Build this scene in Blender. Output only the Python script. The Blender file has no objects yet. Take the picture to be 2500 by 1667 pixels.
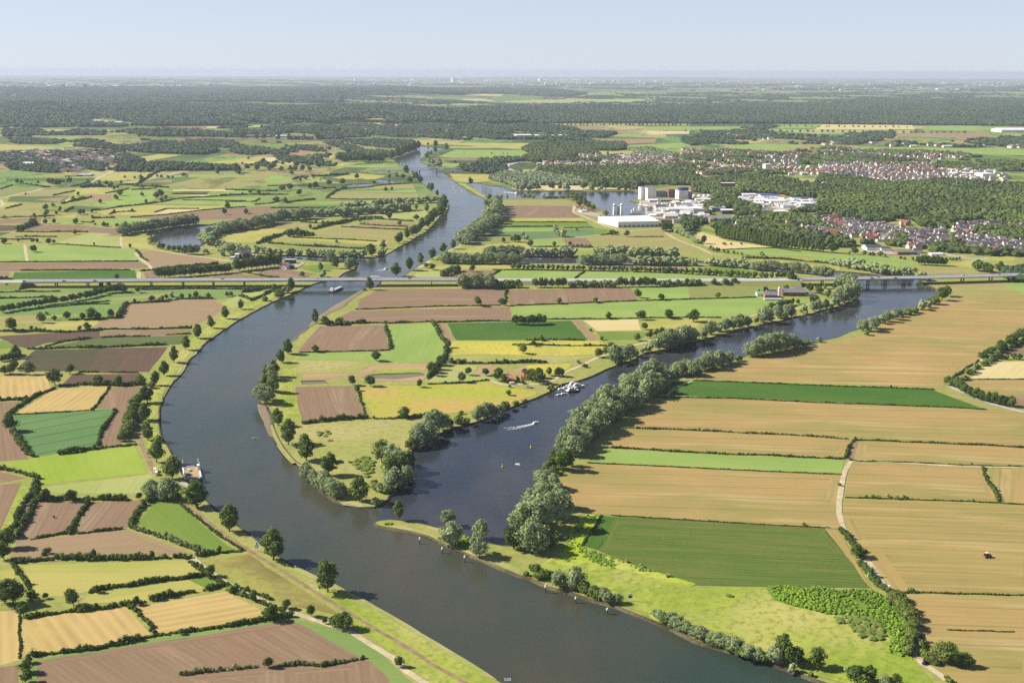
import bpy, math, random
import numpy as np
from mathutils import Vector, Matrix, geometry
random.seed(7)
RNG = np.random.default_rng(7)
SC = bpy.context.scene
COL = SC.collection
R = math.radians

# ------------------------------------------------------------------ camera
CAM_H = 320.0
FPX = 2778.0                                   # focal length in pixels of the 2500 px photograph
PITCH = math.atan((833.5 - 173.5) / FPX)
ROLL = R(0.19)
cam = bpy.data.cameras.new("camera")
cam.sensor_width = 36.0
cam.lens = 36.0 * FPX / 2500.0
cam.clip_start = 1.0
cam.clip_end = 200000.0
camo = bpy.data.objects.new("camera", cam)
COL.objects.link(camo)
ROT = Matrix.Rotation(math.pi / 2 - PITCH, 3, 'X') @ Matrix.Rotation(ROLL, 3, 'Z')
camo.matrix_world = Matrix.Translation((0, 0, CAM_H)) @ ROT.to_4x4()
SC.camera = camo
ROTN = np.array(ROT)


def ground(x, y, z=0.0):
    """survey point: photo pixel (2500 px) -> the point of the level z that it shows"""
    d = ROTN @ np.array([(x - 1250.0) / FPX, -(y - 833.5) / FPX, -1.0])
    if d[2] > -1e-4:
        d[2] = -1e-4
    t = (z - CAM_H) / d[2]
    return Vector((d[0] * t, d[1] * t, z))


def depth_of(p):
    return float(-(ROTN.T @ np.array([p[0], p[1], p[2] - CAM_H]))[2])


def tall(p, hpx):
    """height in metres of something hpx photo pixels tall that stands at p"""
    return hpx * depth_of(p) / (FPX * math.cos(PITCH))


K = 900.0 / 2352.0
ZONES = {'A': (0, 1067, K, K), 'B': (800, 1067, K, K), 'C': (1600, 1067, K, K), 'D': (0, 600, K, K), 'E': (800, 600, K, K),
         'F': (1600, 600, K, K), 'G': (0, 400, .2551, .2551), 'H': (550, 350, .2551, .2551), 'I': (1050, 350, .2551, .2551),
         'J': (1550, 400, .21259, .21264), 'K': (2000, 350, .21259, .21264), 'L': (0, 150, .35417, .35419),
         'M': (833, 150, .35417, .35419), 'N': (1667, 150, .35417, .35419), 'Q': (0, 0, 1.06293, 1.06293), 'S': (0, 0, 1, 1)}


def px(zone, x, y):
    z = ZONES[zone]
    return z[0] + x * z[2], z[1] + y * z[3]


def nums(s):
    return [tuple(float(v) for v in t.split(',')) for t in s.split()]


def survey(data, z=0.0):
    """'A 10,20 30,40 B 5,6 ...' -> list of ground points"""
    out, zone = [], 'S'
    for t in data.split():
        if t in ZONES:
            zone = t
            continue
        v = t.split(',')
        out.append(ground(*px(zone, float(v[0]), float(v[1])), z))
    return out


# ------------------------------------------------------------------ bookkeeping
def tag(o, label=None, cat=None, group=None, kind=None):
    if label: o['label'] = label
    if cat: o['category'] = cat
    if group: o['group'] = group
    if kind: o['kind'] = kind
    return o


def link(name, data, parent=None):
    o = bpy.data.objects.new(name, data)
    COL.objects.link(o)
    if parent is not None:
        o.parent = parent
    return o


def empty(name, loc, rz=0.0, s=1.0):
    o = link(name, None)
    o.location = loc
    o.rotation_euler = (0, 0, rz)
    o.scale = (s, s, s) if not isinstance(s, tuple) else s
    o.empty_display_size = 1
    return o


ORD = ["first", "second", "third", "fourth", "fifth", "sixth", "seventh", "eighth", "ninth", "tenth", "eleventh", "twelfth",
       "thirteenth", "fourteenth", "fifteenth", "sixteenth", "seventeenth", "eighteenth", "nineteenth"]
TENS = {2: "twent", 3: "thirt", 4: "fort", 5: "fift", 6: "sixt", 7: "sevent", 8: "eight", 9: "ninet"}


def ordw(n):
    if n <= 19: return ORD[n - 1]
    t, u = divmod(n, 10)
    return TENS[t] + ("ieth" if u == 0 else "y-" + ORD[u - 1])


def mesh_np(name, V, F, mats=(), mi=None, smooth=False):
    """F: (n,3) or (n,4) array, or list of arrays"""
    me = bpy.data.meshes.new(name)
    Fs = F if isinstance(F, list) else [F]
    V = np.asarray(V, dtype=np.float32)
    me.vertices.add(len(V))
    me.vertices.foreach_set("co", V.ravel())
    loops = np.concatenate([f.ravel() for f in Fs]).astype(np.int32)
    tot = np.concatenate([np.full(len(f), f.shape[1]) for f in Fs]).astype(np.int32)
    start = np.concatenate([[0], np.cumsum(tot)[:-1]]).astype(np.int32)
    me.loops.add(len(loops))
    me.loops.foreach_set("vertex_index", loops)
    me.polygons.add(len(tot))
    me.polygons.foreach_set("loop_start", start)
    me.polygons.foreach_set("loop_total", tot)
    if mi is not None:
        me.polygons.foreach_set("material_index", np.asarray(mi, dtype=np.int32))
    me.polygons.foreach_set("use_smooth", np.full(len(tot), bool(smooth)))
    for m in mats:
        me.materials.append(m)
    me.update(calc_edges=True)
    return me


class MB:
    """collects boxes, prisms, tubes into one mesh"""
    def __init__(s): s.v, s.f, s.m = [], [], []

    def add(s, v, f, m=0):
        b = len(s.v)
        s.v += [tuple(p) for p in v]
        s.f += [tuple(i + b for i in q) for q in f]
        s.m += [m] * len(f)
        return s

    def box(s, x0, x1, y0, y1, z0, z1, m=0):
        return s.add([(x0, y0, z0), (x1, y0, z0), (x1, y1, z0), (x0, y1, z0), (x0, y0, z1), (x1, y0, z1), (x1, y1, z1), (x0, y1, z1)],
                     [(0, 3, 2, 1), (4, 5, 6, 7), (0, 1, 5, 4), (1, 2, 6, 5), (2, 3, 7, 6), (3, 0, 4, 7)], m)

    def rings(s, rings, m=0, cap=True):
        n = len(rings[0]); b = len(s.v)
        for r in rings: s.v += [tuple(p) for p in r]
        for k in range(len(rings) - 1):
            for i in range(n):
                j = (i + 1) % n
                s.f.append((b + k * n + i, b + k * n + j, b + (k + 1) * n + j, b + (k + 1) * n + i)); s.m.append(m)
        if cap:
            s.f.append(tuple(b + i for i in range(n))[::-1]); s.m.append(m)
            s.f.append(tuple(b + (len(rings) - 1) * n + i for i in range(n))); s.m.append(m)
        return s

    def cyl(s, x, y, prof, n=12, m=0):
        return s.rings([[(x + r * math.cos(2 * math.pi * i / n), y + r * math.sin(2 * math.pi * i / n), z) for i in range(n)] for r, z in prof], m)

    def bar(s, p, q, w, m=0):
        p, q = Vector(p), Vector(q); d = (q - p).normalized()
        a = d.cross(Vector((0, 0, 1)))
        if a.length < 1e-3: a = Vector((1, 0, 0))
        a = a.normalized() * w / 2; b = d.cross(a).normalized() * w / 2
        return s.rings([[c + a + b, c - a + b, c - a - b, c + a - b] for c in (p, q)], m)

    def gable(s, x0, x1, y0, y1, z0, zr, m=0, over=0.4, t=0.25):
        """roof, ridge along x"""
        ym = (y0 + y1) / 2; k = (zr - z0) / (ym - y0)
        x0 -= over; x1 += over
        ya, yb, ze = y0 - over, y1 + over, z0 - over * k
        P = lambda x: [(x, ya, ze), (x, ym, zr), (x, yb, ze), (x, yb, ze + t), (x, ym, zr + t), (x, ya, ze + t)]
        return s.rings([P(x0), P(x1)], m, cap=False).add(P(x0) + P(x1), [(0, 1, 4, 5), (1, 2, 3, 4), (7, 6, 11, 10), (8, 7, 10, 9)], m)

    def walls(s, x0, x1, y0, y1, z, zr, m=0):
        ym = (y0 + y1) / 2
        v = [(x0, y0, 0), (x1, y0, 0), (x1, y1, 0), (x0, y1, 0), (x0, y0, z), (x1, y0, z), (x1, y1, z), (x0, y1, z), (x0, ym, zr), (x1, ym, zr)]
        return s.add(v, [(0, 1, 5, 4), (2, 3, 7, 6), (1, 2, 6, 9, 5), (3, 0, 4, 8, 7), (4, 5, 9, 8), (6, 7, 8, 9)], m)

    def mesh(s, name, *mats):
        me = bpy.data.meshes.new(name)
        me.from_pydata(s.v, [], s.f)
        me.polygons.foreach_set("material_index", s.m)
        for m in mats: me.materials.append(m)
        me.update()
        return me

    def build(s, name, mats, parent=None):
        if not isinstance(mats, (list, tuple)): mats = (mats,)
        return link(name, s.mesh(name, *mats), parent)


# ------------------------------------------------------------------ materials
ALB = 0.70


def lin(c, k=ALB):
    return tuple((v / 12.92 if v <= 0.04045 else ((v + 0.055) / 1.055) ** 2.4) * k for v in (q / 255.0 for q in c)) + (1.0,)


class NT:
    def __init__(s, name):
        s.m = bpy.data.materials.new(name)
        s.m.use_nodes = True
        s.t = s.m.node_tree
        s.b = s.t.nodes["Principled BSDF"]
        s.out = s.t.nodes["Material Output"]

    def n(s, typ, **kw):
        nd = s.t.nodes.new(typ)
        for k, v in kw.items():
            if k.startswith('i_'):
                nd.inputs[k[2:].replace('_', ' ')].default_value = v
            else:
                setattr(nd, k, v)
        return nd

    def l(s, a, b): s.t.links.new(a, b)

    def mixc(s, fac, a, b, blend='MIX'):
        nd = s.n('ShaderNodeMix', data_type='RGBA', blend_type=blend)
        for sock, v in ((nd.inputs[0], fac), (nd.inputs[6], a), (nd.inputs[7], b)):
            if hasattr(v, 'is_linked'): s.l(v, sock)
            else: sock.default_value = v
        return nd.outputs[2]

    def mapped(s, scale, coord='Object', rot=0.0):
        tc = s.n('ShaderNodeTexCoord'); mp = s.n('ShaderNodeMapping')
        mp.inputs['Scale'].default_value = scale
        mp.inputs['Rotation'].default_value = (0, 0, rot)
        s.l(tc.outputs[coord], mp.inputs['Vector'])
        return mp.outputs[0]

    def noise(s, vec, scale=1.0, detail=4.0, rough=0.6, lo=0.35, hi=0.65):
        nz = s.n('ShaderNodeTexNoise'); nz.inputs['Scale'].default_value = scale
        nz.inputs['Detail'].default_value = detail; nz.inputs['Roughness'].default_value = rough
        s.l(vec, nz.inputs['Vector'])
        mr = s.n('ShaderNodeMapRange'); mr.inputs[1].default_value = lo; mr.inputs[2].default_value = hi
        s.l(nz.outputs[0], mr.inputs[0])
        return mr.outputs[0]

    def math(s, op, a, b=None):
        nd = s.n('ShaderNodeMath', operation=op)
        for i, v in enumerate((a, b)):
            if v is None: continue
            if hasattr(v, 'is_linked'): s.l(v, nd.inputs[i])
            else: nd.inputs[i].default_value = v
        return nd.outputs[0]

    def done(s, col, rough=0.9, spec=0.15):
        if hasattr(col, 'is_linked'): s.l(col, s.b.inputs['Base Color'])
        else: s.b.inputs['Base Color'].default_value = col
        s.b.inputs['Roughness'].default_value = rough
        s.b.inputs['Specular IOR Level'].default_value = spec
        return s.m


def crop(name, c1, c2, c3=None, streak=0.6, patch=0.5, rows=0.0, rowd=5.0, speck=0.25, tram=0.0, wild=False, pale=None):
    """a field surface: streaks along the rows (local x), broad patches, row lines, fine specks"""
    t = NT(name)
    st = t.noise(t.mapped((0.006, 0.16, 1)), 1.0, 5, 0.7, 0.36, 0.64)
    pa = t.noise(t.mapped((0.008, 0.014, 1)), 1.0, 4, 0.55, 0.38, 0.66)
    if wild:
        st = t.noise(t.mapped((0.03, 0.045, 1)), 1.0, 6, 0.72, 0.38, 0.62)
        pa = t.noise(t.mapped((0.009, 0.012, 1)), 1.0, 5, 0.62, 0.42, 0.62)
    f = t.math('MULTIPLY', st, streak)
    c = t.mixc(f, lin(c1), lin(c2))
    if c3 is not None:
        c = t.mixc(t.math('MULTIPLY', pa, patch), c, lin(c3))
    if pale:
        pn = t.noise(t.mapped((0.0045, 0.035, 1)), 1.0, 5, 0.6, 0.54, 0.72)
        c = t.mixc(t.math('MULTIPLY', pn, .8), c, lin(pale))
    if rows:
        wv = t.n('ShaderNodeTexWave', bands_direction='Y'); wv.inputs['Scale'].default_value = 0.314 / rowd
        wv.inputs['Distortion'].default_value = 1.2; wv.inputs['Detail'].default_value = 2; wv.inputs['Detail Scale'].default_value = 0.4
        t.l(t.mapped((1, 1, 1)), wv.inputs['Vector'])
        brk = t.noise(t.mapped((0.02, 0.06, 1)), 1.0, 3, 0.6, 0.3, 0.7)
        c = t.mixc(t.math('MULTIPLY', t.math('MULTIPLY', wv.outputs[0], rows), brk), c, lin(tuple(v * 0.72 for v in c1)))
    if tram:
        wv = t.n('ShaderNodeTexWave', bands_direction='Y'); wv.inputs['Scale'].default_value = 0.314 / 24.0
        t.l(t.mapped((1, 1, 1)), wv.inputs['Vector'])
        mr = t.n('ShaderNodeMapRange'); mr.inputs[1].default_value = 0.975; mr.inputs[2].default_value = 1.0
        t.l(wv.outputs[0], mr.inputs[0])
        c = t.mixc(t.math('MULTIPLY', mr.outputs[0], tram), c, lin(tuple(v * 0.6 for v in c1)))
    sp = t.noise(t.mapped((0.35, 0.7, 1) if not wild else (.16, .2, 1)), 1.0, 4, 0.75, 0.35 if not wild else .48, 0.65)
    c = t.mixc(t.math('MULTIPLY', sp, speck), c, lin(tuple(v * 0.78 for v in c1)))
    return t.done(c, 0.95, 0.05)


M = {}
M['br'] = crop('ploughed_soil', (168, 138, 110), (148, 118, 94), (150, 134, 98), .9, .6, .4, 4.0, .3, pale=(192, 164, 134))
M['b2'] = crop('pale_ploughed_soil', (182, 154, 118), (164, 136, 104), (166, 150, 106), .85, .6, .3, 4.0)
M['dk'] = crop('dark_ploughed_soil', (124, 98, 82), (106, 84, 72), (92, 92, 62), .8, .6, .3, 4.0)
M['dg'] = crop('dark_young_crop', (98, 96, 66), (84, 88, 56), (108, 92, 72), .8, .7, .3, 4.0)
M['tn'] = crop('tan_cereal', (202, 168, 108), (184, 156, 98), (156, 154, 84), .95, .85, .3, 5.0, .28, tram=.4, pale=(222, 196, 142))
M['t2'] = crop('tan_cereal_green_rows', (200, 168, 108), (136, 142, 72), (186, 164, 98), .95, .5, .4, 6.0, .25, pale=(218, 190, 134))
M['to'] = crop('olive_tan_crop', (182, 166, 106), (164, 154, 96), (158, 164, 88), .8, .8, .2, 5.0, .25, pale=(204, 184, 126))
M['st'] = crop('cut_straw', (222, 190, 128), (206, 176, 108), (190, 176, 96), .9, .45, .55, 7.0, .15)
M['s2'] = crop('pale_straw', (232, 212, 152), (222, 200, 138), (212, 198, 128), .7, .5, .15, 7.0, .15)
M['sg'] = crop('greenish_hay', (204, 188, 112), (190, 184, 98), (166, 176, 78), .7, .8, .15, 7.0, .2)
M['pg'] = crop('pale_green_hay', (190, 192, 118), (178, 184, 104), (160, 176, 88), .7, .6, .2, 5.0, .25)
M['gr'] = crop('bright_grass', (154, 180, 92), (136, 166, 76), (172, 188, 100), .7, .8, .15, 6.0, .25)
M['g2'] = crop('grass_crop', (132, 160, 86), (114, 146, 74), (150, 168, 92), .7, .8, .15, 6.0, .25)
M['lg'] = crop('lime_grass', (162, 184, 64), (144, 170, 54), (174, 190, 84), .75, .8, .1, 6.0, .25)
M['gd'] = crop('pasture', (126, 152, 62), (114, 142, 58), (142, 158, 72), .6, .7, .08, 6.0, .3)
M['gg'] = crop('deep_green_crop', (84, 124, 48), (70, 110, 40), (106, 130, 58), .8, .6, .3, 5.0, .25)
M['gk'] = crop('green_crop_with_soil', (92, 126, 48), (148, 136, 80), (104, 130, 56), 1.0, .6, .6, 4.0, .4)
M['go'] = crop('dull_green_crop', (104, 122, 70), (120, 122, 76), (92, 112, 62), .8, .6, .2, 5.0, .25)
M['mg'] = crop('blue_green_wheat', (112, 144, 90), (100, 134, 80), (128, 152, 96), .6, .7, .1, 5.0, .2)
M['mt'] = crop('blue_green_wheat_tramlines', (108, 144, 86), (96, 134, 76), (124, 152, 92), .6, .7, .1, 5.0, .2, tram=.8)
M['ol'] = crop('olive_grass', (156, 158, 88), (146, 148, 82), (142, 160, 78), .7, .6, .15, 5.0, .25)
M['me'] = crop('rough_meadow', (180, 178, 100), (140, 156, 72), (192, 180, 116), .8, .9, .0, 6.0, .7, wild=True)
M['m2'] = crop('tall_bank_grass', (174, 186, 74), (124, 152, 50), (198, 190, 110), .9, .9, .0, 6.0, .9, wild=True)
M['ml'] = crop('lush_lime_meadow', (184, 202, 56), (138, 174, 42), (202, 202, 104), .7, .9, .0, 6.0, .8, wild=True)
M['ye'] = crop('buttercup_meadow', (204, 194, 92), (172, 174, 80), (216, 202, 84), .8, .9, .0, 6.0, .6, wild=True)
M['yo'] = crop('yellow_orange_meadow', (186, 186, 72), (164, 180, 70), (206, 172, 100), .7, .95, .0, 6.0, .45, wild=True)
M['mb'] = crop('worn_brown_meadow', (166, 164, 84), (184, 178, 96), (128, 108, 70), .8, .9, .0, 6.0, .6, wild=True)
M['sd'] = crop('sand_and_mud', (206, 176, 132), (186, 152, 118), (160, 140, 96), .7, .6, .0, 6.0, .4)
M['ws'] = crop('wet_sand_shoal', (158, 140, 112), (126, 118, 98), (176, 154, 122), .8, .8, .0, 6.0, .4, wild=True)
M['cy'] = crop('gravel_yard', (210, 196, 172), (190, 178, 156), (176, 166, 146), .6, .6, .0, 6.0, .3)


def plain(name, c, rough=0.7, spec=0.3, k=ALB, var=0.12, scale=0.6, metal=0.0):
    t = NT(name)
    nz = t.noise(t.mapped((scale,) * 3), 1.0, 4, 0.6)
    t.b.inputs['Metallic'].default_value = metal
    return t.done(t.mixc(t.math('MULTIPLY', nz, 1.0), lin(c, k), lin(tuple(v * (1 - var) for v in c), k)), rough, spec)


M['track'] = plain('gravel_track', (226, 208, 168), .95, .1, var=.15, scale=.15)
M['dirt'] = plain('dirt_track', (176, 148, 116), .95, .1, var=.2, scale=.15)
M['asph'] = plain('motorway_asphalt', (206, 200, 194), .9, .2, var=.08, scale=.1)
M['paint'] = plain('road_paint', (235, 235, 230), .8)
M['conc'] = plain('bridge_concrete', (224, 220, 212), .85, .2, .8, var=.1, scale=.15)
M['cond'] = plain('weathered_concrete', (178, 176, 170), .85, .2, .8, var=.2, scale=.2)
M['white'] = plain('white_cladding', (250, 246, 240), .6, .3, .85, var=.04)
M['cream'] = plain('cream_cladding', (246, 240, 222), .7, .3, .85, var=.06)
M['grey'] = plain('grey_cladding', (150, 152, 156), .6, .3, var=.08)
M['dgrey'] = plain('dark_grey_roofing', (96, 94, 98), .75, .2, var=.12)
M['steel'] = plain('pale_steel', (206, 208, 208), .45, .5, .8, var=.08)
M['blue'] = plain('blue_cladding', (44, 62, 150), .6, .3, 1.0)
M['navy'] = plain('navy_hull_paint', (30, 42, 84), .35, .5, 1.0)
M['green'] = plain('green_paint', (50, 120, 70), .4, .5, 1.0)
M['mint'] = plain('mint_roofing', (140, 200, 160), .6, .3)
M['brick'] = plain('brown_brick', (160, 124, 104), .9, .1, var=.15)
M['red'] = plain('red_paint', (190, 50, 40), .5, .4)
M['yellow'] = plain('yellow_paint', (230, 200, 70), .5, .4, .9)
M['orange'] = plain('orange_tile', (232, 132, 88), .85, .15, .8, var=.1, scale=2)
M['redtile'] = plain('red_tile', (180, 116, 94), .85, .15, var=.2)
M['browntile'] = plain('brown_tile', (146, 118, 108), .85, .15, var=.2)
M['greytile'] = plain('grey_tile', (152, 148, 148), .85, .15, var=.2)
M['darktile'] = plain('dark_tile', (104, 100, 104), .85, .15, var=.2)
M['wallw'] = plain('pale_render', (236, 226, 208), .85, .15, var=.06)
M['wallb'] = plain('brick_wall', (176, 138, 116), .9, .1, var=.12)
M['glass'] = plain('dark_window_glass', (40, 48, 58), .12, .6, 1.0)
M['tyre'] = plain('black_rubber', (30, 30, 32), .85, .2, 1.0)
M['wood'] = plain('weathered_post_wood', (86, 76, 66), .9, .1, 1.0)
M['bark'] = plain('grey_brown_bark', (104, 90, 74), .95, .1, .8, var=.3, scale=1.5)
M['bank'] = None
t = NT('stony_river_bank')
nz = t.noise(t.mapped((.5, .5, .5)), 1.0, 5, .75)
n2 = t.noise(t.mapped((.03, .03, .03)), 1.0, 3, .6, .4, .6)
M['bank'] = t.done(t.mixc(n2, t.mixc(nz, lin((74, 66, 56)), lin((46, 44, 36))), t.mixc(nz, lin((128, 116, 92)), lin((84, 86, 50)))), .95, .1)


def foliage(name, c1, c2, c3, trans=0.25, vert=False):
    """leaves: hue differs from plant to plant and from clump to clump"""
    t = NT(name)
    oi = t.n('ShaderNodeObjectInfo')
    nz = t.noise(t.mapped((.28, .28, .28)), 1.0, 3, .6, .35, .65) if not vert else None
    if vert:
        at = t.n('ShaderNodeAttribute', attribute_name='var')
        nz = at.outputs['Fac']
    c = t.mixc(nz, lin(c1, 1.0), lin(c2, 1.0))
    c = t.mixc(t.math('MULTIPLY', oi.outputs['Random'], .7), c, lin(c3, 1.0))
    t.b.inputs['Roughness'].default_value = .8
    t.b.inputs['Specular IOR Level'].default_value = .12
    t.l(c, t.b.inputs['Base Color'])
    tr = t.n('ShaderNodeBsdfTranslucent')
    t.l(c, tr.inputs['Color'])
    mx = t.n('ShaderNodeMixShader'); mx.inputs[0].default_value = trans
    t.l(t.b.outputs[0], mx.inputs[1]); t.l(tr.outputs[0], mx.inputs[2]); t.l(mx.outputs[0], t.out.inputs[0])
    return t.m


M['f_t'] = foliage('dark_leaves', (94, 116, 48), (60, 82, 32), (110, 124, 56), vert=True)
M['f_p'] = foliage('poplar_leaves', (108, 130, 58), (70, 94, 40), (118, 132, 64), vert=True)
M['f_w'] = foliage('willow_leaves', (164, 174, 128), (122, 138, 92), (146, 160, 102), vert=True)
M['f_b'] = foliage('shrub_leaves', (116, 134, 58), (82, 104, 46), (128, 138, 66), vert=True)
M['f_h'] = foliage('hedge_leaves', (64, 86, 36), (118, 132, 60), (84, 104, 44), vert=True)
M['f_hf'] = foliage('flowering_hedge_leaves', (66, 88, 38), (186, 186, 130), (96, 112, 54), vert=True)
M['f_f'] = foliage('forest_leaves', (48, 64, 30), (106, 120, 54), (78, 92, 44), .15, True)
M['f_fd'] = foliage('pine_forest_leaves', (50, 66, 42), (84, 100, 58), (66, 82, 48), .15, True)
M['f_fw'] = foliage('willow_wood_leaves', (138, 148, 108), (98, 112, 72), (118, 130, 86), .15, True)
M['f_r'] = foliage('reed_leaves', (84, 116, 38), (140, 168, 56), (112, 140, 48), .25, True)
M['f_bl'] = foliage('blossoming_leaves', (190, 190, 136), (110, 124, 62), (150, 156, 96), vert=True)


def water(name, deep, silt, rough, ripple):
    t = NT(name)
    c = t.mixc(t.noise(t.mapped((.005, .0022, 1)), 1.0, 4, .62, .4, .68), lin(deep, 1.0), lin(silt, 1.0))
    t.l(c, t.b.inputs['Base Color'])
    t.b.inputs['IOR'].default_value = 1.33
    t.b.inputs['Specular IOR Level'].default_value = .38
    rr = t.noise(t.mapped((.008, .03, 1)), 1.0, 4, .6, .3, .7)
    t.l(t.math('ADD', t.math('MULTIPLY', rr, .10), rough), t.b.inputs['Roughness'])
    bp = t.n('ShaderNodeBump'); bp.inputs['Strength'].default_value = ripple; bp.inputs['Distance'].default_value = .6
    nz = t.n('ShaderNodeTexNoise'); nz.inputs['Scale'].default_value = 1; nz.inputs['Detail'].default_value = 3
    t.l(t.mapped((.05, .11, 1)), nz.inputs['Vector'])
    t.l(nz.outputs[0], bp.inputs['Height']); t.l(bp.outputs[0], t.b.inputs['Normal'])
    return t.m


M['water'] = water('murky_river_water', (47, 61, 52), (76, 70, 54), .10, .2)
M['lb'] = crop('green_undergrowth', (118, 148, 52), (92, 124, 44), (150, 172, 62), .8, .8, 0, 6, .7, wild=True)
M['sb'] = crop('sandy_grass_bank', (206, 184, 140), (150, 168, 70), (160, 172, 78), .95, .95, 0, 6, .6, wild=True)
M['water2'] = water('dark_side_water', (42, 48, 56), (78, 74, 66), .08, .2)
M['mud'] = water('shallow_pond_water', (122, 108, 84), (104, 96, 74), .3, .1)

# the open land: rough grass close by, a patchwork of fields and woods far off
t = NT('open_land')
tc = t.n('ShaderNodeTexCoord')
sep = t.n('ShaderNodeSeparateXYZ'); t.l(tc.outputs['Object'], sep.inputs[0])
far = t.n('ShaderNodeMapRange'); far.inputs[1].default_value = 2300; far.inputs[2].default_value = 3400
t.l(sep.outputs[1], far.inputs[0])
near = t.mixc(t.noise(t.mapped((.012, .012, 1)), 1, 5, .65), lin((162, 168, 84)), lin((186, 178, 106)))
near = t.mixc(t.math('MULTIPLY', t.noise(t.mapped((.15, .15, 1)), 1, 4, .7), .5), near, lin((120, 134, 58)))
vo = t.n('ShaderNodeTexVoronoi', distance='CHEBYCHEV'); vo.inputs['Scale'].default_value = 1
t.l(t.mapped((.0035, .0018, 1), rot=.25), vo.inputs['Vector'])
cr = t.n('ShaderNodeValToRGB'); cr.color_ramp.interpolation = 'CONSTANT'
E = cr.color_ramp.elements
E[0].color = lin((150, 166, 84)); E[0].position = 0
E[1].color = lin((190, 178, 118)); E[1].position = .2
for p, c in ((.34, (124, 156, 78)), (.5, (112, 128, 74)), (.64, (164, 158, 92)), (.74, (176, 148, 112)), (.82, (136, 166, 78)), (.9, (100, 116, 66))):
    e = E.new(p); e.color = lin(c)
sx = t.n('ShaderNodeSeparateColor'); t.l(vo.outputs['Color'], sx.inputs[0]); t.l(sx.outputs[0], cr.inputs[0])
wd = t.noise(t.mapped((.0009, .00045, 1)), 1, 5, .6, .47, .53)
farc = t.mixc(t.math('MULTIPLY', wd, .35), cr.outputs[0], lin((66, 82, 44)))
tr = t.noise(t.mapped((.012, .006, 1)), 1, 4, .7, .52, .56)
farc = t.mixc(t.math('MULTIPLY', tr, .5), farc, lin((58, 74, 40)))
M['land'] = t.done(t.mixc(far.outputs[0], near, farc), .95, .05)
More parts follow.
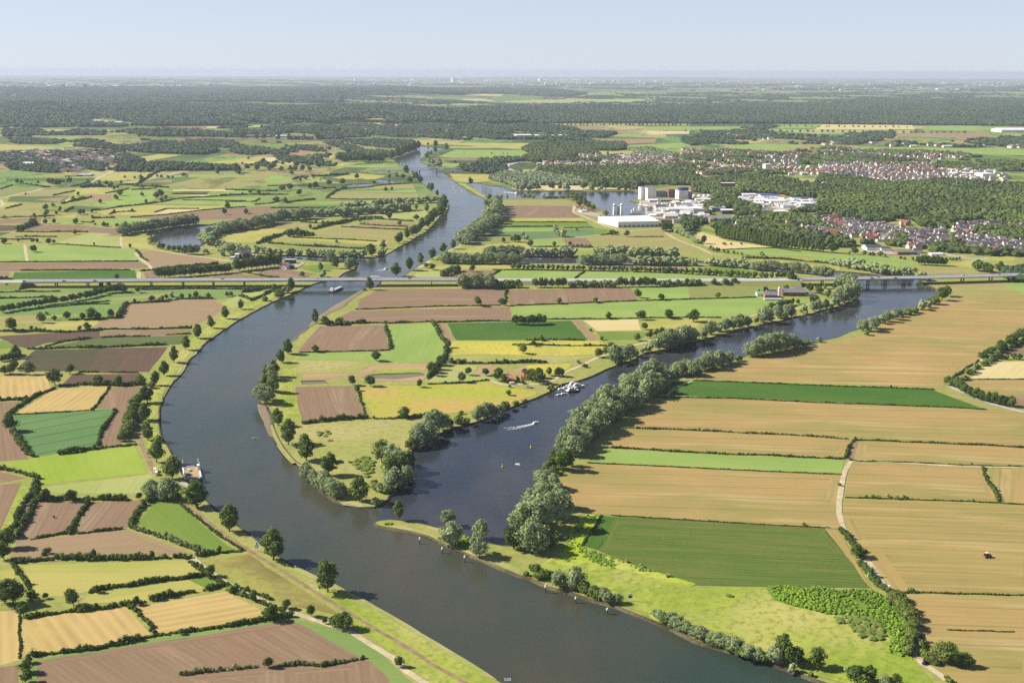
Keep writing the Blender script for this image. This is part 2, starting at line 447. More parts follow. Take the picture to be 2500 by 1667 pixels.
# ------------------------------------------------------------------ water, ground, banks
WATERS = [
    ('river', 'water', "B !1500,1800 1130,1568 1100,1550 900,1430 700,1310 520,1200 400,1130 250,1045 130,985 30,930 A 2000,880 1880,820 1750,740 1600,620 1500,550 1390,470 1330,410 1260,370 1200,290 1165,230 1120,150 1075,60 D 1040,1230 1022,1170 1020,1090 1040,990 1080,900 1150,820 1200,730 1290,640 1380,570 1500,490 1600,430 1760,350 1880,300 2010,240 H 1060,1290 1160,1230 1250,1200 !1270,1150 1280,1090 1400,1095 1550,1060 1650,1000 1780,930 1900,860 1990,780 2060,700 2110,670 2140,600 2110,540 2040,500 1960,450 1900,390 1830,320 1760,290 1720,230 1660,200 1620,165 1640,140 1740,110 1820,75 1850,30 2080,48 2000,80 1900,130 1870,160 1880,185 1980,210 2045,245 2080,280 I 130,285 190,325 245,375 330,430 430,490 510,525 530,610 515,690 470,760 400,830 330,885 270,960 170,1020 H 2050,1060 1950,1110 1850,1170 1760,1230 1690,1275 1540,1300 1440,1370 1320,1420 1200,1500 1120,1568 D 2100,430 2030,480 1960,530 1890,590 1830,640 1790,690 1750,740 1690,790 1660,850 1640,900 1640,960 1660,1000 1700,1020 1720,1060 1735,1130 1765,1210 1810,1290 1890,1380 1930,1400 A 1950,250 2010,305 2060,350 2120,390 2200,425 B 200,447 290,442 350,425 !385,385 295,550 320,566 420,582 540,602 640,632 760,692 880,742 980,782 1100,832 1220,882 1300,902 1400,952 1550,992 1700,1042 1850,1082 2000,1142 2200,1222 2352,1302 C 440,1352 620,1402 850,1482 1000,1540 1200,1610 !1500,1720"),
    ('side_arm_water', 'water2', "B !295,550 385,385 430,345 500,290 545,210 540,90 E 570,1270 650,1240 720,1200 790,1165 870,1145 980,1115 1100,1058 1200,1018 1330,970 1420,930 1500,880 1600,860 1700,825 1830,768 1960,725 2000,695 2100,670 2250,650 F 150,640 300,600 450,560 600,522 700,497 780,482 900,452 1000,432 1100,402 1200,382 1280,335 1300,290 1295,255 1240,240 1180,235 1130,215 1100,198 !1110,182 1660,208 1720,240 1790,275 1800,295 1785,315 1700,372 1550,442 1400,492 1300,532 1230,552 1170,580 1080,602 1000,628 930,636 870,636 800,646 720,660 640,676 590,695 545,718 460,738 330,775 240,808 130,828 50,845 E 2080,880 2000,930 1900,985 1800,1050 1700,1120 1600,1200 1540,1270 1500,1310 1480,1370 B 1430,215 1390,260 1340,310 1300,370 1260,440 1230,530 1215,610 1195,680 1180,692 1120,690 1030,672 930,642 840,617 760,592 720,577 620,552 500,532 400,522 320,530"),
    ('oxbow_water', 'water2', "I 820,1120 830,1088 1000,1085 1200,1090 1400,1095 1600,1110 1800,1105 2000,1110 F 250,95 450,110 650,130 850,150 1000,160 1150,160 1300,172 1500,190 !1660,208 1110,182 1000,180 850,167 650,148 450,128 250,112 I 1800,1150 1430,1150 1200,1148 870,1148"),
    ('lake', 'water2', "I 350,385 420,378 500,385 560,402 700,412 760,440 900,457 1100,457 1300,457 1500,462 1700,462 1900,457 1990,470 1985,520 1910,550 2000,572 2120,612 2130,660 2000,692 1720,692 1640,645 1560,570 1500,545 1420,522 1300,527 1140,527 880,527 700,527 600,520 540,515 470,470 400,420"),
    ('oxbow_water', 'water2', "G 1400,672 1470,700 1500,750 1600,790 1750,800 1900,795 1975,760 1945,720 1945,670 2000,620 2100,592 H 60,768 300,735 490,712 485,698 250,712 20,745 G 1950,590 1700,610 1600,640"),
    ('harbour_water', 'water', "H 170,1090 350,1068 450,1078 700,1072 900,1087 1100,1088 !1280,1090 1270,1150 1130,1142 930,1132 700,1112 560,1112 300,1112"),
    ('pond_water', 'water2', "H 1450,345 1640,360 1630,378 1480,374"),
    ('pond_water', 'water2', "H 1180,395 1390,385 1385,408 1180,414"),
    ('pond_water', 'mud', "E 280,820 600,812 620,835 450,848 290,842"),
    ('pond_water', 'mud', "E -170,862 -20,858 0,875 -160,882"),
    ('pond_water', 'mud', "E 1150,802 1240,790 1250,820 1180,828"),
]


def shoreline(data):
    pts, zone = [], 'S'
    for t in data.split():
        if t in ZONES: zone = t; continue
        cut = t[0] == '!'
        v = t.lstrip('!').split(',')
        p = ground(*px(zone, float(v[0]), float(v[1])))
        pts.append((np.array(p[:2]), cut))
    n = len(pts)
    out = []
    for i in range(n):
        p0, p1, p2, p3 = pts[i - 1][0], pts[i][0], pts[(i + 1) % n][0], pts[(i + 2) % n][0]
        if pts[i - 1][1]: p0 = p1
        if pts[(i + 1) % n][1]: p3 = p2
        L = np.linalg.norm(p2 - p1)
        k = 1 if pts[i][1] else max(1, min(14, int(L / 14)))
        for j in range(k):
            u = j / k
            q = .5 * (2 * p1 + (p2 - p0) * u + (2 * p0 - 5 * p1 + 4 * p2 - p3) * u * u + (3 * p1 - p0 - 3 * p2 + p3) * u ** 3)
            if L > 60 * k: q = p1 + (p2 - p1) * u
            if j: q = q + RNG.normal(0, min(1.0, L * .012), 2)
            out.append((q, pts[i][1]))
    return out


def inside(P, poly):
    """vectorised point in polygon"""
    P = np.asarray(P); x, y = P[:, 0], P[:, 1]
    c = np.zeros(len(P), bool)
    n = len(poly)
    for i in range(n):
        x1, y1 = poly[i]; x2, y2 = poly[(i + 1) % n]
        if y1 == y2: continue
        m = ((y1 > y) != (y2 > y)) & (x < (x2 - x1) * (y - y1) / (y2 - y1) + x1)
        c ^= m
    return c


def poly_obj(name, pts, z, mat, rot=None, kind='structure'):
    """flat polygon sheet, its local x along rot"""
    c = sum((Vector(p[:2]) for p in pts), Vector((0, 0))) / len(pts)
    if rot is None:
        n = len(pts)
        e = max((Vector(pts[(i + 1) % n][:2]) - Vector(pts[i][:2]) for i in range(n)), key=lambda v: v.length)
        rot = math.atan2(e.y, e.x)
    ca, sa = math.cos(-rot), math.sin(-rot)
    loc = []
    for p in pts:
        d = Vector(p[:2]) - c
        loc.append(Vector((d.x * ca - d.y * sa, d.x * sa + d.y * ca, 0)))
    tris = geometry.tessellate_polygon([loc])
    F = []
    for a, b, d in tris:
        k = (loc[b] - loc[a]).cross(loc[d] - loc[a]).z
        F.append((a, b, d) if k > 0 else (a, d, b))
    me = mesh_np(name, [tuple(v) for v in loc], np.array(F), [mat])
    o = link(name, me)
    o.location = (c.x, c.y, z); o.rotation_euler = (0, 0, rot)
    return tag(o, kind=kind)


SHORES = []
WZ = -1.1
for i, (nm, mt, data) in enumerate(WATERS):
    sh = shoreline(data)
    SHORES.append((nm, sh, [tuple(q) for q, _ in sh]))
    poly_obj(nm, [Vector((q[0], q[1], 0)) for q, _ in sh], WZ if mt != 'mud' else -.6, M[mt], rot=0.0)


def in_water(P):
    c = np.zeros(len(P), bool)
    for _, _, poly in SHORES: c |= inside(P, poly)
    return c


# one ground sheet to the horizon, with the river and the ponds cut out of it
vs, es = [], []
for nm, sh, poly in SHORES:
    b = len(vs)
    vs += [Vector(p) for p in poly]
    es += [(b + i, b + (i + 1) % len(poly)) for i in range(len(poly))]
b = len(vs)
FAR = 60000.0
vs += [Vector(p) for p in ((-45000, -1500), (45000, -1500), (45000, FAR), (-45000, FAR))]
es += [(b, b + 1), (b + 1, b + 2), (b + 2, b + 3), (b + 3, b)]
gx, gy = np.meshgrid(np.arange(-3200, 3201, 260), np.arange(60, 6300, 260))
g = np.stack([gx.ravel(), gy.ravel()], 1) + RNG.uniform(-40, 40, (gx.size, 2))
vs += [Vector(p) for p in g[~in_water(g)]]
for y in (8000, 12000, 18000, 28000, 40000):
    vs += [Vector((x, y + 50 * math.sin(x))) for x in range(-40000, 40001, 5000)]
ov, oe, of, _, _, _ = geometry.delaunay_2d_cdt(vs, es, [], 0, 1e-3)
V = np.array([(v.x, v.y, 0) for v in ov]); F = np.array([f for f in of if len(f) == 3])
cen = V[F].mean(1)[:, :2]
F = F[~in_water(cen)]
nz = np.cross(V[F[:, 1]] - V[F[:, 0]], V[F[:, 2]] - V[F[:, 0]])[:, 2]
F[nz < 0] = F[nz < 0][:, ::-1]
tag(link('ground', mesh_np('ground', V, F, [M['land']])), kind='structure')

for nm, sh, poly in SHORES:
    n = len(poly)
    area = sum(poly[i][0] * poly[(i + 1) % n][1] - poly[(i + 1) % n][0] * poly[i][1] for i in range(n))
    sg = 1 if area > 0 else -1
    P = np.array(poly)
    T = np.roll(P, -1, 0) - np.roll(P, 1, 0)
    T /= np.maximum(np.linalg.norm(T, axis=1, keepdims=True), 1e-6)
    N = np.stack([-T[:, 1], T[:, 0]], 1) * sg                      # towards the water
    w = 1.7 + RNG.normal(0, .3, n)
    big = nm in ('river', 'side_arm_water')
    V = np.concatenate([np.c_[P - N * (1.3 if big else .8), np.full(n, .05)], np.c_[P - N * .2, np.full(n,   .12 if big else .06)], np.c_[P + N * w[:, None] * (1 if big else .5), np.full(n, WZ - .25)]])
    Fq = [(k * n + i, k * n + (i + 1) % n, (k + 1) * n + (i + 1) % n, (k + 1) * n + i) for i in range(n) if not sh[i][1] for k in (0, 1)]
    tag(link('river_bank' if big else 'shore', mesh_np('bank', V, np.array(Fq), [M['bank']])), kind='structure')

# ------------------------------------------------------------------ fields, each a sheet of its own
FIELDS = """
me|E -230,1140 0,1130 620,1095 610,1150 540,1220 520,1310 430,1350 320,1400 260,1440 100,1480 -100,1500 -190,1400 -300,1260
m2|D 1830,760 1880,700 1910,690 1895,800 1870,900 1880,960 1930,1110 1800,1120 1760,1060 1720,990
m2|B 0,960 60,1010 250,1080 400,1160 520,1230 700,1340 900,1460 1080,1580 620,1580 420,1400 300,1290 180,1190 60,1080 -100,960
mb|B -90,900 60,1080 180,1200 420,1400 700,1600 640,1570 480,1450 300,1290 100,1140 -40,1000
mb|A 1340,790 1590,745 1700,830 1960,990 2180,1140 2000,1100 1880,1080 1700,1020 1480,910
m2|A 1180,420 1330,520 1480,625 1640,750 1740,800 1900,890 2080,990 2080,1010 1900,920 1700,800 1560,690 1400,570 1240,460
m2|D 1880,290 1740,330 1600,400 1480,480 1360,555 1270,630 1180,720 1100,830 1050,900 1010,990 995,1090 1000,1200 1020,1290 1000,1340 940,1280 920,1150 930,1010 1000,880 1100,740 1230,590 1400,460 1600,360 1720,300 1850,265
mt|D 90,1080 740,1038 690,1140 620,1275 380,1322 215,1348 140,1260 75,1190|3
lg|D 0,1390 380,1330 860,1280 935,1450 265,1520 235,1460 100,1410
pg|A 265,320 960,235 975,262 925,360 250,358
br|A -60,220 0,218 160,262 0,292 -60,300|1
br|A -60,305 135,292 0,590 -60,640|1
m2|A 137,292 200,282 120,480 60,600 0,600
br|A 230,412 535,410 440,615 300,625 150,650 110,760 100,660 160,560|1
br|A 560,410 920,405 850,500 820,570 770,580 490,610|1
b2|A 150,655 480,624 800,586 1230,745 760,755 350,770 60,775 100,690|0
gd|A 970,405 1120,405 1290,560 1450,690 1540,730 1300,735 880,555 960,450|2
sg|A 145,818 1180,783 1255,840 1290,868 750,940 560,985 420,1015 230,1015
sg|A 560,1000 1200,910 1300,960 1290,985 930,1045 510,1070
gd|A 1210,910 1330,880 1400,930 1310,960
st|A 145,1165 500,1110 800,1080 960,1255 620,1330 200,1385 130,1410|2
st|A 870,1080 1440,985 1690,1110 1680,1150 1020,1258|0
st|A -60,1112 115,1105 125,1420 0,1455 -60,1470|1
br|A -60,1475 115,1450 118,1640 -60,1650|1
g2|A 205,1425 980,1285 1865,1150 2200,1240 2400,1345 2560,1500 2700,1640 2500,1640 2330,1420 1865,1172 240,1432 240,1640 190,1640
br|A 240,1432 1865,1172 2330,1420 2480,1540 2500,1650 240,1650|1
br|A 2352,1425 2480,1535 2500,1640 1700,1640 1160,1520 1760,1475|1
sg|A -40,860 90,840 100,900 -20,1000 -60,1000
st|D -60,832 300,830 310,882 340,908 170,990 -60,975|1
st|D 100,1075 355,912 690,900 580,1055|0
br|D 705,905 890,898 870,1020 800,1150 770,1268 622,1276 742,1040 610,1035|3
br|D -60,1000 150,992 50,1090 70,1200 185,1360 -60,1380|2
dk|D 400,880 460,822 900,815 930,872 700,888|1
dg|D 110,790 190,690 225,665 640,655 560,800 120,803|2
dk|D 640,655 1070,645 1010,730 950,805 560,800|1
go|D 330,640 600,590 1220,570 1150,628 600,655 310,650|1
dk|D -60,580 400,550 640,545 640,590 300,620 180,658 100,640 0,590|1
br|D 640,545 1220,535 1210,562 640,590|1
gd|D -60,600 40,605 105,645 -60,665
g2|D -60,272 1800,268 1720,292 1560,310 1400,345 1120,342 790,372 690,440 250,440 -60,450|0
to|D -60,345 560,312 575,300 -60,335|0
to|D 720,335 1095,300 1090,322 720,348|0
sg|D 170,268 920,254 905,262 160,278|0
b2|D 790,378 1120,346 1360,340 1430,385 1380,440 1220,522 580,535 650,480 760,450|1
to|D -60,462 250,446 262,500 -60,512|0
sg|D 285,500 630,478 570,542 255,546|0
gd|D 640,476 760,440 640,440 300,462 300,480
pg|D 1410,370 1530,318 1610,345 1490,402|0
pg|D 1540,302 1720,290 1625,345|0
gr|D -60,0 165,2 170,100 -60,105|0
gr|D 182,2 760,20 870,50 880,96 182,100|1
br|D -60,112 880,100 965,140 -60,166|0
gg|D 90,170 860,155 872,208 80,213|0
br|D -60,170 60,172 60,190 -60,190
b2|D 890,42 1000,30 1480,98 970,152|1
br|D 920,170 1420,120 1480,140 985,206 930,206|0
gd|D 1390,115 1500,108 1560,125 1440,140
br|H -120,1268 100,1250 400,1278 330,1290 -120,1290|1
br|H 290,1228 520,1200 868,1250 760,1278 480,1283|1
gd|H 640,1180 1000,1150 1060,1200 880,1240
gd|H -120,1150 150,1140 140,1175 -100,1175
br|E 200,345 330,276 1132,274 1130,375 1100,380 190,405|1
br|E 1150,282 1930,268 1985,350 1600,365 1160,384|1
br|E 60,460 150,415 1165,390 1165,475 380,495 30,492|1
br|E -50,515 365,505 400,665 -190,680 -120,590|3
gr|E 1178,392 1600,370 2352,346 2352,452 1980,462 1178,470|0
gr|E 1948,266 2352,260 2352,340 1992,350|0
ol|F 200,255 830,250 840,290 640,330 220,338|0
gr|F -20,348 640,334 960,345 960,380 740,402 600,450 -20,455|0
gr|E 395,502 670,494 765,650 735,738 400,740 -60,728 -190,720 -190,686 410,672|2
gg|E 762,496 1550,478 1660,600 822,603|0
b2|E 690,503 748,495 815,603 765,600|0
b2|E 1552,476 1610,476 1730,605 1672,605|0
s2|E 1630,477 1980,468 2000,540 1720,545|0
sg|E 2010,472 2430,462 2352,520 2220,545 2060,570
gd|E 1712,548 2050,550 2000,600 1780,602
ye|E 800,609 1720,606 1810,640 1760,690 1500,705 960,690 760,700
me|E 760,700 1500,706 1740,700 1500,745 1400,752 760,748
me|E -190,728 640,748 640,755 260,770 180,810 -190,812
sd|E 300,760 640,755 660,790 560,800 300,790 250,830 160,850 -160,850 -160,815 180,815|0
m2|E 300,790 560,778 620,800 480,812 310,815
sd|E 240,850 450,850 640,825 600,860 240,868
pg|E 640,870 700,800 760,760 960,765 920,820 1030,830 1120,835 1060,860 900,868
sd|E 930,825 970,765 1080,770 1040,825
sd|E 1110,815 1250,770 1400,775 1270,830 1150,835
ye|E 1250,765 1560,750 1530,790 1400,830 1330,800
yo|E 210,902 900,882 1010,862 1100,890 1330,930 1330,950 1060,1040 600,1088 290,1105 240,1000|0
br|D 1885,900 2255,895 2330,1085 1930,1118 1900,1010|3
tn|F 245,855 490,772 640,722 880,665 1080,622 1390,565 1420,500 1560,455 1700,392 1840,345 1900,312 2430,314 2430,490 2352,530 1870,862 1830,914 1500,893 800,868|9
to|F 1770,242 2170,232 2340,302 1900,296 1830,270|0
gr|F 2200,232 2430,225 2430,300 2345,298
gg|F 242,858 800,878 1500,905 1770,920 1900,970 2100,1043 1400,1008 500,968 90,952 140,905 210,878|1
gg|F 12,948 110,870 235,856 200,876 130,905 85,948
to|F 1775,922 1830,918 2230,1050 2110,1045 1920,972|2
tn|F -30,1010 70,968 500,976 1400,1015 2230,1052 2430,1080 2430,1284 1700,1238 1100,1213 0,1162 -190,1158|9
tn|F -190,1170 0,1175 1100,1222 1250,1242 1205,1355 700,1338 0,1298 -330,1280|9
gr|F -330,1292 0,1312 700,1347 1205,1366 1190,1450 600,1430 0,1400 -420,1382|1
tn|F 1290,1242 2430,1290 2430,1402 1262,1365|0
tn|C -440,172 0,182 1190,237 1160,440 1178,580 500,545 0,513 -440,485 -560,390 -610,280 -560,200|9
gk|B 1835,508 2352,530 C 1078,582 1250,780 1370,962 720,953 230,943 100,900 -100,830 B 1725,722|0
gg|B 1752,500 1830,510 1722,720 1622,690|1
tn|C 1085,584 1178,590 1240,720 1378,958 1372,962|2
tn|C 1250,165 2085,192 2190,412 1400,394 1212,378 1220,260|0
tn|C 2115,198 2430,210 2430,428 2197,414|1
t2|C 1212,392 2430,436 2430,1008 1510,984 1340,760 1290,680 1190,500|9
tn|C 1340,770 1430,710 1620,965 1500,982|1
tn|C 1510,1002 2430,1018 2430,1660 1900,1660 1800,1500 1730,1440 1690,1290 1690,1190 1570,1070|9
m2|B 1245,878 1350,815 1480,740 1600,710 2352,935 C 230,954 720,963 1380,985 1500,1040 1620,1210 1640,1420 1740,1530 1830,1640 1500,1640 1230,1575 1020,1520 850,1455 620,1378 440,1330 230,1262 20,1180 B 2000,1120 1850,1062 1700,1022 1550,972 1400,932 1300,890
lb|C 700,958 1380,985 1500,1035 1600,1200 1600,1330 1560,1400 1500,1385 1500,1270 1360,1165 1120,1130 900,1085 760,1040
ml|B 1500,740 1560,560 1640,492 1748,497 1615,700 1900,800 2352,940 2200,930 1900,850 1650,800 1550,830 1450,800
s2|F 2000,850 2140,742 2430,735 2430,850|0
tn|F 1950,882 2000,856 2430,856 2430,955 2100,950|1
br|F 2200,680 2352,600 2430,590 2430,700 2300,715
br|F 2120,956 2430,962 2430,1040 2352,1030 2200,980
br|I 690,600 1398,600 1350,650 1450,713 692,713|1
to|I 700,542 1290,536 1390,570 1398,598 692,598|0
sg|I 670,718 1450,716 1500,752 660,756|0
gd|I 655,760 1500,756 1550,795 1530,810 620,805|0
gr|I 605,812 1175,810 1190,840 580,845|0
mg|I 580,847 1190,842 1260,905 950,925 545,890|1
mg|I 1285,822 1540,816 1600,878 1310,902|0
gd|I 1540,800 1720,830 1660,870 1600,875
ol|I 500,897 770,892 800,940 430,968
sg|I 210,1045 530,972 900,950 980,995 1560,1000 1560,1020 1000,1030 520,1050
gr|I 990,937 1250,920 1312,985 1000,990
br|I 1262,916 1490,906 1550,975 1325,985|0
to|I 1500,905 1640,880 2220,815 2280,885 2470,990 2600,1045 1870,1012 1560,1000|1
sg|I 55,1172 750,1166 780,1200 60,1202|0
pg|I -120,1210 60,1205 280,1190 100,1280 -160,1285
br|I 110,1288 290,1212 660,1216 570,1278 290,1290|1
gr|I 590,1282 680,1216 1462,1226 1382,1295|0
gr|I 1422,1292 1482,1228 2440,1248 2440,1302|1
b2|I 1500,1170 2440,1172 2440,1210 1520,1200|0
gr|F 0,180 700,200 830,206 830,212 0,210|0
gd|F 330,135 480,140 720,180 520,205 280,150
s2|J 450,762 640,752 930,832 650,836|0
s2|J 665,846 940,832 1050,885 1580,962 1000,985 800,940 770,870|3
gd|J 430,742 590,702 900,762 925,800 640,748 460,758
ol|J 300,770 420,745 440,790 360,800
gr|J 990,1000 1240,970 1600,972 2000,1010 2440,1060 2440,1110 1900,1060 1280,1040 1100,1040|1
gr|K -50,1290 300,1262 700,1300 1090,1350 1090,1410 730,1430 400,1372 -50,1340|1
sg|J 1290,1095 1600,1100 2000,1160 2352,1190 2352,1225 1900,1190 1500,1130
to|K 930,1442 1600,1425 1690,1490 1250,1512|0
sg|K 1500,1390 1760,1340 2000,1300 2250,1310 2250,1350 1850,1360 1800,1440
gr|I 70,130 240,62 880,66 990,120 760,148 480,148|1
br|I 30,142 470,136 468,165 60,166|1
gr|I 110,192 540,190 500,220 110,232|0
sg|I 180,32 860,30 880,58 650,47 200,47|0
sg|I 180,292 640,302 560,360 400,378 260,365
s2|I 770,432 900,408 1100,402 1880,405 1900,440 1300,450 900,452|1
m2|I 262,378 300,378 420,430 530,505 520,518 430,480 340,425
sg|I 890,250 1010,252 1020,285 880,280
sg|H -60,872 330,805 640,832 540,880 250,948 -60,940|0
to|H 330,802 530,762 980,780 650,832|0
to|H 890,852 1080,802 1730,836 1680,872 1570,942 900,892|1
b2|H 1340,745 1815,766 1812,795 1320,780|0
b2|H 1100,792 1330,786 1770,830 1740,834 1100,800|1
ol|H 400,942 1450,975 1430,1000 480,960
sg|H 600,905 890,900 1550,945 1540,985 1450,972 640,915|1
ol|H 420,972 1350,1030 1335,1062 560,1015|0
sg|H 690,738 1230,736 1200,756 840,766 680,748
pg|H 1140,702 1900,640 1960,692 1800,722 1400,716
to|H 990,532 1070,472 1840,482 1850,520|1
gr|H 1080,470 1820,440 1825,470|0
to|H 1110,440 1300,420 1790,386 1810,436|1
gr|H 590,572 1840,532 1700,560 1200,575|0
gg|H 510,602 1085,596 1062,622 500,616|0
br|H -60,632 400,602 500,626 1060,630 830,662 770,642 400,690 -60,692|0
gr|H 370,362 440,306 680,326 650,362 450,386
me|H 760,380 840,326 1140,390 940,372
sg|H 1020,332 1240,286 1540,312 1440,345 1140,346
br|H 560,302 960,276 820,312
gr|H -60,522 330,516 280,552 -60,556|0
gr|H -60,560 280,582 550,548 500,598 -60,602|0
s2|H 60,190 480,128 600,130 560,170 300,195|1
s2|H 520,195 640,140 800,160 760,195|0
s2|H 860,140 1040,118 1000,146 880,150
s2|H 780,215 1200,195 1100,215|0
gr|H 1110,186 1320,168 1340,192|0
gr|H 880,225 1520,198 1560,235|0
b2|H -60,215 200,200 210,232 -60,240
b2|H -60,300 120,285 100,320 -60,330
gr|G 880,402 1120,332 1222,256 1480,256 1500,332 1400,380 1100,412|1
gr|G 1440,382 1700,332 2400,320 2400,396|2
sg|G 930,462 1100,422 1420,396 2250,406 1700,458 1600,432 1440,490 1000,490|2
s2|G 1450,490 1600,436 1960,436 1700,465|2
br|G 1250,516 2400,420 2400,532 1500,530|0
br|G 250,640 350,582 750,586 1150,630 1140,690 1060,682 850,652|0
to|G 10,715 100,672 690,660 725,688 680,716|0
pg|G 520,762 700,702 870,662 1060,666 970,700 1150,702 1160,800 900,780|0
sg|G 1175,702 1410,706 1472,810 1175,812
gr|G 262,772 520,776 1300,826 1200,930 270,940|1
br|G -60,540 400,512 380,560 -60,578|0
dk|G -60,585 160,590 150,640 -60,650
gg|G -60,655 110,655 10,690 -60,700
to|G -60,440 385,440 385,490 -60,495|0
to|G 60,432 250,382 480,386 400,432|0
sg|G -60,372 210,374 20,432 -60,432
go|G 70,362 100,312 665,312 620,345 560,372|0
b2|G 330,342 640,318 560,366
ol|G -60,222 80,215 410,240 50,312 -60,320|0
to|G 100,305 470,242 740,240 700,300|1
to|G 360,280 700,240 1000,230 900,290|1
sg|G 720,240 1100,215 1090,290 700,300
b2|G 840,290 1110,300 1060,350 900,360
s2|G 560,372 700,328 810,322 690,362
b2|G 1100,90 1400,85 1240,125 1050,140
sg|G 900,140 1100,88 1450,92 1200,160 1000,170
gg|G 60,142 910,138 880,165 60,165
to|G 230,128 500,98 760,95 900,130
g2|G -60,80 160,65 420,95 100,125 -60,135
to|G 240,190 640,180 500,215
gr|G 1440,140 1750,105 1780,125 1500,140
b2|G 1380,175 1650,148 1640,178 1400,180
sg|G 1100,180 1390,150 1300,190
b2|G 1780,80 2400,70 2400,96 1800,96
gr|G 1800,100 2400,96 2400,130 1800,130
go|G 1640,280 1780,260 2010,262 1980,288 1640,292
s2|G 1640,250 2240,244 2240,262 1660,262
s2|G 1580,300 2000,298 2090,262 2010,300 1980,312
gr|G 2040,302 2160,262 2400,262 2400,300
sg|G 1400,580 1550,545 1600,560 1420,590
gr|G 870,575 1160,522 1680,530 1300,570 1100,590
gr|G 420,570 850,545 860,572 500,578
sg|G 470,520 730,485 720,515
go|G 640,470 700,402 1000,420 880,450
sg|G -60,510 320,495 320,515 -60,530
s2|L 430,585 700,560 1100,572 900,582|1
sg|L 0,610 0,570 440,600 440,615
gr|L 340,525 520,518 580,528 440,540
g2|L 200,520 330,515 370,525
to|L 480,545 560,525 780,530 640,545
sg|L 1160,720 1500,690 1850,650 1800,690 1500,710
s2|L 1820,680 1960,655 2100,655 2300,650 2200,675 1840,690
sg|L 820,680 1100,640 1250,645 1000,690
sg|L 1650,700 1880,700 2100,710 1850,725
to|L 1980,565 2200,560 2150,572
s2|L 1230,290 1640,292 1630,302 1260,298|0
s2|L 1830,308 2140,322 2130,332 1850,318|0
gd|L 2040,294 2400,300 2400,318 2060,312
sg|L 690,470 870,480 860,486 700,482
b2|L 980,475 1150,472 1140,502 1060,490
s2|L 1420,450 1530,448 1530,460 1430,460
s2|L 1630,445 1820,440 1800,452 1640,452
sd|L 0,320 160,305 320,308 160,322 0,332
gd|M 420,238 510,235 510,252 450,250
gd|M 580,240 800,245 820,262 640,258
s2|M 840,236 980,226 1120,230 1100,238|0
s2|M 820,262 960,260 1050,268 860,270
gd|M 1040,240 1400,245 1360,255 1060,252
pg|M 1100,275 1500,262 2100,262 2060,282 1600,285 1160,285|1
gd|M 1100,318 1300,318 1290,328 1100,328
s2|M 0,425 300,426 300,434 0,434
sg|M 1380,432 2400,432 2400,440 1400,440
b2|M 1580,450 1820,442 1780,470 1600,470|1
gr|M 2080,452 2400,446 2400,470 2100,475
s2|M 2100,482 2400,482 2400,500 2130,502|0
gr|M 1830,500 2080,502 2060,520 1830,515
b2|M 1780,535 2180,535 2160,560 1850,575
gr|M 1940,580 2400,560 2400,600 1980,600
sg|M 1730,610 2040,620 1900,645 1740,635
sg|M 720,560 1400,566 1390,588 1230,605 740,572
sg|M 520,545 760,550 600,580 530,570
gr|N -60,450 500,450 420,470 -60,475
gr|N 640,435 960,436 900,460 660,462
s2|N 960,436 1580,440 1600,470 900,470|0
pg|N 540,470 1600,475 1560,500 900,500
s2|N 960,520 1500,500 1480,530 1200,545|0
gr|N 1650,445 2000,445 2180,460 2000,480 1660,475
b2|N 1400,495 2100,490 2120,530 1500,520|0
gr|N 2180,505 2400,505 2400,560 2180,570
sg|N 420,545 620,540 520,560 430,570
to|N 530,600 860,570 1000,575 860,610 560,625|0
gr|N 220,605 420,570 860,575 600,622 260,625
gr|N 1150,590 2200,600 2400,615 2400,650 2000,640 1700,615 1160,612|1
g2|N 1700,625 1920,630 2100,655 1800,640
to|N 2040,598 2220,592 2200,610
to|N 1580,565 1680,555 1900,545 2080,545 2000,575 1700,580|1
sg|N 780,685 1000,680 980,700 800,700
gd|N 1700,670 2050,680 2400,668 2400,688 1720,690
sg|N 1180,685 1560,680 1540,700 1240,698
sb|B 400,578 520,600 640,634 760,694 880,744 980,785 1100,834 1210,876 1235,850 1120,795 990,742 880,700 760,655 640,610 520,575 420,560
sb|B 640,560 720,577 760,590 850,620 850,640 740,605 640,580
sb|A 1880,818 2000,876 2110,922 B 30,926 130,982 250,1043 400,1128 520,1198 700,1308 900,1428 1080,1545 1000,1530 700,1340 400,1150 250,1065 120,1005 A 2000,905 1870,850
sb|D 1080,905 1150,825 1200,735 1290,645 1270,640 1180,730 1110,840 1050,930 1030,1010 1030,990
sb|D 1735,1135 1765,1212 1810,1292 1890,1382 1860,1390 1790,1310 1745,1220 1725,1150
sb|B 60,400 100,432 200,447 290,444 350,427 330,405 220,420 120,400
"""
_boxes = []


def layer_for(pts):
    x0 = min(p[0] for p in pts); x1 = max(p[0] for p in pts); y0 = min(p[1] for p in pts); y1 = max(p[1] for p in pts)
    k = 1
    for b in _boxes:
        if b[0] < x1 and b[1] > x0 and b[2] < y1 and b[3] > y0: k = max(k, b[4] + 1)
    _boxes.append((x0, x1, y0, y1, k))
    return .02 + .012 * k * max(1.0, y0 / 1800.0)


FNAME = {'br': 'ploughed_field', 'b2': 'ploughed_field', 'dk': 'ploughed_field', 'dg': 'crop_field', 'tn': 'cereal_field', 't2': 'cereal_field',
         'to': 'crop_field', 'st': 'stubble_field', 's2': 'straw_field', 'sg': 'hay_field', 'pg': 'hay_field', 'gg': 'crop_field', 'gk': 'crop_field',
         'go': 'crop_field', 'mg': 'wheat_field', 'mt': 'wheat_field', 'sd': 'sand_field'}


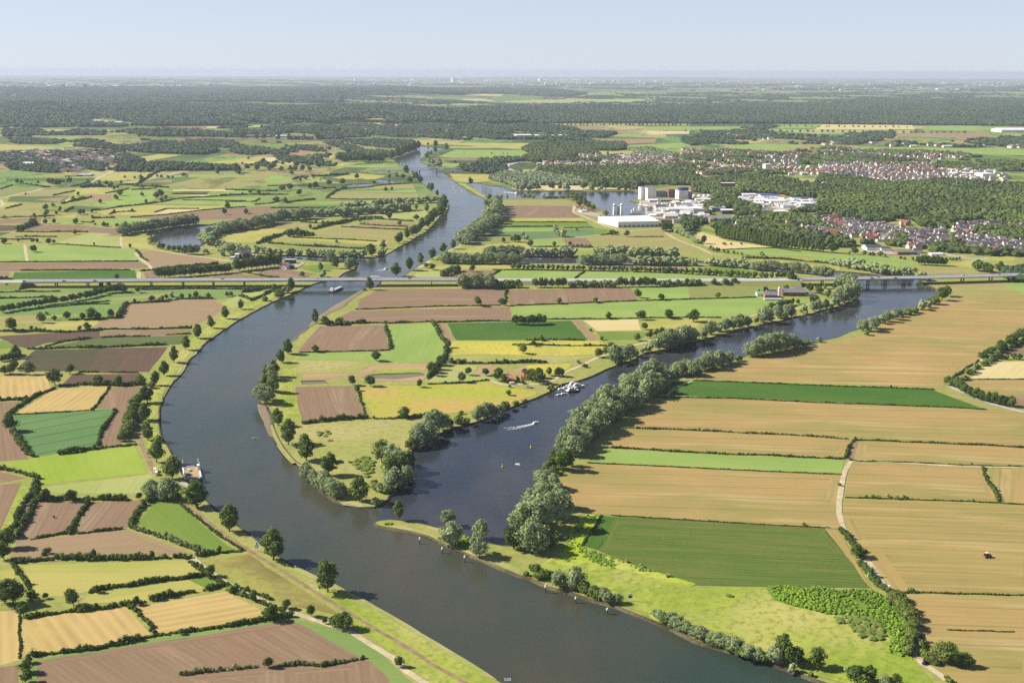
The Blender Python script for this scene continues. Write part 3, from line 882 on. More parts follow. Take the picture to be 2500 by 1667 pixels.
def refine(pts, step):
    out = []
    n = len(pts)
    for i in range(n):
        a, b = pts[i], pts[(i + 1) % n]
        L = (b - a).length
        k = max(1, min(24, int(L / step)))
        for j in range(k):
            p = a + (b - a) * (j / k)
            if j:
                p = p + Vector((random.gauss(0, step * .035), random.gauss(0, step * .035), 0))
            out.append(p)
    return out


for ln in FIELDS.strip().splitlines():
    f = ln.split('|')
    pts = survey(f[1])
    rot = None
    if len(f) > 2:
        k = int(f[2])
        if k == 9: rot = R(-4)
        else:
            e = pts[(k + 1) % len(pts)] - pts[k]; rot = math.atan2(e.y, e.x)
    cy = sum(p.y for p in pts) / len(pts)
    raw = pts
    pts = refine(pts, max(12, cy * .014))
    zl = layer_for(pts)
    fo_ = poly_obj(FNAME.get(f[0], 'meadow'), pts, zl, M[f[0]], rot)
    if f[0] in ('br', 'b2', 'tn', 't2', 'st', 'gk', 'dk', 'gr', 'gg', 'g2') and cy < 2300 and rot is not None:
        # headlands: the strips at the row ends, worked across the rows
        n = len(raw)
        ar = sum(raw[i].x * raw[(i + 1) % n].y - raw[(i + 1) % n].x * raw[i].y for i in range(n))
        for i in range(n):
            e = raw[(i + 1) % n] - raw[i]; Le = e.length
            a = math.atan2(e.y, e.x)
            if Le < 45 or abs(math.sin(a - rot)) < .55: continue
            e.normalize(); nn = Vector((-e.y, e.x, 0)) * (1 if ar > 0 else -1)
            w = random.uniform(6, 9)
            q = [raw[i] + e * w * .6, raw[i] + e * (Le - w * .6), raw[i] + e * (Le - w * 1.3) + nn * w, raw[i] + e * w * 1.3 + nn * w]
            poly_obj('field_headland', refine(q, 20), zl + .002 + .0012 * i, M[f[0]], a)


# ------------------------------------------------------------------ tracks and roads
def ribbon(name, pts, w, mat, z=None, kind='structure', jit=.0):
    P = [Vector(p[:2]) for p in pts]
    Q = []
    n = len(P)
    for i in range(n - 1):
        p0, p1, p2, p3 = P[max(0, i - 1)], P[i], P[i + 1], P[min(n - 1, i + 2)]
        k = max(1, min(12, int((p2 - p1).length / 15)))
        for j in range(k):
            u = j / k
            Q.append(.5 * (2 * p1 + (p2 - p0) * u + (2 * p0 - 5 * p1 + 4 * p2 - p3) * u * u + (3 * p1 - p0 - 3 * p2 + p3) * u ** 3))
    Q.append(P[-1])
    V = []
    for i, q in enumerate(Q):
        d = (Q[min(i + 1, len(Q) - 1)] - Q[max(i - 1, 0)]).normalized()
        nn = Vector((-d.y, d.x)) * (w / 2) * (1 + random.gauss(0, jit))
        V += [(q.x + nn.x, q.y + nn.y, 0), (q.x - nn.x, q.y - nn.y, 0)]
    F = np.array([(2 * i, 2 * i + 1, 2 * i + 3, 2 * i + 2) for i in range(len(Q) - 1)])
    if z is None: z = layer_for([(v[0], v[1]) for v in V]) + .04
    o = link(name, mesh_np(name, V, F, [mat]))
    o.location.z = z
    return tag(o, kind=kind)


TRACKS = """
dirt_track|dirt|4|D 880,1080 880,1180 910,1290 945,1360 975,1420 995,1455
dirt_track|dirt|2.8|A 1150,400 1220,460 1340,550 1480,650 1600,730 1800,850 2000,980 2200,1100 2400,1225 2600,1340 2760,1450 2960,1560 3200,1680
gravel_track|track|4.5|A 1225,768 1280,815 1450,938 1560,1000 1680,1050 1780,1090 1900,1130 2060,1182 2240,1240 2360,1320 B 420,1410 500,1490 640,1580 740,1660
dirt_track|dirt|4|A 225,270 215,330 180,430 150,500 110,560
dirt_track|dirt|3|A 310,790 480,775
gravel_track|track|4|C 2450,196 2100,189 1600,167 1300,150 1245,158 1212,210 1190,300 1172,420 1172,490 1200,580 1270,680 1335,765 1400,860 1470,970 1500,1005
gravel_track|track|4.2|C 1690,1160 1670,1230 1662,1320 1668,1390 1705,1445 1780,1490 1860,1550
dirt_track|dirt|5|C 1240,140 1262,80 1285,20
gravel_track|track|6|F 1870,868 1960,800 2080,735 2200,648 2352,545 2450,480
asphalt_lane|asph|5|F 1880,900 2000,950 2150,1010 2352,1062
dirt_track|track|2.5|F 0,952 80,952 120,905 200,875 240,860
dirt_track|dirt|3|C 1090,585 1180,583
gravel_track|track|5|E 1010,858 1060,868 1110,885 1180,893 1260,880 1340,885 1440,860 1520,805 1620,765 1710,718 1800,690 1900,645 2000,625 2100,590
gravel_track|track|4|F 560,470 640,440 760,425 900,400 980,372
gravel_track|track|5|G 1158,700 1165,810
gravel_track|track|5|G 235,775 255,900 262,940
gravel_track|track|6|G 1300,848 1330,895 1400,950 1440,985 1440,1010
gravel_track|track|6|G 1335,1035 1330,1070 1330,1104
gravel_track|track|5|G 1420,815 1560,838 1750,870 1950,895 2200,930 2400,942
gravel_track|track|6|H -60,1130 60,1125 240,1140
gravel_track|track|8|G 0,345 30,385 10,410 -40,420
gravel_track|track|9|G -20,330 60,320 200,285 320,262 430,235 560,230
gravel_track|track|8|G 870,180 950,135 1060,80 1120,62
gravel_track|track|7|H 970,530 1020,490 1060,460
gravel_track|track|6|I 160,1040 240,1000 300,985
gravel_track|track|6|H 1850,1190 1900,1165 1960,1125
gravel_track|track|6|I 1380,600 1378,660 1450,690 1560,740 1700,800 1850,835 1940,840 2100,825 2240,808
gravel_track|track|6|J 350,790 480,870 640,930 780,985 880,1035 1000,1050
gravel_track|track|5|I 950,925 1260,910 1650,875 1860,855 1940,840
asphalt_lane|asph|9|K 1450,1270 1620,1310 1780,1330 1950,1318
asphalt_lane|asph|8|K 430,1220 800,1240 1100,1290 1450,1290 1700,1300
gravel_track|track|6|K 2100,1385 2350,1420
asphalt_lane|asph|14|I 640,230 740,200 850,180 890,170
asphalt_lane|asph|14|I 890,170 760,205 740,230 800,262 900,270
asphalt_lane|asph|8|J 980,440 1000,360 1000,300 1060,260
asphalt_lane|asph|8|J 640,150 700,220
gravel_track|track|8|N 1560,500 2000,545 2300,560
"""
for ln in TRACKS.strip().splitlines():
    nm, mt, w, data = ln.split('|')
    ribbon(nm, survey(data), float(w), M[mt], jit=.08)

# sandy shoals and beaches along the water's edge (they dip below the water line)
for data in ("D 2352,262 2290,292 2200,343 2110,395 2040,445 1985,490 1960,535 2060,500 2150,440 2240,400 2350,320 2430,262",
             "D 1970,520 1915,560 1870,600 1840,640 1900,610 1990,540",
             "D 1640,1010 1700,1020 1745,1170 1770,1230 1720,1215 1680,1120 1650,1060",
             "A 1740,0 1780,40 1850,110 1900,165 1870,150 1800,80 1750,20",
             "B 60,398 120,430 240,445 330,432 280,450 160,448 80,425",
             "I 150,300 200,320 250,370 220,365 170,325"):
    pts = refine(survey(data, WZ), 15)
    poly_obj('sand_beach', pts, WZ + .16, M['ws'])
# ------------------------------------------------------------------ plants
def unit(v): return v / np.maximum(np.linalg.norm(v, axis=-1, keepdims=True), 1e-9)


def ico(sub=1):
    p = (1 + 5 ** .5) / 2
    V = unit(np.array([(-1, p, 0), (1, p, 0), (-1, -p, 0), (1, -p, 0), (0, -1, p), (0, 1, p), (0, -1, -p), (0, 1, -p), (p, 0, -1), (p, 0, 1), (-p, 0, -1), (-p, 0, 1)], float))
    F = np.array([(0, 11, 5), (0, 5, 1), (0, 1, 7), (0, 7, 10), (0, 10, 11), (1, 5, 9), (5, 11, 4), (11, 10, 2), (10, 7, 6), (7, 1, 8), (3, 9, 4), (3, 4, 2), (3, 2, 6), (3, 6, 8), (3, 8, 9), (4, 9, 5), (2, 4, 11), (6, 2, 10), (8, 6, 7), (9, 8, 1)])
    for _ in range(sub):
        Vl = [tuple(v) for v in V]; cache = {}; out = []
        def mid(a, b):
            k = (min(a, b), max(a, b))
            if k not in cache:
                m = np.array(Vl[a]) + np.array(Vl[b]); Vl.append(tuple(m / np.linalg.norm(m))); cache[k] = len(Vl) - 1
            return cache[k]
        for a, b, c in F:
            x, y, z = mid(a, b), mid(b, c), mid(c, a)
            out += [(a, x, z), (b, y, x), (c, z, y), (x, y, z)]
        V, F = np.array(Vl), np.array(out)
    return V, F


ICO0, ICO1, ICO2 = ico(0), ico(1), ico(2)


def quads(P, Nn, size, rng):
    """leaf cards at P facing Nn"""
    n = len(P)
    t = unit(np.cross(Nn, unit(rng.normal(size=(n, 3)))))
    b = np.cross(Nn, t)
    s = (size * rng.uniform(.6, 1.25, n))[:, None] / 2
    asp = rng.uniform(.6, 1.0, n)[:, None]
    V = np.stack([P - t * s - b * s * asp, P + t * s - b * s * asp * .7, P + t * s * .8 + b * s * asp, P - t * s * .9 + b * s * asp * .8], 1).reshape(-1, 3)
    return V, np.arange(4 * n).reshape(n, 4)


def clumpy(cents, rads, per, size, rng, up=.35, flat=.85):
    """clumps of leaf cards round the centres"""
    n = len(cents)
    d = unit(rng.normal(size=(n * per, 3)) + np.array([0, 0, up]))
    C = np.repeat(cents, per, 0); r = np.repeat(rads, per)[:, None]
    P = C + d * r * rng.uniform(.72, 1.06, (n * per, 1)) * np.array([1, 1, flat])
    N = unit(d + rng.normal(0, .38, d.shape))
    return quads(P, N, size, rng)


def add_var(me, val):
    at = me.attributes.new('var', 'FLOAT', 'POINT')
    at.data.foreach_set('value', np.clip(np.asarray(val), 0, 1).astype(np.float32))
    return me


def blobs(cents, rads, base, rng, jit=.22, squash=.8):
    Vb, Fb = base
    n = len(cents); m = len(Vb)
    r = np.asarray(rads).reshape(n, -1)
    if r.shape[1] == 1: r = np.concatenate([r, r, r * squash], 1)
    V = cents[:, None] + Vb[None] * r[:, None] * (1 + rng.normal(0, jit, (n, m, 1)))
    F = (Fb[None] + (np.arange(n) * m)[:, None, None]).reshape(-1, 3)
    return V.reshape(-1, 3), F


SHAPES = {  # crown: width/height, crown bottom, clumps, profile power (fullness), clump radius
    't': (.92, .16, 54, .55, .15), 'p': (.66, .10, 60, .6, .125), 'w': (1.0, .04, 64, .5, .15), 'b': (1.35, .0, 36, .5, .2), 'c': (.22, .03, 34, .7, .085)}


def crown_np(kind, rng, detail=1.0):
    wh, z0, nc, pw, cr = SHAPES[kind]
    nc = int(nc * (1 if detail >= 1 else .45))
    u = rng.uniform(0.02, 1, nc * 3)
    prof = np.sin(np.pi * np.clip(u, 0, 1) ** (.75 if kind != 'w' else .85)) ** pw
    keep = rng.uniform(0, 1, nc * 3) < .25 + .75 * prof
    u, prof = u[keep][:nc], prof[keep][:nc]
    a = rng.uniform(0, 2 * np.pi, len(u))
    lob = 1 + .2 * np.sin(2 * a + rng.uniform(0, 6) + 2 * u) + .16 * np.sin(3 * a + rng.uniform(0, 6) - 3 * u)
    rr = wh / 2 * prof * rng.uniform(.55, .95, len(u)) * lob - cr * .35
    z = z0 + cr * .6 + u * (1 - z0 - cr * 1.1) + rng.normal(0, .025, len(u))
    lean = rng.normal(0, .09, 2)
    c = np.stack([rr * np.cos(a) + lean[0] * u * wh, rr * np.sin(a) + lean[1] * u * wh, z], 1)
    rad = cr * rng.uniform(.5, 1.3, len(u))
    if detail >= 1:
        V, F = clumpy(c, rad, 44, .058 if kind != 'b' else .09, rng)
        cv = np.repeat(rng.beta(1.3, 1.6, len(c)), 44) + rng.normal(0, .14, len(c) * 44)
        Vi, Fi = blobs(np.array([[0, 0, z0 + (1 - z0) * .47]]), np.array([[wh * .28, wh * .28, (1 - z0) * .34]]), ICO2, rng, .12)
        return np.concatenate([V, Vi]), [F, Fi + len(V)], np.concatenate([np.repeat(cv, 4), np.full(len(Vi), .3)])
    base = ICO1 if detail > .3 else ICO0
    V, F = blobs(c, rad * 1.25, base, rng, .2, .85)
    Vi, Fi = blobs(np.array([[0, 0, z0 + (1 - z0) * .47]]), np.array([[wh * .32, wh * .32, (1 - z0) * .36]]), ICO0, rng, .1)
    return np.concatenate([V, Vi]), [np.concatenate([F, Fi + len(V)])], np.concatenate([np.repeat(rng.beta(1.2, 1.5, len(c)), len(base[0])), np.full(len(Vi), .3)])


def trunk_mb(kind, rng):
    wh, z0, nc, pw, cr = SHAPES[kind]
    mb = MB()
    r = .024 if kind != 'b' else .03
    bx, by = rng.normal(0, .012, 2)
    zt = z0 + (1 - z0) * .62
    ring = lambda x, y, z, q: [(x + q * math.cos(i * math.pi / 3.5), y + q * math.sin(i * math.pi / 3.5), z) for i in range(7)]
    mb.rings([ring(0, 0, -.01, r * 1.5), ring(0, 0, .04, r), ring(bx, by, z0 + .12, r * .8), ring(bx * 2, by * 2, zt, r * .3)])
    for i in range(5):
        a = i * 1.26 + rng.uniform(-.3, .3); zb = z0 + .05 + .07 * i
        L = wh * .34
        x, y, z2 = bx + L * math.cos(a), by + L * math.sin(a), zb + L * rng.uniform(.5, 1.0)
        mb.rings([ring(bx, by, zb, r * .5), ring((bx + x) / 2, (by + y) / 2, (zb + z2) / 2 + .02, r * .32), ring(x, y, z2, r * .1)])
    return mb


LEAF = {'t': 'f_t', 'p': 'f_p', 'w': 'f_w', 'b': 'f_b', 'c': 'f_t', 'g': 'f_b', 'h': 'f_bl', 'a': 'f_t'}
PROTO = {}


def protos(kind, leaf):
    key = (kind, leaf)
    if key not in PROTO:
        near, far = [], []
        for k in range(7):
            rng = np.random.default_rng(100 * ord(kind) + k)
            V, F, cv = crown_np(kind, rng)
            near.append((add_var(mesh_np('crown', V, F, [M[leaf]]), cv), trunk_mb(kind, rng).mesh('trunk', M['bark'])))
            V, F, cv = crown_np(kind, rng, .5)
            V0, F0, cv0 = crown_np(kind, rng, .2)
            mb = MB(); mb.cyl(0, 0, [(.03, -.01), (.02, .5)], 5)
            n0 = len(V)
            Ft = np.array([q for q in mb.f if len(q) == 4]) + n0
            me = mesh_np('tree', np.concatenate([V, np.array(mb.v)]), [F[0], Ft], [M[leaf], M['bark']], [0] * len(F[0]) + [1] * len(Ft))
            far.append((add_var(me, np.concatenate([cv, np.zeros(len(mb.v))])), V0, F0[0], cv0))
        PROTO[key] = (near, far)
    return PROTO[key]


KIND = {'t': ('field_tree', 'tree', 'dark round'), 'p': ('poplar_tree', 'tree', 'tall oval'), 'w': ('willow_tree', 'willow', 'silvery'),
        'b': ('bush', 'bush', 'low green'), 'c': ('columnar_poplar', 'tree', 'slim upright dark'), 'g': ('lime_green_tree', 'tree', 'fresh green'),
        'h': ('blossoming_bush', 'bush', 'pale blossoming'), 'a': ('avenue_tree', 'tree', 'dark round')}
NTREE = [0]


PENDING = []


def plant(kind, p, h, label, group, wide=1.0, hpx=30):
    PENDING.append((hpx * (1 if kind not in 'bh' else .8), len(PENDING), kind, Vector(p), h, label, group, wide, random.uniform(0, 6.28)))


MASSN = {'field_tree': ('field_trees', 'smaller distant trees dotted over the fields'), 'willow_tree': ('willows', 'grey green distant willows along the old river arms'),
         'avenue_tree': ('avenue_trees', 'small distant trees of the far avenues'), 'bush': ('bushes', 'small distant bushes'), 'hedgerow_tree': ('hedgerow_trees', 'small distant trees of the hedgerows'),
         'poplar_tree': ('poplars', 'small distant poplars')}


def flush_plants(cap=290):
    by = {}
    for it in PENDING: by.setdefault(KIND[it[2]][0], []).append(it)
    for nm, lst in by.items():
        lst.sort(key=lambda t: -t[0])
        for it in sorted(lst[:cap], key=lambda t: t[1]): plant_now(*it[2:8], it[0], it[8])
        rest = lst[cap:]
        if rest:
            Vs, Fs, cs, leafs = [], [], [], []
            b = 0
            for j, (hp, _, kind, p, h, lab, grp, wide, rz) in enumerate(rest):
                _, V0, F0, c0 = protos({'g': 't', 'h': 'b', 'a': 't', 'm': 't'}.get(kind, kind), LEAF[kind])[1][j % 7]
                ca, sa = math.cos(rz), math.sin(rz)
                Vs.append(np.c_[(V0[:, 0] * ca - V0[:, 1] * sa) * h * wide + p.x, (V0[:, 0] * sa + V0[:, 1] * ca) * h * wide + p.y, V0[:, 2] * h + p.z])
                Fs.append(F0 + b); b += len(V0); cs.append(c0)
            me = add_var(mesh_np(nm, np.concatenate(Vs), np.concatenate(Fs), [M[LEAF[rest[0][2]]]]), np.concatenate(cs))
            tag(link(MASSN[nm][0], me), MASSN[nm][1], 'trees', None, 'stuff')


def plant_now(kind, p, h, label, group, wide, hpx, rz):
    shp = {'g': 't', 'h': 'b', 'a': 't', 'm': 't'}.get(kind, kind)
    near, far = protos(shp, LEAF[kind])
    nm, cat, _ = KIND[kind]
    k = NTREE[0] % 7; NTREE[0] += 1
    s = (h * wide * random.uniform(.84, 1.14), h * wide * random.uniform(.84, 1.14), h)
    if hpx >= 15:
        o = empty(nm, p, rz, s)
        link('crown', near[k][0], o)
        if kind not in 'bh': link('trunk', near[k][1], o)
    else:
        o = link(nm, far[k][0]); o.location = p; o.rotation_euler = (0, 0, rz); o.scale = s
    tag(o, label, cat, group)
    return o


WORDS = 16


def wc(s): return len(s.split())


def fit(o, look, noun, where):
    for lk in (look, look.split()[0]):
        for wh in (where, where.replace('counted ', ''), where.replace('the ', ''), where.replace('counted ', '').replace('the ', '')):
            lab = ' '.join((o + ' ' + lk + ' ' + noun + ' ' + wh).split())
            if wc(lab) <= 16: return lab
    print('LONG LABEL', lab)
    return lab


def plants(where, data, wide=1.0, flip=False, base=None):
    """scattered plants: 'Z kx,y,h ...'; each label counts along the picture's x from the side that `where` names.
    where: phrase after 'the nth ...'"""
    zone = 'S'; L = []
    for t in data.split():
        if t in ZONES: zone = t; continue
        v = t[1:].split(',')
        sx, sy = px(zone, float(v[0]), float(v[1]))
        L.append((sx, sy, t[0], float(v[2]) * ZONES[zone][2]))
    kinds = {}
    for it in L: kinds.setdefault(it[2], []).append(it)
    for k, lst in kinds.items():
        lst.sort(reverse=flip)
        for i, (sx, sy, kk, hp) in enumerate(lst):
            p = ground(sx, sy)
            h = tall(p, hp)
            look = KIND[k][2]; noun = KIND[k][1]
            size = 'big ' if h > 19 else 'small ' if h < 9 and k not in 'bh' else ''
            n = len(lst)
            lab = fit(size.strip() if n == 1 else ordw(i + 1), look, noun, where)
            plant(k, p, h, lab, f"{noun}s {where.split(',')[0]}", wide * random.uniform(.9, 1.1), hp)


def row(kind, where, n, h, data, wide=1.0, jit=.25, hj=.12):
    """a row of n plants along a line; the label counts from the line's first point"""
    pts = survey(data)
    seg = [(pts[i + 1] - pts[i]).length for i in range(len(pts) - 1)]
    tot = sum(seg)
    look, noun = KIND[kind][2], KIND[kind][1]
    zone = data.split()[0]
    for i in range(n):
        s = tot * (i + .5 + random.uniform(-jit, jit)) / n
        k = 0
        while k < len(seg) - 1 and s > seg[k]: s -= seg[k]; k += 1
        p = pts[k] + (pts[k + 1] - pts[k]) * (s / seg[k])
        p.x += random.gauss(0, jit * tot / n * .3); p.y += random.gauss(0, jit * tot / n * .3)
        hp = h * ZONES[zone][2] * (1.08 if kind == 'w' else 1)
        hh = tall(pts[k], hp) * (1 + random.uniform(-hj, hj))
        plant(kind, p, hh, fit(ordw(i + 1), look, noun, where), f"{noun}s {where.split(',')[0]}", wide * random.uniform(.9, 1.12) * (1.28 if kind == 'w' else 1), hp)


exec_trees = True
# --- the main river's bank on the ferry side
plants("on the ferry-side bank, counted upstream to downstream", "D p1440,465,80 p1350,525,78 p1260,590,92 p1185,665,92 p1110,745,108 p1046,828,95 p990,890,95 p940,1000,110 p925,1112,115 p945,1240,125 p1000,1380,165 A p1100,265,150 p1257,445,175 p1465,600,172 p1745,782,215 p2092,985,218")
plants("on the ferry-side bank just below the viaduct", "D p1535,405,65 p1752,303,60 p1858,290,82 b1790,335,60 b1690,352,35 b1830,300,40")
plants("behind the ferry slip beside the sandy track", "A w985,390,120 w1050,400,140 w1100,395,120 b1128,400,50 D b905,880,60 b960,905,40")
row('b', "in the thicket along the ferry track, counted towards the ferry", 12, 60, "D 875,1000 850,1080 830,1150 800,1240")
row('b', "of the inner thicket by the ferry track, counted towards the ferry", 9, 55, "D 850,1060 815,1150 780,1250")
plants("on the far river bank opposite the long bend", "D p1838,690,98 p1796,745,85 p1755,835,105 p1700,850,90 w1740,855,95 p1745,935,115 p1690,925,100 w1692,1005,125 w1725,985,70")
plants("beside the embankment path near the brown fields", "D p2015,495,88 b2080,505,55 b2160,503,45 t2015,680,48 b2200,505,30")
plants("along the eroded shore of the meadow point", "D p1775,1145,112 p1840,1268,160 p1955,1370,172 A p2095,245,150 p2295,405,165")
plants("leaning over the water at the meadow point", "A w1965,275,110 w2010,310,100 w2060,335,120 w2105,365,110 w2145,388,110 w2190,375,85 B w40,385,105 w75,390,90")
plants("in the dense grove at the tip of the meadow point", "B g345,155,130 w420,175,140 g415,270,165 p480,275,160 w455,225,150 p510,215,130 w410,330,140 p470,330,120 w505,300,120 h340,350,55 w305,432,55 b400,350,50 b300,335,40")
row('b', "of the shrubs beside the grove on the meadow point", 6, 35, "B 300,300 330,345 380,360")
plants("on the narrow spit between the two waters", "B p452,525,122 w790,690,150 w768,560,100 w968,765,150 w972,640,125 t1187,712,140")
# --- the side arm, field side
plants("in the massive willow stand at the spit's root", "B w1312,728,200 w1350,690,150 w1255,600,190 w1320,580,200 w1400,590,240 w1460,520,190 w1245,520,100 w1310,490,160 w1390,450,170 w1470,450,160 w1290,420,90 w1370,395,110 b1420,690,80 b1470,650,50")
plants("along the shaded side-arm shore above the willow stand", "B w1380,320,110 w1450,340,110 w1350,290,90 g1390,220,70 p1440,200,120 p1500,215,150 p1540,185,110 w1560,120,130 w1520,90,130 w1600,85,130 b1440,240,60")
row('w', "in the front line of the long willow belt, counted from the spit", 17, 125, "E 1525,1300 1570,1240 1640,1165 1730,1090 1830,1040 1940,960 2040,905 2105,860", .8, .3, .22)
row('w', "in the back line of the long willow belt, counted from the spit", 17, 120, "E 1580,1320 1640,1260 1710,1180 1800,1110 1900,1060 2000,990 2080,925", .8, .3, .22)
plants("where the willow belt thins out beside the deep green field", "E w2150,850,65 w2215,830,85 w2270,815,95 F w60,842,62 w110,838,50 w150,832,90 w215,828,100 w262,800,80 w310,790,100 w345,785,115 w395,770,100 w425,765,80 w462,748,80 b280,830,35 b375,792,30 b530,735,40")
plants("in the rounded clump on the side-arm shore", "F w615,708,95 w660,700,115 w700,692,125 w745,682,125 w790,675,125 w830,665,115 w862,655,95 b905,650,60 b960,645,50 w1045,615,35 b1000,635,25")
plants("on the shore of the wide tan field below the motorway bridge", "F w1325,545,75 w1365,545,85 w1395,530,80 w1435,495,60 w1480,485,75 w1520,470,70 b1560,455,45 b1610,440,45 b1650,430,40 w1695,408,60 w1735,395,55 b1780,375,55 g1830,350,90 g1868,325,70 b1350,572,40 b1655,425,30")
# --- the side arm, peninsula side
plants("along the peninsula shore of the side arm, counted upwards", "E w575,1275,130 w630,1245,130 w600,1230,100 w685,1195,150 w735,1175,110 b525,1295,70 b780,1155,55 b830,1135,55 b880,1140,50 w955,1115,95 w1000,1105,100 w1050,1090,90 w1090,1070,60 b1140,1045,55 b1200,1020,35 b1260,1000,25")
plants("on the peninsula shore beside the dirt track", "E w1835,750,115 w1880,745,110 w1930,725,95 w1960,705,60 t1730,712,60 t1775,700,65 t1812,668,55 w2010,682,40 w2050,678,60 w2115,665,105 w2160,655,115 w2210,645,115 w2260,630,115 w2310,620,110 b1600,750,20 t1970,608,50 t2055,590,50 t2098,578,48 t2135,570,52 t2025,535,45")
plants("on the peninsula shore below the farm", "F w30,645,85 w80,632,85 w120,625,95 w160,612,95 w205,605,90 w250,600,75 w300,588,65 w355,565,90 w400,548,60 w450,540,75 w500,535,85 w545,525,90 w590,515,70 t640,500,45 w690,492,105 w735,482,45 w785,462,85 w825,462,90 w865,455,85 w950,436,60 w1010,420,70 w1045,412,70 w1085,405,70 w1120,395,55 w1160,380,95 w1205,365,115 w1250,345,120 w1285,320,90 w1175,260,70 w1215,265,95 w1255,275,90")
row('a', "in the avenue between the farm and the side arm", 9, 45, "F 740,410 880,375")
plants("round the grey-roofed farm", "F t700,295,35 t660,300,20 t835,280,30 t870,245,85 t915,255,40 t990,300,60 t1045,310,55 t1100,335,55 t1000,370,50 t1030,362,45 t1085,275,35 t1140,272,28 t910,370,30")
# --- lone trees of the peninsula
plants("standing alone among the brown fields near the viaduct", "E t963,385,64 t1115,382,52 t1473,372,42 t1710,365,35")
plants("standing alone on the green pastures beyond the copse", "E t1980,332,55 t2135,348,42 t1790,468,45 t2000,472,62 t2175,463,58 F t40,347,42 t400,332,34 t85,462,58 t243,485,78")
plants("in the copse at the edge of the dark green field", "E t1200,502,62 t1245,503,60 t1280,505,62 t1315,503,66 t1350,503,68 t1380,498,55")
plants("scattered round the buttercup meadow", "E t1362,606,36 b1310,602,20 t1312,640,40 g1248,688,60 t768,650,45 b745,610,25 b1440,602,15 b1530,600,18 b1680,545,18 b1745,600,25 b1215,640,15 b1640,640,15")
plants("scattered round the sandy pits", "E t310,735,68 t157,890,68 t275,897,72 t585,902,52 t193,925,36 t728,765,62 t705,790,60 t690,830,60 t665,810,70 t790,748,36 b840,750,30 b870,745,25 E b1640,775,25")
plants("on the yellow meadow and its hedge", "E t487,1098,70 t1155,955,36 b555,1095,25 b850,1075,25 b1430,925,35")
plants("round the orange-roofed houses", "E t855,872,68 t890,825,52 t1010,828,50 t1085,862,80 t1128,872,55 t1260,825,45 t1305,862,85 t1350,842,70 t1350,882,90 t1412,828,52 t1465,832,58 t1490,835,58 t1215,872,40 t1245,880,30 g1160,905,20 t1105,820,40")
# --- avenue and belts north of the motorway
row('a', "in the clipped avenue beyond the motorway fields, counted from the river", 15, 44, "I 770,1200 1490,1212", 1.0, .12)
row('a', "in the middle stretch of the clipped avenue, counted from the river", 19, 44, "I 1515,1215 2100,1228 2352,1240", 1.0, .12)
row('a', "in the far stretch of the clipped avenue, counted towards the side arm", 22, 38, "F 40,172 300,185 500,198 700,208 830,205", 1.05, .15)
row('w', "in the grey grove beside the viaduct's landing", 8, 82, "E 862,268 1035,270", .8)
row('b', "of the low shrubs along the motorway slope, counted from the grey grove", 9, 45, "E 1050,268 1230,268")
row('a', "in the first clump along the motorway slope", 6, 62, "E 1310,265 1520,266", .9)
row('b', "in the undergrowth along the motorway slope, counted from the first clump", 9, 42, "E 1540,266 1820,264")
row('a', "in the second clump along the motorway slope", 6, 60, "E 1845,263 2090,260", .95)
row('b', "in the undergrowth beyond the second motorway clump", 8, 38, "E 2105,260 2352,255")
row('a', "among the last trees of the motorway slope, counted towards the farm", 7, 42, "F 10,258 540,248", 1.1)
row('w', "in the front belt of the old arm, counted from the river", 15, 92, "I 110,1145 330,1150 840,1152", .95)
row('w', "in the rear belt of the old arm, counted from the river", 8, 85, "I 540,1075 870,1070", .95)
row('w', "behind the open water of the old arm, counted from the river", 9, 78, "I 905,1085 1390,1082", .95)
row('w', "in the front clump by the old arm's narrows, counted from the river", 9, 92, "I 1440,1158 1830,1162", .95)
row('w', "in the rear clump by the old arm's narrows, counted from the river", 7, 82, "I 1580,1068 1860,1072", .95)
row('w', "in the rear belt beyond the narrows, counted from the river", 11, 82, "I 1910,1085 2352,1092", .95)
row('w', "in the front belt beyond the narrows, counted from the river", 10, 75, "I 1960,1165 2352,1168", .95)
row('w', "in the narrow end of the old arm's belt, counted from the narrows", 10, 90, "J 130,1165 700,1168", .95)
row('w', "in the belt past the bend of the old arm, counted from the narrows", 9, 90, "J 850,1170 1320,1205", .95)
row('w', "in the last belt before the motorway bridge, counted from the narrows", 15, 105, "J 1340,1222 1800,1240 2250,1298", .95)
row('w', "on the far shore of the old arm near the town, counted towards the bridge", 15, 100, "K 310,1430 500,1450 700,1500 1050,1530", .95)
row('w', "low on the far shore of the old arm, counted from the town", 6, 65, "K 150,1390 300,1420", 1)
plants("beside the motorway bridge near the town", "K w1180,1570,100 w1230,1580,70 w260,1580,60 t1100,1480,50 t1830,1470,130 t1800,1460,110 t1910,1480,110 t1960,1490,100 t2060,1470,110 t2090,1490,90")
row('a', "in the grove with the blue mast, counted towards the town", 9, 110, "K 1120,1395 1240,1400 1450,1408", .85)
plants("along the foot of the town", "K t160,1260,130 t410,1275,80 t520,1280,50 t580,1290,40 t620,1290,45 t700,1300,60 t755,1310,40 t930,1330,35 t980,1340,35 t1070,1345,40 t340,1280,40 t135,1365,30 t1500,1345,35 t1540,1345,35 t1575,1345,38 t1610,1340,38")
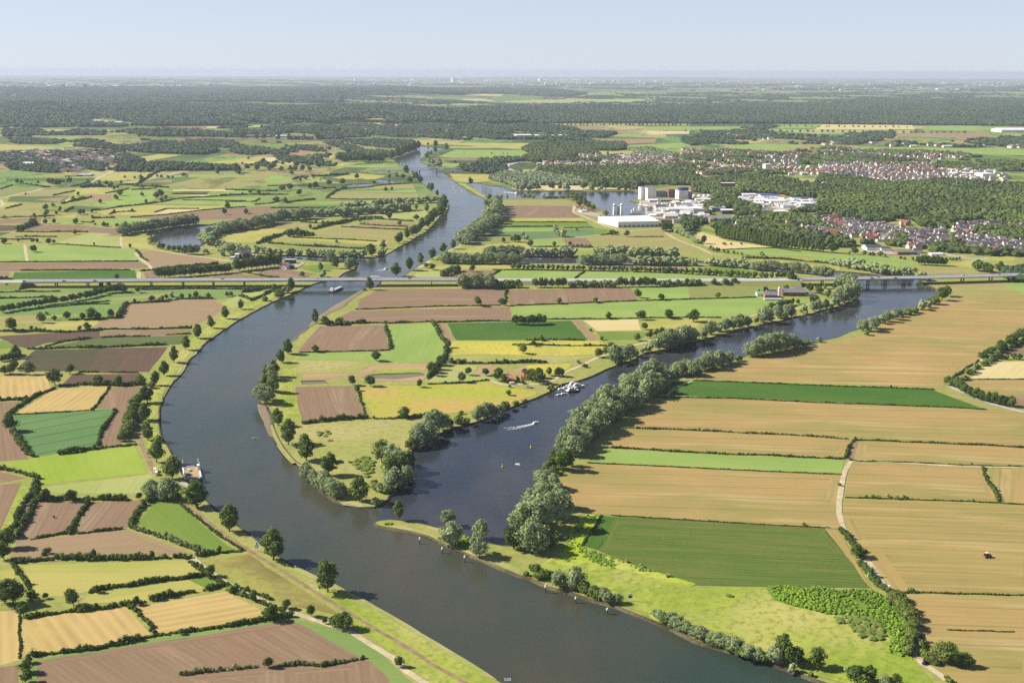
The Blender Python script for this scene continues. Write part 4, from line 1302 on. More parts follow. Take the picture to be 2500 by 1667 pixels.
# --- poplars and hedgerow by the straw field
row('p', "in the dense poplar row beside the straw field, counted from the warehouse", 34, 140, "J 930,840 1050,868 1300,905 1560,955 1850,985 2190,1020", .62, .15)
row('p', "in the second line of the poplar row, counted from the warehouse", 20, 130, "J 960,770 1100,820 1350,860 1700,920", .7, .2)
row('w', "in the grey hedgerow between the straw field and its track", 15, 48, "J 440,775 600,850 740,920", 1.0)
plants("round the straw field's corner", "J t785,920,95 w860,985,50 t900,1005,45 t940,1010,48 t965,1010,40 t1030,1025,38 t1070,1030,35 t1135,1035,38 t1180,1035,25 t1230,1045,30 t350,780,110 t400,770,95 t330,770,70 b1030,930,30 b1100,930,22 b1225,928,26 t1455,1060,50 w1475,1090,60 w1230,1100,50 w1290,1075,45")
plants("on the fields by the white warehouse", "I t1880,895,62 t1755,875,48 t1725,875,40 w890,895,50 w920,920,45 t820,945,75 t850,945,65 t790,940,50 t700,950,45 t965,988,65 t950,985,50 t1190,982,42 t1340,975,35 t1410,1000,35 t1450,1000,38 t1490,1000,32 t1530,998,30 t1365,995,25 w1240,890,75 w1270,900,80 w1210,860,60 w1195,820,45 t1405,835,28")
row('w', "in the tree belt along the main river, counted upstream", 17, 110, "I 265,975 420,905 560,790 640,690 620,600", 1.0, .35)
row('w', "in the inner line of the river belt, counted upstream", 12, 105, "I 320,970 470,880 600,780 655,670", 1.0, .35)
plants("at the tip where the dyke meets the river belt", "I p570,560,75 p545,600,60 p640,610,80 p590,640,90 t600,560,60")
plants("on the river bank beyond the viaduct, lake side", "H p1640,1272,130 p1765,1216,125 p1870,1156,110 p1980,1112,112 p2085,1050,100 p2180,1012,92 w2110,1152,115 t1980,1212,62 t1920,1192,50 E t920,168,48 b790,195,25")
row('b', "of the shrubs beside the brown field by the viaduct", 7, 40, "E 735,195 830,160")
plants("beside the river just below the viaduct, field side", "H p1387,1402,118 b1330,1410,30")
# --- north-west: harbour and old meander
plants("on the harbour side of the river", "H p1060,1196,112 p1190,1165,110 w1190,1205,110 w1225,1190,90 w1010,1130,100 w950,1100,60 p915,1222,80 w930,1282,72 t735,1275,45 p470,1432,85 p632,1372,90")
row('w', "along the harbour channel, counted towards the river", 15, 62, "H 380,1070 560,1072 700,1072 950,1085 1340,1092", .9, .3)
plants("on the wooded corner between harbour and river", "H p1400,1078,120 p1510,1012,82 w1510,1075,80 w1480,1080,60")
row('p', "on the outer bank of the river bend beyond the harbour, counted upstream", 11, 100, "H 1610,975 1700,932 1790,890 1870,850 1930,790 2000,740", .95, .2)
row('p', "at the wooded elbow of the river, counted upstream", 8, 115, "H 2010,735 2070,670 2105,640 2090,590", 1.1, .3)
plants("on the river bank between the elbow and the railway bridge", "H p1735,292,82 w1800,330,65 p1830,335,60 p1868,382,72 w1950,440,60 p1975,462,82 p2030,505,62 t1700,335,40 t1770,380,60 w1640,325,48 t1570,335,40 p1930,655,82 p1830,635,50 t1420,388,32")
row('w', "in the front of the meander's tree belt, counted from the meander", 13, 92, "H -20,860 150,830 330,800 500,758", 1, .3)
row('w', "in the middle of the meander's tree belt", 9, 92, "H 500,742 680,735 830,718", 1, .3)
row('w', "in the near line of the long grey belt, counted towards the river", 22, 74, "H 850,705 1100,690 1400,672 1760,645", 1, .3)
row('w', "in the far line of the long grey belt, counted towards the river", 15, 62, "H 1100,640 1340,612 1480,600 2010,565", 1, .3)
row('w', "on the outer shore of the old meander, counted towards the river", 18, 90, "G 1160,690 1260,660 1400,645 1600,615 1880,580", 1, .3)
row('w', "on the inner shore of the old meander, counted towards the marina", 15, 85, "G 2340,612 2150,650 2020,690 1960,730 2040,790", 1, .3)
plants("round the marina of the old meander", "G w1450,770,80 w1480,740,60 t1520,810,55 t1560,820,60 t1620,835,60 t1660,840,60 t1720,850,70 t1770,865,85 t1830,870,95 t1880,865,90 w1980,860,50 w2080,800,70 w2150,820,80 w2220,840,80 w2290,850,80 w2130,880,70 w2220,890,60 H w20,1040,80 w60,1020,70 w130,1010,60 w220,1050,80 w300,1055,80 w380,1060,70")
row('a', "in the dark avenue beside the harbour road, counted towards the restaurant", 15, 62, "D 1000,208 1200,195 1380,180 1480,172", 1.1, .3)
row('a', "among the tall trees by the white restaurant", 12, 78, "D 1500,165 1620,150 1790,132", 1.0, .3)
row('a', "in the dark avenue on the ferry-side meadows, counted from the photo's edge", 26, 48, "D 15,428 90,412 180,398 250,388 330,372 400,366 470,352 560,338 640,318 700,300 800,292", 1.05, .25)
plants("between the avenue and the viaduct on the ferry side", "D t745,210,32 t880,300,42 t645,262,30 t215,40,42 t790,300,55 t740,300,55 t700,270,40")
plants("in the hedges round the tan field on the ferry side", "D t858,366,28 t968,357,42 t1030,358,38 t1060,336,26 t1160,336,32 t1210,336,32 t1253,336,48 t1330,336,34 t1450,325,30 t1478,318,25")
plants("on the hay meadows of the ferry side", "D t268,492,66 t430,472,58 t530,472,46 t585,470,70 t630,468,44 t716,462,58 t80,545,88 t558,537,48 t200,540,28 t348,476,30 t505,540,30 t300,440,20")
plants("round the dark ploughed strips on the ferry side", "D t65,820,78 t190,822,76 t350,888,108 t445,818,62 t630,880,58 t752,890,66 t100,780,50 t120,720,50 t30,820,60")
plants("beside the blue-green wheat", "D t65,1182,108")
# --- bottom-left hedged fields
plants("in the hedges round the straw fields", "A t470,1075,112 t85,1062,172 t30,1060,120 t50,705,135 t25,780,110 t60,640,80 t310,745,40 t290,770,60 t620,990,52 t1010,1038,48 t870,1068,60 t1340,890,75 t545,1105,48 t610,1095,40 t290,1030,40 t205,1040,60 t150,1140,90 t1150,1258,40 t290,405,78 t452,405,78 t885,398,50 t1400,735,45 g345,515,18 t1715,1465,68")
plants("along the pale gravel road", "A t1610,1042,62 t1825,1090,66 t1812,1118,50 t1985,1142,78 t1715,1168,102 t2165,1220,100 t2215,1228,110 t2120,1205,60 t2070,1190,45 B t455,1465,72 A b1550,1010,30 b1480,985,45 b1700,1130,40")
plants("in the green verge by the brown field's corner", "A t170,1500,90 t165,1568,90 t185,1440,60")
# --- bottom-right
plants("on the river bank of the lime meadow", "B b1335,868,65 b1300,850,40 b1390,905,65 b1420,895,50 w1480,955,112 w1570,972,152 b1640,990,80 b1690,1015,70 b1720,1030,60 w1760,1045,85 w1800,1058,80 w1850,1058,70 b1340,905,50 b1260,880,30")
row('w', "in the shrubby bank of the lime meadow, counted towards the tall dark tree", 13, 72, "B 2090,1165 C 80,1170 200,1250 330,1300 450,1340 600,1400 700,1440", 1.1, .35)
row('b', "of the low shrubs in front of the lime meadow", 18, 55, "B 2080,1140 C 40,1160 160,1220 290,1290 400,1330 520,1380 640,1420 740,1445", 1.1, .4)
plants("at the river edge of the lime meadow's end", "C p815,1420,185 w770,1440,120 t860,1450,140 t900,1450,120 t1020,1478,135 b935,1470,60 w870,1500,60 t1270,1568,130 w1240,1520,60 t1370,1560,100 t1530,1575,75 b985,1520,30 b1330,1600,90 w1470,1590,80")
plants("beside the sandy road below the tan fields", "C g1820,1440,140 g1870,1420,110 t1910,1460,110 t1970,1465,90 g2010,1465,70 b1750,1430,60 b1700,1330,40 b1705,1395,45 b1780,1450,50 b1870,1560,40")
plants("on the gravel road through the tan fields", "C t1285,768,95 b1335,735,25 b1175,310,22 b950,562,22 h1610,980,22 b1640,980,20 b2015,172,12 b1345,385,20 b1385,388,24 b1420,388,20 h1490,385,24 b1540,395,24 b1580,395,26 b1610,395,18 b2025,410,18 h1500,1035,30 B h1910,800,20 h2000,830,22 h2170,890,24")
row('b', "of the dark thicket beside the reed slope, counted up from the gravel road", 15, 70, "C 1500,1010 1540,1080 1600,1150 1640,1220 1620,1300 1600,1390", 1.1, .35)
row('a', "in the front line of the lane between the tan fields, counted from the road fork", 17, 68, "F 1845,885 1920,905 2000,960 2120,1000 2290,1030", .9, .2)
row('a', "in the roadside line towards the town, counted from the road fork", 18, 55, "F 2080,735 2170,690 2250,640 2352,580 2430,540", 1.1, .3)
row('b', "of the roadside shrubs towards the town, counted from the road fork", 14, 36, "F 1960,862 2040,800 2130,735 2200,690 2352,610", 1.1, .3)
plants("on the fields behind the road fork", "F t2190,722,45 t2240,725,30 t2285,722,38 t2325,726,40 t2140,745,30 b1500,905,18")
# --- lake shore
plants("on the sandy lake beach", "I t390,392,62 w835,440,50 w880,452,60 w955,452,62 t1025,442,52 t1172,442,62 t1245,442,45 w1310,448,72 t1465,442,72 w1545,452,62 w1630,452,48 t1682,446,95 t1810,450,45 t1870,455,40 t1930,450,40")
plants("on the peninsula shore of the lake", "I g1320,540,72 g1360,545,78 g1400,555,80 g1440,560,72 g1400,530,60 t1430,600,50 t1490,610,70 t1520,625,60 t1560,640,50 t1480,570,50 g1680,695,52 w905,525,45 w935,525,42 w990,525,48 w1085,528,40 w680,525,38 w740,525,34 w1450,640,25")
row('b', "of the low lakeside shrubs by the brown field", 7, 25, "I 1100,530 1290,530")
# ------------------------------------------------------------------ scattered trees of the small-field country
KIND['m'] = ('hedgerow_tree', 'tree', 'dark bushy'); LEAF['m'] = 'f_t'; SHAPES['m'] = SHAPES['t']
plants("among the small fields before the old meander", "G m325,845,68 m465,770,60 m510,760,35 m175,745,35 m355,752,38 m40,765,50 m900,782,28 m1245,808,42 m715,675,42 m1115,1098,45 w1640,1275,50 m1000,600,45 m1030,600,35 m1120,605,35 m1200,600,45 m1280,600,45 m910,590,25")
plants("among the hedged fields upstream of the meander", "G m435,575,45 m520,570,45 m725,575,52 m885,520,30 m330,505,32 m450,490,55 m540,490,38 m430,520,50 m570,460,52 m430,445,60 m510,410,35 m770,490,60 m800,480,45 m880,470,38 m40,525,35 m1265,460,32 m1095,465,28 m2150,485,60 m2352,480,50 m2175,420,45 m1400,380,40 m960,380,40 m700,345,32 m750,305,38 m1115,345,50 m1150,305,58 m1365,310,38 m1500,335,65 m1545,320,75 m1590,345,42 m1545,360,35 m1090,250,36 m245,300,22 m1060,215,50 m1020,205,45 m1160,190,30 m950,190,30")
plants("on the far fields before the village", "G m165,190,45 m205,190,30 m540,215,70 m500,195,55 m470,190,50 m575,200,50 m610,185,28 m670,180,48 m365,190,25 m840,175,25 m1195,135,22 m1290,142,25 m1355,150,45 m1505,130,28 m1545,135,28 m1610,140,30 m1650,140,25 m1755,120,32 m2085,100,42 m2255,85,80 m2285,100,40")
plants("among the fields south of the railway bridge", "H m1570,720,58 m1830,730,45 m1665,785,45 m1290,755,52 m1070,955,32 m815,820,45 m870,765,28 m935,768,28 m1410,592,40 m1330,600,40 m1265,575,30 m1535,458,40 m1595,455,36 m1120,400,62 m990,400,48 m860,435,70 m810,440,60 m545,460,62 m620,450,68 m490,565,58 m575,570,50 m705,500,60 m200,668,42 m240,480,35 m320,495,50 m20,610,45 m1260,340,46 m910,360,15 m770,350,40 m640,300,42 m720,360,30")
plants("in the dark hedgerow before the railway bridge", "H m100,285,90 m125,300,50 m215,255,60 m300,265,65 m455,245,58 m420,265,50 m530,265,45 m680,225,50 m620,265,50 m670,265,50 m740,265,60 m810,265,50 m870,220,55 m995,218,35 m365,195,48 m220,155,25 m595,150,30 m678,160,35 w800,165,60 w840,170,60 w870,165,50 m165,200,22 m845,340,20")
plants("round the railway bridge's river bank", "H p1940,22,30 p2015,40,65 p2115,65,65 p2010,90,60 w1930,135,60 w1960,110,50 w2000,210,70 w2040,225,60 w1960,190,50 m2050,185,35 m2195,190,28")
row('p', "on the wooded bank upstream of the railway bridge", 13, 85, "H 1560,160 1640,130 1740,95 1835,55", 1.0, .3)
row('a', "in the dark wood edge upstream of the railway bridge", 13, 80, "H 1080,175 1300,180 1520,185", 1.0, .3)
plants("on the green field beyond the railway bridge", "I m325,95,12 m590,105,16 m698,105,14 m740,105,14 m92,185,35 m235,188,28")
row('a', "in the avenue at the foot of the long pine wood, counted from the river side", 34, 13, "M 1370,442 1900,442 2352,444", 1.1, .2, .2)
row('a', "in the avenue crossing the bright far fields, counted from the river side", 42, 15, "N 0,485 500,487 1000,490 1500,495 1960,496", 1.1, .25, .2)
row('a', "in the distant avenue beneath the pine wood, farther from the river", 34, 13, "N 0,444 520,446 1000,455 1560,458", 1.1, .25, .2)
row('p', "in the line on the far upstream river bank", 16, 45, "L 920,525 1200,525 1550,535 1900,538 2300,548", 1.0, .35, .25)

flush_plants()
# ------------------------------------------------------------------ hedges
NH = [0]


def hedge(label, h, data, mat='f_h', wide=1.0, gaps=.12, group='hedges between the fields'):
    pts = survey(data)
    zone = data.split()[0]
    H = tall(pts[len(pts) // 2], h * ZONES[zone][2] * (.74 if zone == 'A' else .9))
    W = H * .95 * wide
    dist = depth_of(sum(pts, Vector()) / len(pts))
    rng = np.random.default_rng(5000 + NH[0]); NH[0] += 1
    P = np.array([(p.x, p.y) for p in pts])
    S = np.concatenate([[0], np.cumsum(np.linalg.norm(np.diff(P, axis=0), axis=1))])
    L = S[-1]
    size = max(.55, dist * .00095)
    at = lambda q, k: np.interp(q, S, P[:, k])
    m = int(min(700, max(5, L / (H * .42))))
    s = (np.arange(m) + rng.uniform(.1, .9, m)) * L / m
    e = unit(np.c_[at(np.minimum(s + 2, L), 0) - at(np.maximum(s - 2, 0), 0), at(np.minimum(s + 2, L), 1) - at(np.maximum(s - 2, 0), 1)])
    nn = np.stack([-e[:, 1], e[:, 0]], 1)
    ph = rng.uniform(0, 6.28, 4)
    big = .72 + .2 * np.sin(s / (H * 3.7) + ph[0]) + .14 * np.sin(s / (H * 1.3) + ph[1]) + rng.normal(0, .16, m)
    big = np.where(rng.uniform(0, 1, m) > .94, big * 1.5, big)                     # a taller shrub here and there
    keep = np.ones(m, bool)
    if gaps: big = np.where(np.sin(s / (H * 8) + ph[2]) + .6 * np.sin(s / (H * 2.9) + ph[3]) > 1.32 - gaps, big * .4, big)
    big = np.clip(big, .22, 1.6)
    hc = H * big
    off = rng.normal(0, .16 * W, m) + .3 * H * np.sin(s / (H * 4.1) + ph[1])
    r = np.clip(W * .5 * (.55 + .5 * big), .5, None) * rng.uniform(.8, 1.15, m)
    C = np.c_[np.c_[at(s, 0), at(s, 1)] + nn * off[:, None], hc * .5]
    per = int(np.clip(1.35 * (2 * math.pi * (W * .5) * H) / size ** 2 / max(1, 1.4 * W / (L / m) / 2 + .6), 7, 46))
    d = unit(rng.normal(size=(m * per, 3)) + np.array([0, 0, .3]))
    R3 = np.repeat(np.c_[r, r, hc * .52], per, 0)
    pos = np.repeat(C, per, 0) + d * R3 * rng.uniform(.78, 1.08, (m * per, 1))
    pos[:, 2] = np.maximum(pos[:, 2], .1)
    V, F = quads(pos, unit(d + rng.normal(0, .4, d.shape)), size * 1.2, rng)
    cv = np.repeat(np.clip(rng.beta(1.2, 2.0, m) + (rng.uniform(0, 1, m) > .9) * .5, 0, 1), per) + rng.normal(0, .1, m * per)
    Vc, Fc = blobs(C * np.array([1, 1, .92]), np.c_[r * .8, r * .8, hc * .46], ICO0, rng, .12)
    me = mesh_np('hedge', np.concatenate([V, Vc]), [F, Fc + len(V)], [M[mat]])
    add_var(me, np.concatenate([np.repeat(cv, 4), np.full(len(Vc), .15)]))
    o = link('hedge', me)
    return tag(o, label, 'hedge', group)


HEDGES = """
long hedge between the big brown field and the straw fields|50|A 205,1402 620,1342 980,1272 1300,1232 1690,1162 1865,1140
hedge dividing the two straw fields|45|A 800,1062 870,1120 940,1190 1000,1262
dark bushy hedge along the top of the striped straw field|52|A 505,1110 680,1085 830,1060 935,1045
bushy hedge along the top of the pale straw field|48|A 960,1045 1060,1022 1250,990
short hedge stub at the pale straw field's upper corner|42|A 1300,980 1360,968 1445,948
curving hedge under the greenish hay field|46|A 570,990 700,962 830,955 1000,920 1300,880
thick hedge over the greenish hay field|58|A 100,805 350,780 780,775 1000,770 1225,775
low hedge under the small brown field|26|A 190,655 320,630 440,615
low hedge beneath the second small brown field|28|A 495,620 620,600 780,585
upright hedge between the two small brown fields|46|A 455,620 500,510 555,412
tall hedge along the brown field's edge by the green wedge field|60|A 840,575 880,500 930,440 960,395
flowering hedge along the lower edge of the green wedge field|46|A 840,575 1000,622 1150,690 1300,745
hedge closing the tip of the green wedge field|46|A 1245,760 1380,745 1545,730
tall hedge beneath the pale green hay field|54|A 215,405 480,402 700,400 830,398
hedge on the outer side of the narrow sandy lane|44|A 220,290 180,380 130,480 90,580
hedge on the inner side of the narrow sandy lane|46|A 250,290 220,400 170,510 120,640
hedge winding above the narrow sandy lane|40|A -40,205 60,215 160,240 260,265
hedge between the lime field and the blue-green wheat|38|D 380,1330 560,1305 720,1285 875,1268
hedge round the blue-green wheat's outer corner|40|D 70,1190 120,1260 215,1345
hedge on the bend above the blue-green wheat|30|D 50,1095 100,1040 175,990
clipped hedge above the olive corner field|26|D -40,990 60,986 175,985
hedge along the straw fields' outer margin|42|A 85,800 130,880 170,960 220,1030
hedge above the striped straw field's corner|44|A 165,1160 300,1135 490,1110
thin green hedge beside the narrow straw strip|18|A 122,1140 126,1280 130,1412
shrubby hedge along the pale gravel road, upper part|50|A 1225,790 1300,860 1400,930 1480,980
shrubby hedge along the pale gravel road, lower part|38|A 1500,990 1600,1030 1690,1075 1790,1110
low shrub line on the river side of the gravel road|34|A 1500,945 1600,985 1720,1040
flowering hedge island inside the big brown field|50|A 1150,1515 1300,1495 1480,1485 1640,1470
second flowering hedge in the big brown field|40|A 1770,1460 1900,1450 2050,1465 2200,1435 2320,1410
low ditch growth beside the riverside track|26|A 1150,430 1250,510 1350,590 1450,660 1540,725
low hedge at the corner of the brown field with pits|32|D 1935,1140 2080,1118 2200,1105 2350,1095
hedge along the yellow meadow's near edge|26|E 290,1105 420,1100 520,1095 600,1090 700,1075
hedge beneath the long brown fields of the peninsula|26|E -30,496 120,500 330,492 380,497
hedge between brown field and dark green crop|16|E 385,497 520,490 660,486
thin hedge along the green pasture and dark green crop|12|E 690,492 900,484 1180,480
thin line hedge between the two brown fields|7|E 180,408 450,398 700,388 1100,382
thin line hedge beneath the green pasture|8|E 1175,474 1600,468 1980,465
thin hedge under the second brown field|7|E 1170,384 1400,375 1600,367 1985,352
boundary hedge across the pastures near the farm|6|E 1990,352 2352,340
boundary hedge of the pasture below the farm|7|F 0,350 300,340 640,330
straight hedge under the long pasture|7|F -100,462 200,458 420,460
upright hedge between the brown fields below the motorway|14|E 1125,375 1135,330 1140,280
hedge between brown square field and bright green meadow|20|E 368,510 385,570 405,660
hedge down the far side of the bright green meadow|26|E 665,495 710,560 760,625
bushy hedge below the bright green meadow|34|E 765,650 745,710 700,760 650,850
thin hedge under the brown square field|9|E -180,682 100,676 400,668
scrub line through the buttercup meadow|14|E 1180,632 1400,636 1620,640 1810,640
scrub line under the dark green crop|14|E 1265,602 1420,600 1640,604
scrub line over the sandy pit|26|E 780,745 900,750 1050,752 1200,750 1400,745
hedge between yellow meadow and houses|12|E 640,885 800,878 1030,860
shrubs along the edge of the brown field with pits|14|E 180,905 210,980 240,1080
hedge under the tan field by the ferry-side dyke|18|D 600,538 760,535 1000,532 1220,528
hedge down the side of the tan ferry-side field|34|D 790,372 780,420 760,462
hedge over the tan ferry-side field|16|D 795,370 1000,362 1120,348 1140,340 1360,340
hedge above the dark ploughed strip|22|D 0,545 180,548 400,552 640,540
flowering hedge between the dark strips|14|D 640,588 800,580 960,578
flowering hedge curving into the dark strip|18|D 295,645 400,612 500,600 585,590
hedge between the dark strips and the dark field|22|D 180,660 400,655 600,652 850,640 1060,635
hedge stub by the riverside path|14|D 1060,570 1140,566 1220,562
hedge under the dark double field|12|D 500,808 700,808 880,812
dark thicket in the corner pond field|60|D 0,740 70,730 150,690
thick hedge above the straw fields by the ferry side|34|D 380,895 520,888 700,888 800,892 905,885
hedge between the two straw fields on the ferry side|22|D 160,1000 240,950 350,910
thin hedge beside the small straw field|12|D 585,1050 640,985 700,900
hedge between the wheat and brown field|24|D 740,1045 690,1120 640,1210 615,1278
thin hedge over the blue-green wheat|8|D 90,1078 330,1065 600,1050
hedge in the hay meadow corner|22|D 1540,300 1640,288 1720,268 1800,258
second hedge in the hay meadow corner|22|D 1530,320 1570,335 1600,345
hedge over the riverside path below the viaduct|18|D 1600,352 1700,305 1820,258
hedge line nearest to the viaduct's shadow|16|D 900,282 1200,276 1500,278 1720,276
hedge line across the green ferry-side meadows|12|D -40,300 150,295 380,293
second hedge line across the green ferry-side meadows|12|D -40,340 130,334 340,328
long shadowed hedge beneath the avenue|16|D 140,420 300,395 520,376 700,352
ditch hedge beneath the green ferry-side meadow|8|D 530,376 700,372
hedge along the hay strips of the ferry side|14|D 440,475 560,470 760,462
hedge along the far brown strip beyond the viaduct|6|D 130,158 400,156 830,155
hedge over the green field beyond the viaduct|6|D 0,106 400,103 880,100
long hedge slanting to the harbour road|18|D 970,160 1200,140 1390,116
hedge between the brown fields by the restaurant|18|H 180,1235 330,1265 420,1285 520,1280
hedge beside the gravel track bend|20|G 1310,830 1340,880 1400,930
dark hedge at the avenue's end beyond the viaduct|24|G 1350,1030 1450,1020 1600,1000 1850,975 2070,955
dark tall hedge by the viaduct's abutment|70|G -40,1108 60,1105 130,1105
dark copse hedge below the viaduct's abutment|80|G -60,1190 60,1190 200,1190
hedge over the deep green field on the tan side|7|F 240,860 700,878 1200,898 1500,906 1780,918
hedge under the deep green field|9|F 0,966 500,974 1000,1000 1400,1014 1900,1032 2110,1046
flowering hedge line between the wide tan fields|16|F -200,1160 0,1170 230,1175 520,1192 700,1200 1000,1215 1230,1236
continuing hedge line between the wide tan fields|14|F 1260,1240 1500,1248 1850,1262 2100,1272 2352,1288
hedge over the bright green strip|16|F -320,1285 20,1306 250,1320 420,1328 680,1335 1000,1352 1200,1362
thin dark hedge under the bright green strip|7|F -430,1385 0,1406 500,1430 900,1448 1190,1460
hedge beside the gully track between the tan fields|22|C 1205,135 1240,70 1270,15
thin hedge along the gravel road's straight|8|C 1260,152 1600,162 2000,182 2352,190
bushy hedge between the tan fields by the edge|26|C 2085,195 2120,270 2160,350 2185,415
thin dark hedge under the smaller tan field|7|C 1210,385 1600,398 2000,410 2352,430
thin dark hedge over the striped green crop|7|C -280,500 300,535 700,560 1110,580
dark hedge down the gravel road's bend|40|C 1185,590 1230,660 1270,720 1320,785
dark hedge lower along the gravel road|48|C 1320,805 1360,870 1410,950 1490,1000
hedge under the wide striped tan field|12|C 1500,992 1700,992 2000,1000 2352,1010
lone hedge stub in the corner tan field|9|C 1865,1232 2050,1236 2290,1244
green verge beside the sandy road|40|C 1680,1270 1710,1340 1715,1400
hedge at the lush strip by the striped green crop|14|B 1620,690 1680,600 1750,500
dense roadside hedge towards the town|40|F 2170,680 2260,620 2352,560 2430,510
shadowed hedge on the roadside's field edge|14|F 1870,862 1960,800 2060,735
thin hedge between straw and tan by the fork|5|F 2000,853 2352,853
hedge along the yellow bank strip|10|F 570,70 700,80 900,95 1100,115
dark hedge behind the old arm's grass strip|24|J 1270,1085 1480,1090 1700,1095 1900,1115 2200,1145 2352,1165
hedge beneath the poplar field's grass|5|J 1000,990 1300,975 1600,968 1900,1010
thin hedge across the olive field by the warehouse|7|J 0,842 330,840
flowering hedge across the lake-side fields|14|I 610,805 800,802 1000,800 1170,798
thin hedge between the lake-side greens|6|I 660,757 900,755 1300,756 1500,758
low hedge under the blue-green fields|12|I 540,890 650,888 770,886
thin hedge above the blue-green fields|5|I 1280,812 1550,808
short hedge at the warehouse field's corner|20|I 1630,880 1720,870 1800,862
hedge line along the small green field|10|I 1000,992 1150,992 1320,990 1560,995
slanting hedge in the motorway field|16|I 575,1270 620,1245 675,1215
slanting hedge between the motorway fields|10|I 1385,1292 1430,1260 1475,1228
dark line under the clipped avenue|9|I 600,1212 900,1215 1400,1222 1900,1230
dark line under the far clipped avenue|10|I 1950,1234 2200,1240 2352,1246
long dark hedge slanting from the meander|36|H 300,965 400,920 540,880 640,840
broad dark copse hedge by the long tan field|95|H 580,895 700,890 800,885 870,880
dark hedge rising from the copse|40|H 850,825 980,780 1100,770 1250,735 1400,730
hedge over the river-side brown strips|16|H 1400,720 1600,735 1800,750
thin hedge between the river-side brown strips|9|H 1290,775 1500,790 1750,800
second thin hedge between the brown strips|9|H 1110,800 1400,815 1740,830
scrubby hedge below the long tan field|26|H 410,960 600,970 700,980 820,990 1100,1000 1340,1015
thin hedge above the hay strip|9|H 640,905 900,912 1200,925 1450,940
thin dark hedge beside the long grey belt|14|H 1120,715 1400,705 1500,715
scrub line in the pale strip|14|H 720,755 860,765 960,768
dark hedge along the gravel lane by the ponds|16|H 960,530 1040,470 1100,440 1160,420
hedge over the brown strips|9|H 280,590 440,575 560,545
long hedge of the green strips|8|H 0,562 280,560 330,530
hedge under the deep green strip|8|H 440,620 700,622 1060,628
bushy hedge by the green field|20|H 590,570 680,555 860,540
dark double hedge of the small fields|16|H 0,500 140,495 300,492 420,495 600,492
dark hedge above the tan pond field|7|H 1070,445 1350,425 1500,400 1780,385
thin hedge between the tan pond fields|5|H 1000,535 1300,540 1600,538 1850,530
hedge of the slanting green field|18|H 650,350 700,330 790,320
low hedge of the brown strip|8|H 410,410 600,405 780,408 960,425
dark hedge in the middle of the small fields|12|H 0,448 200,450 420,458 500,458
hedge line beside the pale pond meadow|14|H 940,435 1000,428 1060,430
dark orchard-like hedge rows|26|H 830,320 1000,312 1180,300
hedge across the brown strips near the meander|6|G 1250,515 1600,488 1900,450 2352,412
dark hedge beside the green field|14|G 880,450 1000,438 1180,410 1400,388 1560,365 1640,350
dark hedge continuing along the long greens|12|G 1640,345 1850,325 2100,312 2352,298
thin hedge of the long green strips|5|G 1750,350 2050,352 2352,358
thin hedge above the meander's hay strip|6|G 1480,465 1590,432 1900,432
dark thicket at the brown field's corner|70|G 160,640 230,610 300,580 340,570
dark hedge above the brown field|12|G 150,652 400,655 640,652 840,655
row of shrubs in the tan field|14|G 150,700 280,698 400,700 540,700
dark hedge over the hay field|12|G 0,720 160,728 330,722 300,745
dark hedge under the tan field|7|G 560,770 800,785 1000,798 1160,805
straight hedge on top of the brown strip|6|G 0,942 500,940 900,937 1310,936
straight hedge over the deep green field|6|G 200,1024 700,1022 1240,1018
dark hedge beside the slanting strip|24|G 590,385 700,360 800,335 885,320
dark hedge stub by the pale strip|12|G 45,432 130,412 210,390
dark hedge of the ochre fields|10|G 0,520 150,512 320,508 520,500
dark hedge below the shrubs|16|G 620,460 660,440 700,420
hedge row in the hay fields|16|G 1040,485 1100,465 1200,460 1300,460
dark hedge by the scattered trees|22|G 880,525 980,520 1100,520
hedge of the bright greens|8|G 780,560 870,565 900,548
thin hedge along the tan strip|7|G 0,245 120,205
dark hedge along the far tan fields|16|G 240,195 330,205 420,225 480,225
dark hedge in the far tan fields|10|G 680,218 760,205 860,175
second dark hedge of the far tan fields|9|G 510,305 600,285 720,262
third dark hedge of the far tan fields|8|G 1010,285 1120,265 1230,240
dark scrub between the far fields|34|G 760,230 900,222 1010,225 1130,230
dark scrub by the far green|24|G 1140,205 1250,205 1380,225
long dark scrub before the willows|30|G 1290,210 1500,225 1620,230
lane hedge climbing to the village|20|G 1320,190 1400,140 1480,90 1550,65
dark clipped hedge by the greenhouse|10|G 620,125 700,122 790,120
dark field edge under the willows|10|G 1260,250 1400,245 1500,235
hedge line in the far olive field|7|G 1660,292 1820,290 1980,290
dark hedge by the far greens|14|G 2110,305 2230,300 2352,298
"""
for ln in HEDGES.strip().splitlines():
    lab, h, data = ln.split('|')
    near = ground(*px(data.split()[0], *[float(v) for v in data.split()[1].split(',')])).y < 1300
    hedge(lab if wc(lab) >= 4 else 'dark green ' + lab, float(h), data, 'f_hf' if 'flowering' in lab else 'f_h')

